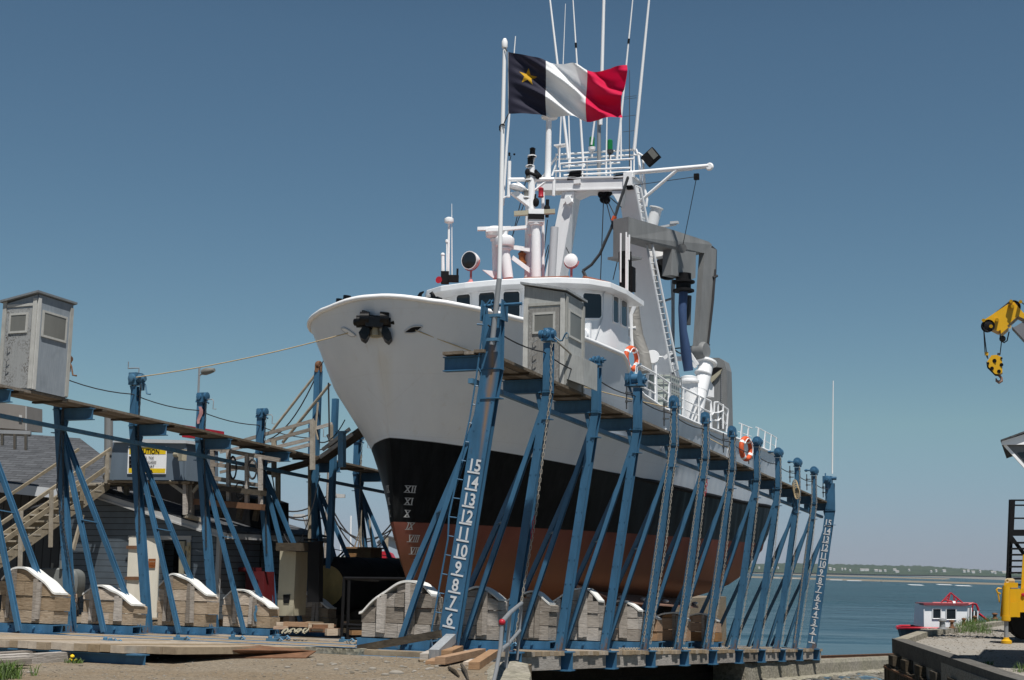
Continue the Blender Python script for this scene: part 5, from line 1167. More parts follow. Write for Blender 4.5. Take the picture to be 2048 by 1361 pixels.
plank(g(848,1314,.05),g(878,1300,.05),.14,.1,'timber_g','small grey timber offcut beside the thick grey beam')
plank(g(893,1310,.10),g(915,1300,.12),.2,.14,'timber_n','brown timber offcut under the upper end of the grey beam')
plank(g(862,1326,.03),g(875,1319,.03),.18,.05,'timber_n','reddish scrap of board at the left of the wood pile')
plank(g(936,1328,.03),g(950,1322,.03),.16,.05,'timber_t','pale scrap of board between the two brown planks')
def stick(p,q,r,label):
    b=MB(); b.tube([p,(p+q)/2+A(.01,0,.01),q],[r,r*1.1,r*.5],7); o=b.build('stick',M['timber_d']); tag(o,label,'stick')
stick(g(898,1336,.03),g(918,1353,.02),.025,'short dark stick lying on gravel below the wood pile'); stick(g(923,1330,.05),g(937,1361,.02),.025,'longer peeled stick pointing toward the camera beside the handrail')
# handrail
hr=empty('handrail',g(1011,1343,0)); tag(hr,'bent grey tubular handrail with a red tipped end at the wharf edge','handrail')
Ya,Yb,Yc=18.9,onz(1011,1343,0)[1],onz(1034,1317,0)[1]
b=MB(); b.tint=.5; b.tube([at(1004,1245,Ya),at(1020,1226,Yb),at(1043,1207,Yc)],.034,10); b.build('top_rail',M['steel'],hr)
b=MB(); b.tint=.5; b.tube([at(1003,1300,Ya),at(1015,1290,Yb),at(1039,1262,Yc)],.032,10); b.build('mid_rail',M['steel'],hr)
for pts in([at(1004,1245,Ya),at(1001,1295,Ya),at(993,1340,Ya-.1),at(987,1366,Ya-.15)],[at(1020,1226,Yb),at(1011,1343,Yb)-Z*.03],[at(1043,1207,Yc),at(1034,1317,Yc)-Z*.03]):
    b=MB(); b.tint=.5; b.tube(pts,.027,9); b.build('rail_post',M['steel'],hr)
b=MB(); b.tint=.5; b.ball(at(1004,1245,Ya),.045); b.build('red_tip',M['red'],hr)
b=MB(); b.tint=.5; rr=np.random.RandomState(5); rows=[]
for i in range(9):
    Y=19+i*.48; rows.append([A(x+rr.uniform(-.02,.02),Y,z+rr.uniform(-.02,.03)) for x,z in((-.28,.0),(-.16,.05),(.12,.06),(.33,.03),(.37,-.1),(.36,-1),(.36,-4))])
b.grid(rows,False); b.add(rows[-1]+[A(-.28,rows[-1][0][1],-4)],[tuple(range(8))],False); tag(b.build('wharf_kerb',M['conc']),'crumbling concrete kerb at the wharf edge under the handrail','kerb')
# grass, dandelion
M['grass']=wood('grass_blade',(.05,.09,.02),(.13,.20,.05),tv=.7,scale=3,bmp=0); M['dand']=paint('dandelion_flower',(.75,.5,.01),.7)
def tuft(b,c,n,h,sp,rg):
    for _ in range(n):
        a=rg.uniform(0,6.28); r=sp*rg.rand()**.5; o=c+A(math.cos(a)*r,math.sin(a)*r,0); d=A(rg.uniform(-.5,.5),rg.uniform(-.5,.5),1)*h*rg.uniform(.5,1.1); w=A(math.cos(a+1.5),math.sin(a+1.5),0)*.008; b.tint=rg.rand(); m_=o+d*.6; e=o+d+A(d[0]*.6,d[1]*.6,-abs(d[0])*.5); b.add([o-w,o+w,m_+w*.7,m_-w*.7,e],[(0,1,2,3),(3,2,4)],False)
rg=np.random.RandomState(2); b=MB()
for k in range(9): tuft(b,g(rg.uniform(-10,34),rg.uniform(1345,1362)),45,.22,.14,rg)
tuft(b,g(70,1352),12,.2,.06,rg)
tag(b.build('grass',M['grass']),'tuft of green grass at the bottom left corner','grass',None,'stuff')
dn=empty('dandelion',g(148,1325)); tag(dn,'small dandelion plant with three yellow flowers on the gravel','plant'); b=MB(); tuft(b,g(145,1326),60,.09,.13,rg); tuft(b,g(155,1327),40,.08,.1,rg); b.build('leaves',M['grass'],dn)
for x,y in((145,1313),(142,1320),(153,1322)):
    b=MB(); b.tint=.5; c=at(x,y,g(148,1325)[1]); b.tube([A(c[0],c[1],0),c],.006,5); st=b.build('stem',M['grass'],dn); b=MB(); b.tint=.5; b.lathe([(.01,-.01),(.035,.0),(.03,.015),(.01,.022)],c,unit(A(0,-.6,.8)),10); b.build('flower',M['dand'],dn)
# =================================================================== LEFT YARD BUILDINGS
def siding(name,col,horizontal=True,pitch=.17):
    m,nt,b=mat(name); tc=node(nt,'ShaderNodeTexCoord'); sp=node(nt,'ShaderNodeSeparateXYZ'); nt.links.new(tc.outputs['Object'],sp.inputs[0])
    if horizontal: f=mth(nt,'FRACT',mth(nt,'DIVIDE',sp.outputs[2],pitch))
    else: f=mth(nt,'FRACT',mth(nt,'DIVIDE',mth(nt,'ADD',sp.outputs[0],mth(nt,'MULTIPLY',sp.outputs[1],-.4)),pitch))
    n=noise(nt,3,5,.6); c=mix(nt,ramp(nt,n,[(.3,0),(.7,1)]),tuple(A(*col)*.82),tuple(A(*col)*1.1)); c=mix(nt,ramp(nt,f,[(.0,1),(.11,1),(.13,0)]),c,tuple(A(*col)*.2)); nt.links.new(c,b.inputs['Base Color']); b.inputs['Roughness'].default_value=.75  # dark line per board paints its drop shadow
    bump(nt,b,f,.6,.03); return m
M['sid']=siding('blue_grey_siding',(.105,.135,.165)); M['sidv']=siding('dark_vertical_siding',(.06,.065,.07),False,.22)
M['hut']=paint('blue_grey_plywood',(.125,.165,.21),.7,.08)
def shingle(name):
    m,nt,b=mat(name); n=noise(nt,2.2,6,.75,(1,1,4.)); n2=noise(nt,9,3,.6); v=node(nt,'ShaderNodeTexBrick'); tc=node(nt,'ShaderNodeTexCoord'); mp=node(nt,'ShaderNodeMapping'); mp.inputs['Rotation'].default_value=(R(90),0,0); nt.links.new(tc.outputs['Object'],mp.inputs[0]); nt.links.new(mp.outputs[0],v.inputs[0]); v.inputs['Scale'].default_value=2.4; v.inputs['Color1'].default_value=(.035,.038,.043,1); v.inputs['Color2'].default_value=(.075,.08,.088,1); v.inputs['Mortar'].default_value=(.015,.016,.018,1); v.inputs['Mortar Size'].default_value=.03; v.inputs['Brick Width'].default_value=.8; v.inputs['Row Height'].default_value=.2
    c=mix(nt,ramp(nt,n,[(.35,0),(.7,.6)]),v.outputs[0],(.10,.105,.115)); nt.links.new(c,b.inputs['Base Color']); b.inputs['Roughness'].default_value=.9; bump(nt,b,n2,.4,.02); return m
M['shingle']=shingle('asphalt_shingle')
M['trim']=paint('white_trim',(.45,.45,.44),.6,.1,.03)
c0=onz(431,1240,0); SF,VCN=(c0-O)@DH,(c0-O)@V; print('shop corner',SF,VCN)
f=lambda x,y,o=0:ps(x,y,SF+o)      # on the shop front plane
sd=lambda x,y,o=0:pv(x,y,VCN+o)    # on its side plane
shop=empty('workshop',c0); tag(shop,'blue-grey lean-to workshop with white trim, shingle roof and open white door','building')
ZG=lambda p:A(p[0],p[1],0)
pk=f(190,983); pe=f(431,1058); kk=f(431,1063); pr_=sd(616,1076)
b=MB(); b.tint=.5; l=f(120,1100)
dl_,dr_=f(320,1150),f(372,1150); dt=f(345,1081)[2]
wallz=lambda p:pk[2]+(pe[2]-pk[2])*((p-pk)@V)/((pe-pk)@V)
# front wall round the doorway
b.prism([ZG(l),ZG(dl_),A(dl_[0],dl_[1],dt),A(dl_[0],dl_[1],wallz(dl_)),pk,A(l[0],l[1],pk[2])],DH*.12); b.prism([ZG(dr_),c0,pe,A(dr_[0],dr_[1],wallz(dr_)),A(dr_[0],dr_[1],dt)],DH*.12); b.prism([A(dl_[0],dl_[1],dt),A(dr_[0],dr_[1],dt),A(dr_[0],dr_[1],wallz(dr_)),A(dl_[0],dl_[1],wallz(dl_))],DH*.12)
b.build('front_wall',M['sid'],shop)
b=MB(); b.tint=.5; ln=(pr_-c0)@DH; b.prism([c0+DH*.0,c0+DH*ln,c0+DH*ln+Z*(pe[2]-.05),c0+Z*(pe[2]-.05)],-V*.12); b.prism([ZG(l)+DH*(ln),c0+DH*ln,A(*(c0+DH*ln)[:2],pe[2]),A(*(pk+DH*ln)[:2],pk[2]),A(*(l+DH*ln)[:2],pk[2])],-DH*.1); b.build('side_wall',M['sid'],shop)
b=MB(); b.tint=.5; ee=pe+V*.55-Z*.16; r0,r1=pk-DH*.25,ee-DH*.25; b.prism([r0+Z*.05,r1+Z*.05,r1+DH*(ln+.7)+Z*.05,r0+DH*(ln+.7)+Z*.05],Z*.05); b.prism([r0+Z*.05,r0+DH*(ln+.7)+Z*.05,r0+DH*(ln+.7)-V*2.4-Z*.6,r0-V*2.4-Z*.6],Z*.05); b.build('roof',M['shingle'],shop)
b=MB(); b.tint=.5; b.bar(r0-DH*.02-Z*.02,r1-DH*.02-Z*.02,.03,.13,None); b.bar(r0-DH*.05-Z*.12,r1-DH*.05-Z*.11,.03,.05); b.bar(r1+V*.02-Z*.04,r1+V*.02+DH*(ln+.7)-Z*.04,.03,.15); b.bar(c0+V*.02-DH*.02,c0+V*.02-DH*.02+Z*(pe[2]-.1),.12,.1,DH); b.build('fascia',M['trim'],shop)
b=MB(); b.tint=.5
for x0,x1,y0,y1 in((256,382,1072,1080),): b.prism([f(x0,y0,-.03),f(x1,y0,-.03),f(x1,y1,-.03),f(x0,y1,-.03)],DH*.03)
b.prism([f(373,1080,-.03),f(381,1080,-.03),f(379,1236,-.03),f(371,1236,-.03)],DH*.03); b.build('door_frame',M['trim'],shop)
b=MB(); b.tint=.5; b.prism([f(358,1083,-.02),f(369,1083,-.08),f(368,1180,-.08),f(357,1180,-.02)],DH*.06); b.build('door_post',M['cream'],shop)
b=MB(); b.tint=.5; b.prism([f(258,1075,-.10),f(318,1077,-.06),f(312,1240,-.06),f(250,1236,-.10)],DH*.045); dr=b.build('door',M['doorw'],shop)
b=MB(); b.tint=.5
for x0,x1,y in((253,276,1095),(250,278,1157),(256,276,1221)): b.bar(f(x0,y,-.125),f(x1,y,-.12),.02,.09,None)
b.build('strap_hinge',M['rust'],dr)
b=MB(); b.tint=.5; b.prism([f(297,1118,-.10),f(311,1118,-.09),f(310,1136,-.09),f(296,1136,-.10)],DH*.01); pl=b.build('notice_plate',M['amber'],dr)
b=MB(); b.tint=.5; x=unit(f(311,1118)-f(297,1118)); e=f(304,1125,-.13); put_text(b,'CAUTION',.055,e,x,Z,.001,.8); b.build('lettering',M['cream'],dr)
b=MB(); b.tint=.5; b.prism([f(374,1085,-.05),f(381,1085,-.05),f(380,1165,-.05),f(373,1165,-.05)],DH*.02)
for y in(1097,1158): b.box(f(375,y,-.07),.12,.05,.12,(V,DH,Z))
b.build('hinge_side',paint('rust_run_paint',(.5,.42,.26),.6,.2,.35),shop)
b=MB(); b.tint=.5; b.box((dl_+dr_)/2*A(1,1,0)+DH*2+Z*1.0,3,.05,2.2,(V,DH,Z)); b.build('doorway_dark_sheet',M['matblack'],shop)  # black sheet standing in for the dark inside of the doorway
# the hut on its platform, with sign and lamp
HS=-.35
hut=empty('hut',ps(300,960,SF+HS)); tag(hut,'blue-grey plywood hut raised on posts above the workshop roof','hut')
h_=lambda x,y,o=0:ps(x,y,SF+HS+o)
b=MB(); b.tint=.5; b.prism([h_(219,960),h_(372,961),h_(372,886),h_(226,884)],DH*1.5); b.build('wall',M['hut'],hut)
b=MB(); b.tint=.5; b.prism([h_(224,885,-.1),h_(372,887,-.1),h_(372,881,-.1),h_(235,877,-.1)],DH*1.7); b.build('roof',M['grayp'],hut)
b=MB(); b.tint=.5; b.bar(h_(371,960,-.03),h_(371,885,-.03),.05,.05,DH); b.bar(h_(381,961,.4),h_(385,900,.4),.04,.05,DH); b.build('corner_post',M['hut'],hut)
b=MB(); b.bar(h_(218,964),h_(398,967),.4,.07); b.bar(h_(218,964,1.3),h_(398,967,1.3),.3,.07)
b.build('platform',M['timber_d'],hut)
for x,y0,y1,o in((371,967,1030,-.05),(383,967,1032,.1),(240,966,1000,1.2)):
    b=MB(); b.bar(h_(x,y0,o),h_(x,y1,o),.11,.11,DH); b.build('platform_post',M['timber_g'],hut)
b=MB(); b.bar(h_(338,964,-.05),h_(367,985,-.05),.05,.09); b.build('knee_brace',M['stairw'],hut); b=MB(); b.bar(h_(400,967,0),h_(386,985,0),.05,.08); b.build('knee_brace',M['stairw'],hut); b=MB(); b.bar(h_(372,1032,-.1),h_(410,1045,.4),.3,.1); b.build('knee_brace',M['stairw'],hut)
sg=empty('caution_sign',h_(295,948,-.02)); tag(sg,'white and yellow CAUTION sign screwed to the blue-grey hut wall','sign')
sx=lambda x,y,o=-.02:h_(x,y,o)
b=MB(); b.tint=.5; b.prism([sx(257,893),sx(334,893.5),sx(332,948.5),sx(255,948)],-DH*.012); b.build('panel',M['white'],sg)
b=MB(); b.tint=.5; 
for pts in([(259,895),(332,895.5),(331.5,909),(258.5,909)],[(257,937),(331,937.5),(330,946.5),(257,946)]): b.prism([sx(x,y,-.033) for x,y in pts],-DH*.004)
b.build('yellow_band',paint('sign_yellow',(.75,.52,.01),.5,.05),sg)
b=MB(); b.tint=.5; ex=unit(sx(332,895)-sx(258,894)); ey=Z
for t,cx,yb,h,wx in(('CAUTION',295,908,.185,.98),('STEEL TOE',294,919,.105,.95),('SAFETY GLASSES',295,927.5,.105,.78),('HARD HAT',294,935.8,.105,.95),('AREA',294,945.8,.12,1.35)):
    put_text(b,t,h,sx(cx,yb,-.040),ex,ey,.004 if t in('CAUTION','AREA') else .0015,wx,.003)
for y in(917,925,933): b.prism([sx(258,y-4,-.035),sx(263,y-4,-.035),sx(263,y+3.5,-.035),sx(258,y+3.5,-.035)],-DH*.003)
b.build('lettering',M['matblack'],sg)
lm=empty('flood_lamp',h_(362,910,-.1)); tag(lm,'small cream floodlight fixed to the hut wall right of the CAUTION sign','lamp'); b=MB(); b.tint=.5; b.cyl(h_(350,910,-.02),h_(359,910,-.25),.07,10); b.build('bracket',M['cream'],lm); b=MB(); b.tint=.5; c=h_(365,911,-.34); b.box(c,.22,.14,.3,(unit(V-DH*.5),unit(DH+V*.5),Z)); b.build('lamp_head',M['cream'],lm)
b=MB(); b.tint=.5; b.prism([ps(205,1000,SF+1.9),ps(520,1065,SF+1.9),ps(520,1002,SF+1.9),ps(418,966,SF+1.9),ps(205,964,SF+1.9)],DH*1.5); tag(b.build('shade_backing',M['tank']),'black volume added as the deep shade under the hut and platform','shed')  # black backing added for the dark void below the hut
# far-left building with shingle roof, cooling unit, stovepipe
fl=empty('shingled_building',at(0,1240,42)); tag(fl,'dark long building with shingle roof behind the wooden stairs','building')
b=MB(); b.tint=.5; W0,W1=at(-400,1230,42.),at(195,1230,43.5); b.prism([ZG(W0),ZG(W1),A(W1[0],W1[1],at(195,985,43.5)[2]),A(W0[0],W0[1],at(0,975,42)[2]+.3)],A(0,6,0)); b.build('wall',M['sidv'],fl)
b=MB(); b.tint=.5; pts=[at(-400,920,41.5),at(120,981,41.6),at(222,990,43.),at(212,917,46.),at(160,877,47.5),at(30,867,47.),at(-400,820,46.)]; b.prism(pts,-Z*.12); b.build('roof',M['shingle'],fl)
b=MB(); b.tint=.5; b.bar(at(-400,933,41.4),at(120,988,41.5),.06,.28); b.build('fascia',M['grayp'],fl)
hv=empty('cooling_unit',at(20,865,40)); tag(hv,'grey boxy cooling unit on a stand on the far left roof','unit'); b=MB(); b.tint=.5; b.prism([at(-60,797,40),at(50,812,40),at(50,860,40),at(-60,852,40)][::-1],A(.2,.9,0)); b.build('cabinet',paint('taupe_metal',(.21,.195,.18),.5,.1),hv)
b=MB(); b.tint=.5; b.prism([at(51,813,40.0),at(60,814,40.6),at(60,862,40.6),at(51,861,40.0)],A(.02,.01,0)); b.prism([at(38,830,39.97),at(44,831,39.97),at(44,845,39.97),at(38,844,39.97)][::-1],A(0,.01,0)); b.build('service_panel',M['trim'],hv)
b=MB(); b.tint=.5
for x0,y0,x1,y1,Y in((-60,862,62,866,39.9),(-60,866,62,870,41)): b.bar(at(x0,y0,Y),at(x1,y1,Y),.08,.1)
for x,y0,y1,Y in((30,866,898,39.9),(52,866,900,39.9),(5,864,890,40.9)): b.bar(at(x,y0,Y),at(x,y1,Y+.4),.07,.07,A(0,1,0))
b.build('stand',M['steel'],hv)
b=MB(); b.tint=.5; b.cyl(at(217,950,41),at(217.5,830,41),.125,16); b.lathe([(.16,-.02),(.16,.03)],at(217,910,41),Z,16); b.lathe([(.13,0),(.15,.02),(.15,.05)],at(217.5,832,41),Z,16); b.cyl(at(213,948,41),at(216,955,40.3),.14,12); o=b.build('stovepipe',M['alu']); tag(o,'shiny metal stovepipe rising between stairs and hut','pipe')
# wooden stairs, climbing away beside the workshop
pA=ps(217,969,SF-.3); vst=(pA-O)@V; pB=pv(0,1125,vst); print('stairs run/rise',(pA-pB)@DH,pA[2]-pB[2])
st=empty('wooden_stairs',ZG(pB)); tag(st,'weathered wooden outdoor stairs with handrail climbing to the hut','stairs')
gB=pB+(pB-pA)*(pB[2]/(pA[2]-pB[2]))*1.0
run=pA-gB; nT=max(8,int(round((pA[2]+.1)/.19)))
b=MB()
for o in(0,-1.05): b.bar(gB+V*o,pA+V*o,.05,.26)
b.build('stringer',M['stairw'],st)
b=MB()
for k in range(nT):
    p=gB+run*((k+.6)/nT); b.box(p-V*.525+Z*.05,1.12,.30,.045,(V,DH,Z))
b.build('tread',M['stairw'],st)
b=MB()
for k in range(nT):
    p=gB+run*((k+.6)/nT); b.box(p-V*.525-DH*-.12-Z*.05,1.0,.02,.14,(V,DH,Z))
b.build('riser',M['stairw'],st)
rp0,rp1=pv(0,1049,vst+.06),pv(222,898,vst+.06); mp0,mp1=pv(0,1088,vst+.06),pv(217,934,vst+.06); ext_=lambda p,q:p+(p-q)*.35
b=MB(); b.bar(ext_(rp0,rp1),rp1,.06,.09); b.bar(ext_(mp0,mp1),mp1,.035,.13); b.bar(rp0-V*1.15,rp1-V*1.15,.05,.08); b.build('handrail',M['stairw'],st)
for x,y0,y1 in((42,1022,1134),(103,981,1095),(166,938,1002),(215,905,967)):
    b=MB(); b.bar(pv(x-2,y1,vst+.11),pv(x,y0,vst+.11),.10,.06,DH); b.build('rail_post',M['stairw'],st)
b=MB(); b.box(pA-V*.5+DH*.5+Z*.02,1.2,1.0,.06,(V,DH,Z)); b.bar(ZG(pA+DH*.8),pA+DH*.8,.12,.12,DH); b.bar(ZG(pA+DH*.8-V),pA+DH*.8-V,.12,.12,DH); b.bar(pv(146,1100,vst),pv(165,1030,vst),.06,.1); b.build('landing',M['stairw'],st)
# oil tank, sawhorse, junk
ot=empty('oil_tank',onz(105,1240,0)); tag(ot,'grey upright oval oil tank in the shade below the stairs','tank'); Yo=39.; b=MB(); b.tint=.5; rows=[]
for q_,k in((0,.9),(.05,1),(.75,1),(.8,.9)):
    c=at(108,1168,Yo); w,h=1.25*k,.85*k; pp=[]
    for i in range(28):
        a=2*math.pi*i/28; ca,sa=math.cos(a),math.sin(a); pp.append(c+A(w/2*np.sign(ca)*abs(ca)**.55,q_,h/2*np.sign(sa)*abs(sa)**.55))
    rows.append(pp)
b.grid(rows,True,True); b.add(rows[0],[tuple(range(28))],False); b.tube([c+Z*.4+V*.2,c+Z*.62+V*.2],.04,8); b.tube([c+Z*.4-V*.1,c+Z*.55-V*.1],.03,8); b.build('shell',paint('tank_grey',(.17,.18,.175),.5,.15),ot)
b=MB(); b.tint=.5
for dx in(-.5,.5): b.tube([c+A(dx,.2,-.38),A(c[0]+dx,c[1]+.2,0)],.03,6); b.tube([c+A(dx,.65,-.38),A(c[0]+dx,c[1]+.65,0)],.03,6)
b.build('legs',M['dkgray'],ot)
sh=empty('sawhorse',onz(92,1258,0)); tag(sh,'grey wooden sawhorse leg standing right of the left edge block','sawhorse'); b=MB(); Yh=onz(92,1256,0)[1]
b.bar(at(88,1193,Yh),at(104,1254,Yh),.1,.14,A(0,1,0)); b.bar(at(84,1193,Yh+.5),at(74,1250,Yh+.5),.1,.1,A(0,1,0)); b.build('leg',M['timber_g'],sh); b=MB(); b.bar(at(78,1219,Yh+.1),at(100,1219,Yh+.1),.05,.12); b.bar(at(76,1193,Yh),at(96,1193,Yh+.1),.14,.12); b.build('cross_bar',M['timber_g'],sh)
b=MB()
for (x0,y0,x1,y1) in((98,1205,148,1203),(100,1218,148,1216),(110,1245,120,1205),(140,1248,142,1190),(100,1247,148,1246)): b.bar(at(x0,y0,35.4),at(x1,y1,35.6),.3,.07,None if abs(x1-x0)>15 else A(0,1,0))
b.box(at(111,1201,35.3),.09,.09,.12); tag(b.build('trestle_table',M['timber_n']),'reddish brown makeshift wooden trestle between two timber blocks','trestle')
# cream cabinet, red box
cb=empty('cabinet',ps(578,1238,SF-.9)); tag(cb,'tall cream weathered cabinet with a small square hole in front','cabinet'); k_=lambda x,y,o=0:ps(x,y,SF-.6+o)
b=MB(); b.tint=.5; b.prism([k_(554,1232),k_(586,1232),k_(592,1104),k_(560,1102)],DH*.6); b.build('body',M['cream'],cb); b=MB(); b.tint=.5; b.prism([k_(566,1190,-.02),k_(580,1189,-.02),k_(578,1207,-.02),k_(567,1207,-.02)],DH*.01); b.build('hole',M['matblack'],cb); b=MB(); b.tint=.5; b.prism([k_(552,1102,-.45),k_(602,1102,-.45),k_(602,1086,-.45),k_(552,1086,-.45)],DH*1.0); b.bar(k_(552,1096,-.14),k_(606,1097,-.14),.03,.08); b.build('canopy',M['timber_d'],cb)  # the hole is a flat black patch, its inner shade painted on
b=MB(); b.tint=.5; b.bar(k_(608,1080),k_(634,1080),.05,.06); b.bar(k_(631,1083),k_(630,1205),.35,.2,DH); tag(b.build('downpipe_frame',M['matblack']),'tall black plate frame standing behind the cabinet by the dark tank','frame')
b=MB(); b.tint=.5; b.prism([ps(490,1232,SF+.9),ps(530,1232,SF+.9),ps(528,1144,SF+.9),ps(491,1143,SF+.9)],DH*.5); b.box(ps(500,1140,SF+1.1),.5,.4,.12,(V,DH,Z)); tag(b.build('red_cabinet',paint('shade_darkened_red',(.10,.012,.014),.5,.25)),'red metal cabinet with shade put into its dark colour, against the workshop side','cabinet')  # red darkened to carry the shade the cabinet stands in
# timber platform with cable coils, gangway
pf=empty('timber_platform',ps(470,985,SF-.2)); tag(pf,'open grey timber platform with rails on the workshop roof, holding cable coils','platform'); t_=lambda x,y,o=0:ps(x,y,SF-.1+o)
def pb(name,segs,m='timber_g',par=pf):
    for (x0,y0,x1,y1,w,h,o) in segs: b=MB(); b.bar(t_(x0,y0,o),t_(x1,y1,o),w,h,DH if abs(x1-x0)<abs(y1-y0) else None); b.build(name,M[m],par)
pb('rail',[(425,897,560,921,.05,.11,0),(425,929,524,942,.04,.11,0),(424,956,524,972,.04,.11,0),(440,905,548,880,.04,.08,2.4),(440,925,548,900,.04,.08,2.4),(440,945,548,922,.04,.08,2.4)])
for x,y0,y1,o in((425,890,990,0),(457,900,1002,0),(494,908,1008,0),(521,915,1015,0),(430,910,960,2.4),(503,915,940,2.4)): pb('rail_post',[(x,y1,x,y0,.10,.09,o)])
pb('deck_beam',[(384,970,527,987,.3,.14,0),(384,966,527,981,.3,.12,1.2)],'timber_d'); pb('steel_beam',[(379,1003,526,1015,.2,.16,-.05)],'rust')
for x,y0,y1,o in((447,990,1036,.0),(483,994,1040,.1),(516,998,1042,.2),(372,1030,1033,0)): pb('stilt',[(x-6,y1,x+3,y0,.13,.12,o)],'timber_d')
pb('yellow_board',[(428,960,452,964,.1,.04,.1)],'cream')
def coil(cx,cy,rx,ry,n,label,m='cable',th=.018):
    b=MB(); b.tint=.5; pts=[]
    for k in range(n*24+1):
        a=2*math.pi*k/24; j=1+.06*math.sin(k*.37); pts.append(t_(cx+rx*math.cos(a)*j,cy+ry*math.sin(a)*j,-.08-.004*k/8))
    b.tube(pts,th,5); o=b.build('cable_coil',M[m]); tag(o,label,'cable coil')
coil(466,936,6.5,22,5,'black cable coil hung edge-on on the platform rail, leftmost of three'); coil(505,939,8,19,5,'black cable coil hung on the platform rail, middle of three'); coil(480,982,9,17,3,'loosely looped thin hose below the platform rail','cable',.01)
gw=empty('gangway',ps(600,925,SF+2.4)); tag(gw,'wooden gangway with board rails rising behind the ship bow','gangway'); gy=lambda x,y,o=0:ps(x,y,SF+2.4+o)
b=MB(); b.bar(gy(538,948),gy(640,920),.6,.07); b.bar(gy(642,921),gy(760,838),.6,.08); b.build('ramp',M['timber_d'],gw)
b=MB()
for (x0,y0,x1,y1,o) in((485,882,628,841,-.6),(540,882,626,858,-.6),(540,898,626,877,-.6),(560,905,626,888,-.6),(645,900,700,858,-.6),(640,915,705,868,-.6),(628,858,664,848,.5)): b.bar(gy(x0,y0,o),gy(x1,y1,o),.04,.10)
b.build('rail_board',M['timber_g'],gw)
for x,y0,y1,o in((625,842,940,-.6),(662,850,900,.5),(548,880,955,-.6),(556,940,1005,-.3),(619,930,1240,.2)):
    b=MB(); b.bar(gy(x,y1,o),gy(x,y0,o),.12 if x!=619 else .05,.1,DH); b.build('rail_post',M['stairw'],gw)
for (x,y0,y1,lab,r) in((637,742,1225,'tall thin blue post with rusty pulley block and stay rods behind the walkway',.13),(671,798,1225,'thin blue post with lines, right of the pulley post and close to the bow',.11)):
    rt=empty('hoist_post',ZG(gy(x,1200,.6))); tag(rt,lab,'post'); b=MB(); b.tint=.5; p=gy(x,y0,.6); b.bar(ZG(p),p,r*1.4,r*1.4,DH); b.build('pole',M['blue'],rt)
    if x==637:
        b=MB(); b.tint=.5; b.box(p+Z*.05,.2,.2,.2); b.lathe([(.12,-.06),(.14,0),(.12,.06)],p+Z*.16,V,12); b.build('pulley',M['rust'],rt)
        b=MB(); b.tint=.5; b.tube([p,gy(541,866,.3)],.04,6); b.tube([gy(660,768,.4),gy(565,886,.2)],.045,6); b.tube([gy(636,805),gy(631,860),gy(636,880)],.03,5); b.build('stay_rod',M['stairw'],rt)
        b=MB(); b.tint=.5; b.tube(sag(p,gy(535,880,.2),.4),.02,5); b.tube(sag(p+Z*.1,gy(655,700),.1),.015,4); b.tube([gy(657,766),gy(659,880)],.025,5); b.build('stay_line',M['cable'],rt)
b=MB(); b.tint=.5; p=P(US[6]-1.2,WL+.5,0); q_=ps(684,930,SF); b.bar(ps(684,935,SF+.5),ps(684,864,SF+.5),.16,.16,DH); b.box(ps(684,864,SF+.5),.3,.2,.03,(V,DH,Z)); tag(b.build('stub_column',M['bluer']),'short weathered green-blue column standing on the walkway near the bow','post')
b=MB(); b.tint=.5
for (a,c,d) in(((545,955),(640,950),2.0),((640,885),(690,840),.2),((640,900),(690,868),.1)): b.tube(sag(gy(*a),gy(*c),d),.018,4)
b.tube([gy(655,870),gy(661,882),gy(668,895),gy(657,905)],.04,5); tag(b.build('slack_lines',M['cable']),'slack dark lines drooping under the gangway beside the blue posts','cable')
rs=empty('red_kiosk',ps(400,930,SF+3)); tag(rs,'bright red box with dark red post behind the hut','kiosk'); b=MB(); b.tint=.5; b.prism([ps(364,850,SF+3),ps(425,860,SF+3),ps(425,878,SF+3),ps(364,875,SF+3)][::-1],DH*.6); b.build('box',M['red'],rs); b=MB(); b.tint=.5; b.prism([ps(411,876,SF+3),ps(420,876,SF+3),ps(420,935,SF+3),ps(411,935,SF+3)][::-1],DH*.3); b.build('pillar',M['red'],rs)
# dark tank on its cradle, crate with tripod, scaffold
TS=SF+3.2
bt=empty('boiler_tank',ZG(ps(665,1200,TS))); tag(bt,'huge black horizontal cylinder tank with yellowed end behind the left posts','tank'); c=ps(662,1172,TS); rad=.82
b=MB(); b.tint=.5; b.lathe([(rad*.75,-.25),(rad*.93,-.14),(rad,0),(rad,1.2),(rad*1.02,1.22),(rad*1.02,1.28),(rad,1.3),(rad,2.6),(rad*1.02,2.62),(rad*1.02,2.7),(rad,2.72),(rad,8.5),(rad*.6,8.8)],c,DH,40); b.build('shell',M['tank'],bt)
b=MB(); b.tint=.5; b.lathe([(rad*.02,-.36),(rad*.4,-.33),(rad*.76,-.235)],c,DH,40); b.build('end_cap',paint('yellowed_end',(.38,.26,.09),.7,.3),bt)
for q_ in(.8,3.5,6.5): b=MB(); b.box(c+DH*q_-Z*(rad+.15),1.5,.3,.6,(V,DH,Z)); b.build('saddle',M['timber_d'],bt)
cr2=empty('wooden_crate',c+DH*2+Z*rad); tag(cr2,'rough brown wooden crate on top of the dark tank','crate'); b=MB(); e=ps(727,1111,TS+3.); b.box(e,.9,.7,.4,(V,DH,Z)); b.box(e+Z*.22,1.0,.8,.05,(V,DH,Z)); b.build('box',M['timber_n'],cr2); b=MB(); b.tint=.5; b.tube([e-V*.5+Z*.15,e-V*.7+Z*.12,e-V*.95-Z*.1,e-V*1.05-Z*.28],.03,6); b.tube([e-V*.4,e-V*.7-Z*.0,e-V*1.0-Z*.3],.03,6); b.build('hose',M['cable'],cr2)
b=MB(); b.tint=.5; ap=ps(722,1052,TS+3)
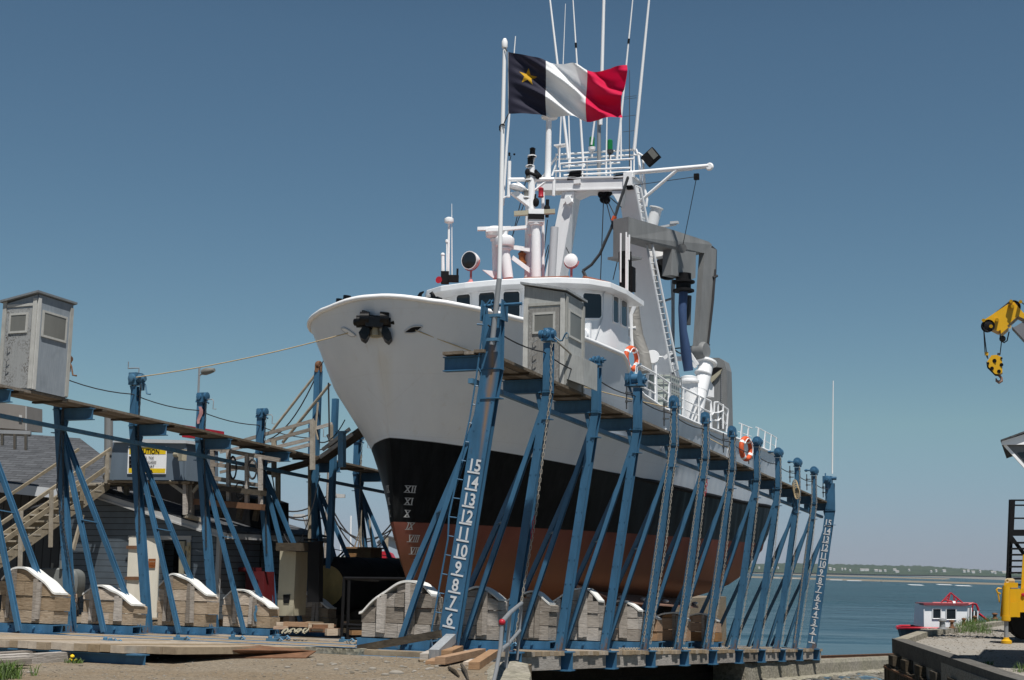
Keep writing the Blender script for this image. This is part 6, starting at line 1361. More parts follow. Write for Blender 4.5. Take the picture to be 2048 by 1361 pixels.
for x,y in((708,1098),(716,1098),(722,1098)): b.tube([ap,ps(x,y,TS+3)],.02,5)
b.tube([ap,ap+Z*.5],.015,4); b.tube([ps(739,1040,TS+3),ps(745,1098,TS+3)],.035,6); tag(b.build('tripod',M['stairw']),'thin pole tripod standing above the brown crate on the tank','tripod')
b=MB(); b.tint=.5; k3=lambda x,y,o=0:pu(x,y,4.6+o)
for a,c2 in(((688,1157),(810,1158)),((688,1157),(683,1278)),((698,1160),(695,1275)),((688,1250),(730,1252)),((700,1258),(726,1258))): b.tube([k3(*a),k3(*c2)],.035,7)
b.tube([k3(690,1157,.0),k3(690,1157,0)+D*1.5],.03,6); b.tube([k3(683,1278),k3(683,1278)+D*1.5],.03,6); tag(b.build('scaffold_frame',M['matblack']),'black tubular frame standing left of the front grey timber block','frame')
# shop clutter on the ground behind the left posts
rg=np.random.RandomState(9)
for k in range(16):
    x=rg.uniform(560,725); y=rg.uniform(1244,1268); p=onz(x,y,.05); a=rg.uniform(-.6,.6); d=A(math.cos(a),math.sin(a),0); L=rg.uniform(.25,.9)
    o=plank(p-d*L/2,p+d*L/2,rg.uniform(.08,.2),rg.uniform(.04,.16),['timber_n','timber_t','timber_d','rust'][k%4],'small %s scrap of timber on the ground before the dark tank'%['brown','tan','blackened','rust coloured'][k%4],'offcut','%s scraps before the dark tank'%['brown','tan','blackened','rust coloured'][k%4],'offcut')
b=MB(); b.tint=.5
for k in range(4): b.tube([onz(570+k*14+6*math.sin(t+k),1262+4*math.cos(t*1.3+k),.06) for t in np.linspace(0,5,12)],.022,5)
tag(b.build('ground_hose',M['cream']),'pale hoses lying on the ground between the blue posts','hose')
# beyond the yard: pickup, lamp posts, poles, wires, far hill houses
car=empty('pickup',onz(776,1132,0.) if False else A(*at(776,1118,72)[:2],0)); tag(car,'bright red pickup truck parked far behind the tank','pickup'); Yc_=72.
cc=at(774,1122,Yc_); zb=cc[2]-.5
def pc(x,y,o=0): return at(x,y,Yc_+o)
b=MB(); b.tint=.5; b.prism([pc(752,1126),pc(790,1130),pc(791,1118),pc(786,1116),pc(781,1107),pc(772,1103),pc(764,1103),pc(760,1112),pc(752,1112)],A(0,1.7,0)); b.build('body',M['red'],car)
b=MB(); b.tint=.5; b.prism([pc(773,1115,-.02),pc(781,1116,-.02),pc(778,1108,-.02),pc(772,1106,-.02)],A(0,.01,0)); b.build('side_window',M['glass'],car)
for x in(758,785):
    b=MB(); b.tint=.5; b.cyl(pc(x,1130,-.03),pc(x,1130,.25),.36,16); b.build('wheel',M['matblack'],car)
b=MB(); b.tint=.5; b.box(A(cc[0],cc[1]+2,zb/2-.2),14,10,max(.2,zb+.25)); 
def lamp(x,ytop,ybase,Y,hx,hy,label,th=.09,two=None):
    rt=empty('street_lamp',A(*at(x,ybase,Y)[:2],0)); tag(rt,label,'street lamp'); p=at(x,ytop,Y); b=MB(); b.tint=.5; b.tube([A(p[0],p[1],0),p],[th*1.3,th],8); b.build('pole',M['timber_g'] if th>.1 else M['steel'],rt)
    b=MB(); b.tint=.5; q_=at(hx,hy,Y); a0=p-Z*.6; b.tube([a0,a0+(q_-a0)*.5+Z*.3,q_],.05,6); b.build('arm',M['steel'],rt); b=MB(); b.tint=.5; s_=1 if hx>x else -1; b.prism([q_+A(-.3*s_,0,-.05),q_+A(.4*s_,0,-.03),q_+A(.4*s_,0,.12),q_+A(-.2*s_,0,.15)][::s_],A(0,.3,0)); b.build('head',M['trim'],rt)
lamp(661,945,1130,66,672,994,'thick weathered wooden utility pole with lamp head left of the bow',.16); lamp(615,1038,1140,80,601,1034,'slim grey street lamp with curved arm above the workshop roof')
b=MB(); b.tint=.5
for (a,c,d) in(((540,1008),(661,985),.6),((540,1012),(661,998),.7),((661,1010),(800,1020),1.6),((661,1018),(800,1030),1.8),((661,1035),(800,1044),.9),((560,1027),(661,1030),.3)): b.tube(sag(at(*a,67),at(*c,67),d,14),.035,4)
tag(b.build('overhead_wires',M['cable']),'thin sagging overhead wires strung behind the workshop and bow','wires',)
b=MB(); b.tint=.5; b.tube([at(701,1120,90),at(702,1032,90)],.05,6); b.tube([at(681,1120,90),at(681,1070,90)],.03,6); tag(b.build('radio_mast',M['white']),'slim white mast far behind the tank','mast')
hs=empty('grey_cottage',A(*at(765,1105,85)[:2],0)); tag(hs,'small grey cottage with pale siding far behind beside the bow','house'); b=MB(); b.tint=.5; b.prism([at(757,1116,85),at(800,1116,85),at(800,1082,85),at(770,1072,85),at(757,1082,85)],A(0,6,0)); b.build('wall',paint('pale_blue_siding',(.35,.42,.50),.7,.1),hs); b=MB(); b.tint=.5; b.prism([at(753,1085,84.8),at(770,1070,84.8),at(770,1073,84.8),at(755,1088,84.8)],A(0,6.4,0)); b.prism([at(770,1070,84.8),at(805,1084,84.8),at(805,1088,84.8),at(770,1074,84.8)],A(0,6.4,0)); b.build('roof',M['shingle'],hs)
b=MB(); b.bar(at(772,1112,80),at(773,1076,80),.22,.22,A(0,1,0)); tag(b.build('timber_pole',M['stairw']),'short pale timber pole beside the grey cottage and pickup','pole')
for k,(x0,x1,y0,y1,Y,col) in enumerate(((600,612,1138,1150,70,'white'),(606,613,1112,1120,120,'trim'),(592,600,1116,1126,110,'red'),(640,655,1112,1122,130,'trim'))):
    b=MB(); b.tint=.5; b.prism([at(x0,y1,Y),at(x1,y1,Y),at(x1,y0,Y),at((x0+x1)/2,y0-(y1-y0)*.35,Y),at(x0,y0,Y)],A(0,3,0)); tag(b.build('shore_hut',M[col]),['small white shed low behind the cabinet and black frame','tiny pale shed beneath the slim street lamp','tiny red shed beside the workshop roof edge','tiny pale shed right of the utility pole'][k],'shed')
# =================================================================== SEA AND FAR SHORE
SEA=-3.9
b=MB(); b.tint=.5
ys=[-40,40,70,85,95,105,120,150,200,300,500,900,2000,5000,16000]
b.grid([[A(x*max(60,Y*1.2)/1.,Y,SEA) for x in np.linspace(-1,1,9)] for Y in ys],True)
m,nt,bs=mat('sea_water'); tc=node(nt,'ShaderNodeTexCoord')
def wn(scale,st,det=4):
    mp=node(nt,'ShaderNodeMapping'); mp.inputs['Scale'].default_value=st; n=node(nt,'ShaderNodeTexNoise'); n.inputs['Scale'].default_value=scale; n.inputs['Detail'].default_value=det; n.inputs['Roughness'].default_value=.6; nt.links.new(tc.outputs['Object'],mp.inputs[0]); nt.links.new(mp.outputs[0],n.inputs[0]); return n.outputs['Fac']
a=wn(.35,(1,1,1),6); c_=wn(.05,(1,.5,1),3); d_=wn(.02,(.5,1,1),3)
shal=wn(.012,(.6,1.4,1),3)
col=mix(nt,ramp(nt,shal,[(.4,0),(.65,1)]),(.003,.028,.040),(.008,.042,.056)); nt.links.new(col,bs.inputs['Base Color']); bs.inputs['Roughness'].default_value=.2; bs.inputs['IOR'].default_value=1.33; bs.inputs['Specular IOR Level'].default_value=.1
e2=wn(.14,(.55,1,1),5); h=mth(nt,'ADD',mth(nt,'ADD',a,mth(nt,'MULTIPLY',e2,2.6)),mth(nt,'MULTIPLY',c_,5.)); sp=node(nt,'ShaderNodeSeparateXYZ'); geo=node(nt,'ShaderNodeNewGeometry'); nt.links.new(geo.outputs['Position'],sp.inputs[0])
off=ramp(nt,mth(nt,'ADD',mth(nt,'MULTIPLY_ADD',sp.outputs[1],.0035,-.42),mth(nt,'MULTIPLY_ADD',d_,.5,-.25)),[(0.,.06),(.55,1.)]); nt.links.new(mth(nt,'MULTIPLY_ADD',off,-.44,.50),bs.inputs['Specular IOR Level']); bump(nt,bs,mth(nt,'MULTIPLY',h,off),1.,.9)
tag(b.build('sea',m),kind='structure')
# surf lines and sand bars
M['sand']=paint('far_shingle',(.185,.175,.155),.9,.2,scale=.05); M['sand2']=paint('far_sand_bar',(.19,.16,.115),.9,.2,scale=.05); M['foam']=paint('sea_foam',(.55,.57,.58),.8,.05)
def strip(name,top,bot,m,h=1.2,label=None,cat=None,kind='structure'):
    """a low bank lying on the sea between two photo lines"""
    b=MB(); b.tint=.5; n=40; rows=[[],[],[]]
    for i in range(n+1):
        x=top[0][0]+(top[-1][0]-top[0][0])*i/n
        yt=I(x,[p[0] for p in top],[p[1] for p in top]); yb=I(x,[p[0] for p in bot],[p[1] for p in bot])
        pb_,pt_=onz(x,yb,SEA),onz(x,max(yt,horiz(x)+1.6),SEA); mid=(pb_*.6+pt_*.4); e=math.sin(math.pi*min(1,max(0,i/n)))**.3
        rows[0].append(pb_-Z*.02); rows[1].append(A(mid[0],mid[1],SEA+h*e*(1+.2*math.sin(i*1.9)))); rows[2].append(pt_-Z*.02)
    b.grid(rows,True); o=b.build(name,m); tag(o,label,cat,None,kind); return o
def horiz(x):  # photo height of the horizon
    d=CF.copy(); p=CAM+A((x-1024)/F_PX*1e6,1e6,0); dd=p-CAM; z=dd@CF; return 680.5-F_PX*(dd@CU)/z
print('horizon at 1700',horiz(1700))
strip('sand_bar',[(1440,1151),(2090,1169)],[(1440,1154.5),(2090,1173)],M['sand2'],.5); strip('sand_bar',[(1440,1143.5),(1900,1157)],[(1440,1146),(1900,1160)],M['sand2'],.5)
strip('shingle_beach',[(1380,1136),(1600,1139),(2110,1152)],[(1380,1143),(1650,1146),(2110,1165)],M['sand'],2.)
for (x0,x1,y) in((1818,1843,1170.5),(1875,1900,1170),(1912,1938,1172),(1897,1908,1173.5),(1548,1562,1156.5),(1565,1600,1157),(1660,1685,1160.5),(1694,1723,1162),(1760,1766,1164)):
    b=MB(); b.tint=.5; p,q_=onz(x0,y,SEA+.15),onz(x1,y+.5,SEA+.15); n=7; rows=[[],[]]
    for i in range(n+1):
        t=i/n; c=p+(q_-p)*t; w=(16 if x0>1800 else 9)*(.3+math.sin(math.pi*t)+.3*math.sin(i*2.4)); rows[0].append(c-A(0,w*.5,0)); rows[1].append(c+A(0,w*.5,0)+Z*.25)
    b.grid(rows,False); tag(b.build('surf',M['foam']),kind='structure')
# far land with its tree line
b=MB(); b.tint=.5; rg=np.random.RandomState(4); xs=list(np.arange(380,2500,1.6)); rows=[[],[],[],[]]
prof=[(300,13),(700,15),(1380,13),(1500,14),(1590,17),(1700,16.5),(1790,15.5),(1850,16),(1950,11),(2030,7),(2200,6),(2500,5)]
def land(x,k,Y): return at(x,horiz(x)-k,Y)
Wt=[]
for x in xs:
    top=I(x,[p[0] for p in prof],[p[1] for p in prof]); j=rg.uniform(-.7,.7)+.5*math.sin(x*.21)+.4*math.sin(x*.53)
    rows[0].append(land(x,-2.2,3300)); rows[1].append(land(x,2.0,3500)); rows[2].append(land(x,top*.55,3900)); rows[3].append(land(x,top+j,4300))
b.grid(rows,True); b.grid([rows[3],[p+A(0,300,-40) for p in rows[3]]],True)
m,nt,bs=mat('far_woodland'); n=noise(nt,.012,6,.7,(1,1,3)); n2=noise(nt,.003,4,.6); c=mix(nt,ramp(nt,n,[(.35,0),(.6,1)]),(.022,.036,.020),(.055,.075,.04)); sp=node(nt,'ShaderNodeSeparateXYZ'); tc=node(nt,'ShaderNodeTexCoord'); nt.links.new(tc.outputs['Object'],sp.inputs[0]); c=mix(nt,mth(nt,'MULTIPLY',ramp(nt,mth(nt,'MULTIPLY_ADD',sp.outputs[2],-.045,1.0),[(.2,0),(.6,1)]),ramp(nt,n2,[(.35,.3),(.6,1)])),c,(.10,.14,.055)); nt.links.new(c,bs.inputs['Base Color']); bs.inputs['Roughness'].default_value=1; bs.inputs['Specular IOR Level'].default_value=0
tag(b.build('far_shore_hills',m),kind='structure')
hx=[(1518,6,1),(1530,5,1),(1546,5,1.3),(1556,6.5,.8),(1562,4.6,1.6),(1660,6,1),(1668,5,1),(1676,7,.8),(1684,6,.8),(1690,6.5,.8),(1714,4.8,2.2),(1724,5.2,2.6),(1733,5.4,2.4),(1742,4.4,1.5),(1752,5,1.2),(1760,4.2,1.2),(1787,2.8,2.6),(1794,3.2,2),(1789,7,1.6),(1814,7.4,1.8),(1818,6.8,1),(1888,6,1.2),(1905,6.4,1.6),(1928,5.8,1.4),(1946,4.6,1.6),(1974,5.2,1.2),(1985,5.6,1.4),(1990,4.2,1),(2003,5,2.2),(2008,5.6,1.8),(2030,4.8,2),(2038,4,1.6),(1700,4.2,1.),(1770,4.6,.9),(1838,4.4,.9),(1862,4.6,.9),(1872,5.5,.8),(1915,4.2,.9),(1936,6.6,.8),(1960,6,.8),(1646,4.6,1.)]
M['farw']=paint('far_white_wall',(.55,.55,.54),.8,.05); M['farr']=paint('far_roof',(.30,.28,.27),.9,.1); M['farb']=paint('far_brown_wall',(.35,.25,.2),.9,.1)
for i,(x,k,w) in enumerate(hx[::1]):
    if i%3==1: continue
    p=land(x,k-1.6,3450+rg.uniform(-60,60)); W_=w*rg.uniform(3.5,6.5); H_=rg.uniform(2.6,4.4); b=MB(); b.tint=.5; br=i%9==4
    b.box(p+Z*H_/2,W_,8,H_); b.m=1; b.prism([p+A(-W_/2-.3,-4.3,H_+.02),p+A(W_/2+.3,-4.3,H_+.02),p+A(W_/2+.3,0,H_+2.4),p+A(-W_/2-.3,0,H_+2.4)],A(0,.3,0))
    o=b.build('far_house',[M['farb'] if br else M['farw'],M['farr']]); tag(o,'tiny brown house on the green far shore' if br else 'tiny white house on the green far shore','house','brown houses on the far shore' if br else 'white houses on the far shore')
# =================================================================== RIGHT QUAY
def edge(name,pts,w,h,m,label,cat,z=0):
    b=MB()
    for a,c in zip(pts[:-1],pts[1:]): b.bar(A(a[0],a[1],z),A(c[0],c[1],z),w,h)
    o=b.build(name,m); tag(o,label,cat); return o
edge('quay_cap_timber',[(10.0,37.0),(8.42,24.3),(7.55,14.5)],.34,.36,M['timber_d2'] if 'timber_d2' in M else wood('grey_dark_cap',(.05,.047,.042),(.15,.14,.125),axis=(2,2,2)),'dark square cap timber along the near edge of the right quay','timber',-.27)
qw=empty('quay_timber_wall',A(8.8,30,-4)); tag(qw,'dark vertical timber sheeting wall of the right quay, rust-stained at top','wall')
b=MB(); qa,qb=A(9.80,37.0,0),A(7.3,14.4,0); d=unit(qb-qa); n=unit(np.cross(d,Z)); n=n if n[0]<0 else -n; t=.0
while t<22.5:
    w=.22; top_=-.62+.04*math.sin(t*3)+(.05 if int(t/3)%2 else 0); b.box(qa+d*(t+w/2)+n*(.12+random.uniform(0,.02))+Z*(top_-2.72),w-.015,.1,5.2,(d,n,Z)); t+=w
b.build('sheeting',M['timber_d'],qw); b=MB(); b.tint=.5; b.bar(qa+n*.19+Z*-.80,qb+n*.19+Z*-.80,.03,.05); b.build('rust_angle',M['rust'],qw)
b=MB(); 
for k in range(12): b.box(qa+d*(1+k*1.9)+n*.06+Z*-.58,.7,.22,.24,(d,n,Z))
b.build('packing_blocks',M['timber_d'],qw)
edge('quay_kerb',[(10.05,36.95),(12.3,42.6),(13.7,44.8),(17.9,52.6),(28,56)],.32,.22,M['conc'],'concrete kerb along the seaward edge of the right quay','kerb',-.20)
def bol(x,y,Y,r,h,label,m='rust'):
    b=MB(); b.tint=.5; r*=.72; h*=.85; c=onz(x,y,-.09); b.lathe([(r*1.3,0),(r*1.3,.03),(r*.8,.05),(r*.7,h*.7),(r*1.2,h*.85),(r*1.1,h),(r*.3,h+.02)],c,Z,12); o=b.build('bollard',M[m]); tag(o,label,'bollard')
bol(1904,1257,0,.10,.28,'rusty small bollard on the quay kerb in front of the boat cabin'); bol(1928,1251,0,.09,.26,'rusty small bollard on the quay kerb beside the grass clump'); bol(1990,1239,0,.13,.26,'rusty bollard on the quay kerb nearest the yellow crane'); bol(1885,1259,0,.16,.36,'pale grey stub post on the quay kerb left of the bollards','steel'); bol(1950,1245,0,.1,.25,'dark bollard on the quay kerb at the right end of the boat cabin')
rg=np.random.RandomState(8); b=MB()
for k in range(14): tuft(b,onz(rg.uniform(1922,1965),rg.uniform(1254,1268),-.24),40,.42,.45,rg)
for k in range(10): tuft(b,onz(rg.uniform(1960,2010),rg.uniform(1244,1252),-.24),30,.3,.6,rg)
tuft(b,onz(1975,1330,-.24),30,.1,.15,rg); tuft(b,onz(2046,1345,-.24),40,.2,.2,rg)
tag(b.build('quay_grass',M['grass']),'clumps of green grass along the quay kerb','grass',None,'stuff')
b=MB()
for _ in range(1100):
    x=rg.uniform(1840,2048); y=rg.uniform(1258,1278) if rg.rand()<.6 else rg.uniform(1262,1345); 
    if y>1285 and x<1840+(y-1285)*3: continue
    p=onz(x,y,-.24); b.tint=rg.rand(); r=rg.uniform(.015,.06 if y<1278 else .03); b.ball(p,r,5,3,(1,1,.6))
tag(b.build('quay_stones',bpy.data.materials['loose_stone']),'pale crushed stones scattered on the quay gravel','stones',None,'stuff')
# work boat moored beyond the quay
YB_=112.; wb=empty('work_boat',at(1890,1280,YB_)*A(1,1,0)+A(0,0,SEA)); tag(wb,'white cabin work boat with red trim moored behind the quay','boat'); w_=lambda x,y,o=0:at(x,y,YB_+o)
def hullsec(y,o): return y
b=MB(); b.tint=.5; rows=[]
for (x,yt,hw,zz) in((1798,1258,.3,0),(1802,1256.5,1.2,0),(1815,1255.5,1.9,0),(1840,1255.5,2.1,0),(1900,1257.5,2.1,0),(1990,1261,1.9,0)):
    tp=w_(x,yt); rows.append([tp+A(0,-hw,0),tp+A(0.1,-hw*.92,-.45),A(tp[0]+.3,tp[1]-hw*.7,SEA-.2),A(tp[0]+.3,tp[1]+hw*.7,SEA-.2),tp+A(.1,hw*.92,-.45),tp+A(0,hw,0)])
b.grid(rows,False); b.add(rows[0],[(0,1,2,3,4,5)],False); b.build('hull',paint('dark_blue_hull',(.02,.035,.06),.5,.2),wb)
b=MB(); b.tint=.5
for k in(0,5): b.tube([r[k]+Z*.03 for r in rows],.12,6)
b.build('gunwale',M['red'],wb)
b=MB(); b.tint=.5; b.prism([rows[1][0]+A(.8,-.06,-.6),rows[3][0]+A(0,-.06,-.5),A(rows[3][2][0],rows[3][0][1]+.0,SEA+.1),A(rows[1][2][0]+.8,rows[1][0][1]+.0,SEA+.1)],A(0,.05,0)); b.build('blue_panel',paint('mid_blue',(.05,.16,.33),.5),wb)
b=MB(); b.tint=.5; b.prism([w_(1848,1254,-1.4),w_(1934,1256,-1.4),w_(1935.5,1213,-1.4),w_(1850,1209,-1.4)],A(.0,2.8,0)); b.build('cabin',M['white'],wb)
b=MB(); b.tint=.5; b.prism([w_(1847.5,1211,-1.6),w_(1937,1212,-1.6),w_(1937,1208.5,-1.6),w_(1847.5,1207,-1.6)],A(.3,3.4,0)); b.build('cabin_roof',paint('oxide_red_roof',(.20,.04,.05),.6,.15),wb)
for (x0,x1,y0,y1) in((1865,1882,1218,1238),(1892,1912,1218,1240)):
    b=MB(); b.tint=.5; c=[w_(x0,y0,-1.43),w_(x1,y0,-1.43),w_(x1,y1,-1.43),w_(x0,y1,-1.43)]; b.tube([p for p in c],.06,5,closed=True); fr=b.build('window_frame',M['white'],wb); b=MB(); b.poly(c[::-1]); b.build('pane',M['glass'],fr)
b=MB(); b.tint=.5; R_=lambda x,y,o=0:w_(x,y,o)
for a,c in(((1882,1206),(1901,1186)),((1901,1186),(1925,1206)),((1889,1200),(1912,1206)),((1895,1206),(1901,1186)),((1884,1203),(1895,1196)),((1911,1206),(1916,1198)),((1907,1190),(1909,1204)),((1865,1206),(1945,1207))): b.tube([R_(*a),R_(*c)],.06,5); 
b.tube([R_(x,y,-1) for x,y in((1937,1210),(1945,1207),(1952,1209),(1956,1218),(1957,1224))],.09,6); b.tube([R_(x,y,-.4) for x,y in((1943,1224),(1946,1209))],.07,6); b.tube([R_(1958,1228,-1),R_(1976,1242,-1)],.10,6); b.build('red_frame',M['red'],wb)
b=MB(); b.tint=.5; b.prism([w_(1936,1254,-1.2),w_(1957,1250,1.),w_(1957,1226,1.),w_(1937,1214,-1.2)],A(.05,.3,0)); b.build('cabin_end',M['matblack'],wb)
b=MB(); b.tint=.5
for x in(1937,1942,1948,1955): b=MB(); b.tint=.5; b.tube([w_(x,1253,-1.3),w_(x+.5,1222 if x>1945 else 1216,-1.3)],.06,5); b.build('cabin_rail',M['white'],wb)
b=MB(); b.tint=.5
b.tube([w_(1848.5,1250,-1.6),w_(1848,1219,-1.6)],.05,5); b.build('cabin_rail',M['white'],wb); b=MB(); b.tint=.5; b.cyl(w_(1905,1206.5),w_(1910,1206.5),.16,10); b.build('canister',M['white'],wb)
# yellow mobile crane, mostly beyond the right picture edge
YK=onz(2011,1288,-.24)[1]; mc=empty('mobile_crane',A(*at(2040,1288,YK)[:2],-.24)); tag(mc,'yellow mobile crane with boom and outrigger cut by the right picture edge','crane'); k_=lambda x,y,o=0:at(x,y,YK+o)
b=MB(); b.tint=.5; b.cyl(k_(2012,1243),k_(2012.5,1172),.10,14); b.lathe([(.12,-.02),(.12,.1)],k_(2012,1240),Z,14); b.build('jack_casing',M['yellow'],mc); b=MB(); b.tint=.5; b.cyl(k_(2012.5,1281),k_(2012.5,1240),.055,12); b.build('jack_rod',M['steel'],mc); b=MB(); b.tint=.5; b.lathe([(.14,-.02),(.14,.05),(.08,.09),(.07,.14)],k_(2013,1286),Z,14); b.build('jack_foot',M['yellow'],mc)
b=MB(); b.tint=.5; b.prism([k_(2000,1234,.1),k_(2005,1178,.1),k_(2040,1178,.1),k_(2040,1235,.1)][::1],A(.35*.7,.7,0)); b.prism([k_(2020,1206,-.02),k_(2036,1204,-.02),k_(2035,1234,-.02),k_(2020,1235,-.02)],A(.35*.08,.08,0)); b.prism([k_(2040,1225,.2),k_(2040,1180,.2),k_(2075,1160,.2),k_(2075,1225,.2)],A(.35*1.6,1.6,0)); b.prism([k_(2042,1178,.3),k_(2046,1110,.3),k_(2100,1100,.3),k_(2100,1178,.3)],A(.35*1.4,1.4,0)); b.prism([k_(2008,1176,.15),k_(2036,1176,.15),k_(2036,1166,.15),k_(2008,1166,.15)][::-1],A(.35*.6,.6,0)); b.build('outrigger_box',M['yellow'],mc)
b=MB(); b.tint=.5; b.prism([k_(2018,1248,.9),k_(2100,1248,.9),k_(2100,1236,.9),k_(2018,1236,.9)][::-1],A(.35*1.6,1.6,0)); b.build('chassis',M['matblack'],mc)
for x in(2058,2120):
    b=MB(); b.tint=.5; b.lathe([(.2,0),(.5,.0),(.55,.05),(.55,.3),(.5,.35),(.2,.35)],k_(x,1240,.6),A(0,1,0),24); b.build('wheel',M['matblack'],mc)
b=MB(); b.tint=.5; b.lathe([(.05,0),(.045,.02),(.02,.03)],k_(2046,1190,.17),A(0,-1,0),12); b.build('tail_light',M['red'],mc); b=MB(); b.tint=.5; b.tube([k_(2001,1188,.3),k_(1995,1186,.3),k_(1993,1180,.3),k_(1996,1177,.3),k_(2003,1178,.3)],.025,6); b.tube([k_(1996,1187,.3),k_(1999,1205,.3)],.02,6); b.build('hose_loop',M['yellow'],mc)
b=MB(); b.tint=.5
for k in range(10): b.tube([k_(2014+3*math.cos(a)+k*1.2,1163+4*math.sin(a),.35+.02*k) for a in np.linspace(0,6.28,9)],.03,5)
b.build('rope_bundle',M['rope'],mc)
b=MB(); b.tint=.5; b.prism([k_(2030,1282,2.),k_(2046,1282,2.),k_(2044,1240,2.),k_(2036,1240,2.)],A(.35*.1,.1,0)); b.build('far_jack',M['steel'],mc)
# boom with head sheaves, hook block
b=MB(); b.tint=.5; b.prism([k_(2028,655),k_(2052,640),k_(2200,760),k_(2200,800),k_(2050,682),k_(2024,654)][::-1],A(.35*.5,.5,0)); b.prism([k_(2060,690,.05),k_(2200,798,.05),k_(2075,1100,.8),k_(2110,1100,.8)],A(.35*.4,.4,0)); bm=b.build('boom',paint('grey_boom',(.16,.165,.18),.5,.1),mc)
b=MB(); b.tint=.5; b.prism([k_(1967,641,-.05),k_(2020,606,-.05),k_(2028,604,-.05),k_(2052,632,-.05),k_(2052,640,-.05),k_(2036,632,-.05),k_(2014,652,-.05),k_(2017,655,-.05),k_(2002,668,-.05),k_(2001,660,-.05),k_(2011,654,-.05),k_(1996,663,-.05),k_(1982,656,-.05),k_(1969,648,-.05)][::-1],A(.35*.6,.6,0)); 
for x,y in((1967,641),(2022,603),(2041,604),(1994,640),(2025,613),(1982,653)): b.cyl(k_(x,y,-.24),k_(x,y,.65),.05,8)
b.build('boom_head',M['yellow'],bm)
for x,y,r in((1977,652,.17),(2028,614,.18)):
    b=MB(); b.tint=.5; b.lathe([(r*.5,-.02),(r*.8,.0),(r,-.03),(r*.92,.05),(r,.12),(r*.5,.1)],k_(x,y,-.16 if x<2000 else .3),A(0,1,0),20); b.build('sheave',M['matblack'],bm)
b=MB(); b.tint=.5; b.tube([k_(1976,638,.2),k_(2020,603,.2)],.015,4); b.tube([k_(2040,603,.2),k_(2070,625,.2)],.015,4); b.tube([k_(1967,652,.1),k_(1970,705,.1),k_(1975,717,.1)],.014,4); b.tube([k_(1967,655,.15),k_(1973,705,.15),k_(1976,718,.15)],.014,4); b.tube([k_(2003,684,.2),k_(2000,710,.2)],.014,4); b.tube([k_(2000,668,.2),k_(2001,682,.2),k_(2008,686,.2),k_(2014,682,.2),k_(2018,664,.2)],.018,5); b.ball(k_(2005,678,.2),.09,10,8); b.build('boom_ropes',M['cable'],bm)
b=MB(); b.tint=.5; put_text(b,'2',.11,k_(2019,657,-.02),unit(A(.82,0,-.57)),unit(A(.57,0,.82)),.004,1.,.004); b.build('boom_number',M['yellow'],bm)
HK=[(1974,724),(1983,711),(1993,710),(2004,715),(2005,745),(1998,749),(1990,748),(1977,734)]
b=MB(); b.tint=.5; b.prism([k_(x,y,-.05) for x,y in HK][::-1],A(.35*.32,.32,0)); hk=b.build('hook_block',M['yellow'],mc)
b=MB(); b.tint=.5; cx,cy=1990,730
b.prism([k_(1972+ (0),722,-.0),k_(1974,734,0),k_(1990,750,0),k_(1999,751,0),k_(1990,747,0),k_(1976,732,0)],A(.35*.22,.22,0))
for x,y,r in((1989,722,.055),(2003,730,.05),(1984,737,.05),(1998,743,.05),(1976,727,.035),(2003,717,.03)): b.cyl(k_(x,y,-.075),k_(x,y,-.02),r,12)
b.build('black_spots',M['matblack'],hk)
b=MB(); b.tint=.5; b.tube([k_(1998,745,.1),k_(1998,751,.1),k_(2003,757,.1),k_(2003,762,.1),k_(1998,765,.1),k_(1993,762,.1),k_(1992,757,.1)],[.04,.04,.035,.045,.05,.035,.015],9); b.build('hook',paint('worn_hook',(.25,.15,.11),.5,.2),hk); b=MB(); b.tint=.5; b.tube([k_(1996,711,.1),k_(1996,707,.1),k_(1999,707,.1),k_(1999,711,.1)],.02,6); b.build('shackle',M['cable'],hk); b=MB(); b.tint=.5; b.box(k_(1973,708,.1),.09,.05,.09); b.build('rope_clamp',M['yellow'],hk)
# wooden mat under the jack
b=MB(); 
for k in range(2): b.bar(at(1984,1297,YK-.12+.45*k),at(2070,1301,YK-.12+.45*k),.42,.12)
tag(b.build('jack_mat',M['timber_t']),'pale timber mat lying under the yellow crane jack foot','mat')
# black stair tower and white-eaved building at the right edge
tw=empty('stair_tower',A(*at(2030,1200,46)[:2],-.24)); tag(tw,'black steel stair tower with open rungs at the right picture edge','tower'); t2=lambda x,y,o=0:at(x,y,46+o)
b=MB(); b.tint=.5; b.bar(t2(2014,1245),t2(2023,1000),.13,.13,A(0,1,0)); b.bar(t2(2025,1068),t2(2028,1002),.06,.06,A(0,1,0)); b.bar(t2(2018,1066),t2(2090,1066),.1,.2); b.bar(t2(2023,1075),t2(2060,1125),.08,.1); b.build('frame',M['matblack'],tw)
b=MB(); b.tint=.5
for y in(1001,1011,1037): b.bar(t2(2022,y),t2(2090,y),.05,.05)
b.build('guard_rail',M['matblack'],tw); b=MB(); b.tint=.5
for k in range(13): y=1086+k*12; b.bar(t2(2019-k*.5,y),t2(2090,y),.3,.06)
b.build('treads',M['matblack'],tw)
rb=empty('eaved_building',A(*at(2100,1280,27)[:2],-.24)); tag(rb,'corner of a building with white eave and dark soffit at the right edge','building'); r2=lambda x,y,o=0:at(x,y,27+o)
b=MB(); b.tint=.5; b.prism([r2(2003,883,-.12),r2(2003,890,-.12),r2(2048,889.5,-.12),r2(2200,886,-.12),r2(2200,815,-.12),r2(2048,869,-.12)],A(.02,.06,0)); b.build('fascia',M['white'],rb)
b=MB(); b.tint=.5; b.prism([r2(2001,883,-.2),r2(2200,812,-.2),r2(2200,807,-.2),r2(2001,880,-.2)],A(1.5,4,0)); b.build('roof',M['shingle'],rb)
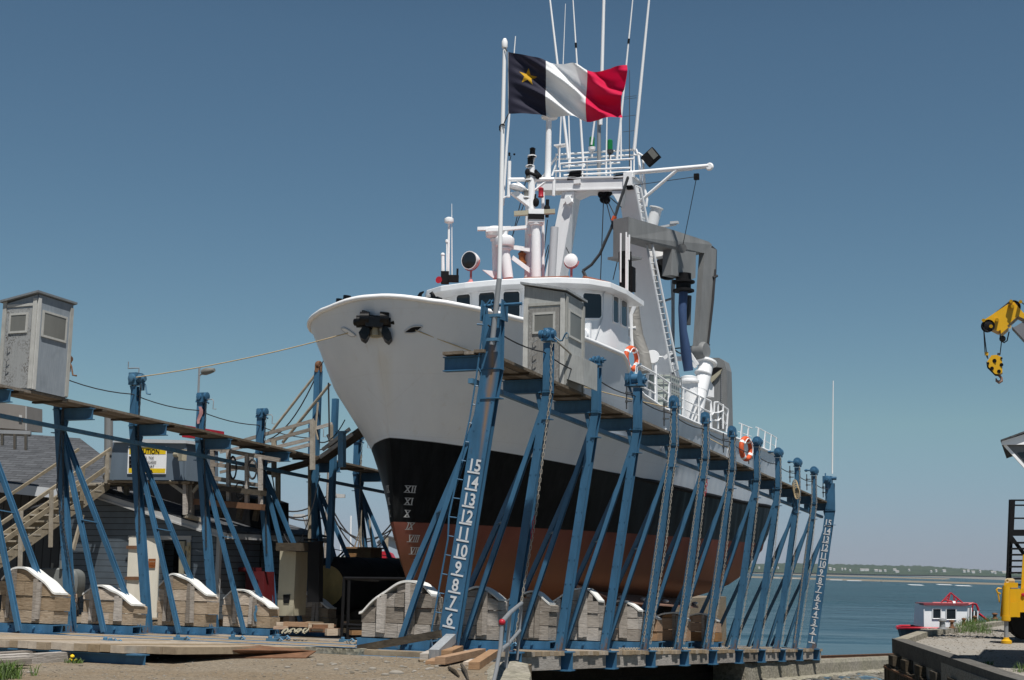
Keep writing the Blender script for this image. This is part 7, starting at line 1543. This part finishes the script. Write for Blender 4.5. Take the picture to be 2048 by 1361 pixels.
b=MB(); b.tint=.5; b.prism([r2(2011,891.5),r2(2200,889),r2(2200,1100)],A(.4,.9,0)); b.build('gable_wall',paint('shaded_gable',(.16,.17,.18),.6,.1),rb); b=MB(); b.tint=.5; b.bar(r2(2009,890,-.03),r2(2200,1101,-.03),.03,.05); b.build('rake_trim',M['white'],rb); b=MB(); b.tint=.5; b.prism([r2(2034,906,-.01),r2(2060,903,-.01),r2(2060,938,-.01)],A(0,.01,0)); b.build('gable_window',M['glass'],rb)
b=MB(); b.tint=.5; X0=r2(2120,890)[0]; b.prism([A(X0,27.8,-.24),A(X0+5,27.8,-.24),A(X0+5,27.8,p0[2]),A(X0,27.8,p0[2])],A(1.9,5,0)); b.build('wall',paint('grey_clapboard',(.34,.35,.36),.7,.12),rb)
# =================================================================== LIGHT
SAZ,SEL=R(16),R(65)     # sun behind the camera, a little to its right
sdir=A(math.sin(SAZ)*math.cos(SEL),-math.cos(SAZ)*math.cos(SEL),math.sin(SEL))
sl=bpy.data.lights.new('sun','SUN'); sl.energy=SUN_E; sl.angle=R(.53); sl.color=(1,.965,.91); so=bpy.data.objects.new('sun',sl); scene.collection.objects.link(so)
from mathutils import Vector
so.rotation_euler=Vector(tuple(-sdir)).to_track_quat('-Z','Y').to_euler(); so.location=(0,-20,60)
w=bpy.data.worlds.new('World'); scene.world=w; w.use_nodes=True; nt=w.node_tree; bg=nt.nodes['Background']
sk=nt.nodes.new('ShaderNodeTexSky'); sk.sky_type='NISHITA'; sk.sun_disc=False; sk.sun_elevation=SEL; sk.sun_rotation=math.atan2(sdir[0],sdir[1]); sk.altitude=0; sk.air_density=SKY[1]; sk.dust_density=SKY[2]; sk.ozone_density=SKY[3]
mx=nt.nodes.new('ShaderNodeMix'); mx.data_type='RGBA'; mx.blend_type='MULTIPLY'; mx.inputs[0].default_value=1; nt.links.new(sk.outputs[0],mx.inputs[6]); tcw=nt.nodes.new('ShaderNodeTexCoord'); sxw=nt.nodes.new('ShaderNodeSeparateXYZ'); nt.links.new(tcw.outputs['Generated'],sxw.inputs[0])
rmp=ramp(nt,mth(nt,'MULTIPLY',sxw.outputs[2],4.),[(0.,A(.54,.65,1.10)*TINT),(.12,A(.66,.76,1.08)*TINT),(.40,A(.92,1.06,1.02)*TINT),(1.,A(.90,1.06,1.01)*TINT)]); zen=ramp(nt,sxw.outputs[2],[(.36,(1,1,1)),(.72,(.45,.45,.5))]); nt.links.new(mix(nt,1.,rmp,zen,'MULTIPLY'),mx.inputs[7]); nt.links.new(mx.outputs[2],bg.inputs[0]); bg.inputs[1].default_value=SKY[0]  # unseen upper sky darkened to weaken its fill light
scene.view_settings.view_transform='Standard'; scene.view_settings.look='None'; scene.view_settings.exposure=EXPO; scene.view_settings.gamma=1; scene.view_settings.use_curve_mapping=False
scene.render.engine='CYCLES'; scene.cycles.max_bounces=6; scene.cycles.use_denoising=True

# thin sea air round camera and scene; the sky stays outside
if HAZE>0:
    b=MB(); b.box(A(0,2400,20),9000,5600,60); m,nt,bs=mat('sea_air'); nt.nodes.remove(bs); pvn=node(nt,'ShaderNodeVolumePrincipled'); pvn.inputs['Color'].default_value=(.62,.74,.86,1); pvn.inputs['Density'].default_value=HAZE; nt.links.new(pvn.outputs[0],nt.nodes['Material Output'].inputs['Volume'])
    tag(b.build('haze',m),kind='stuff')
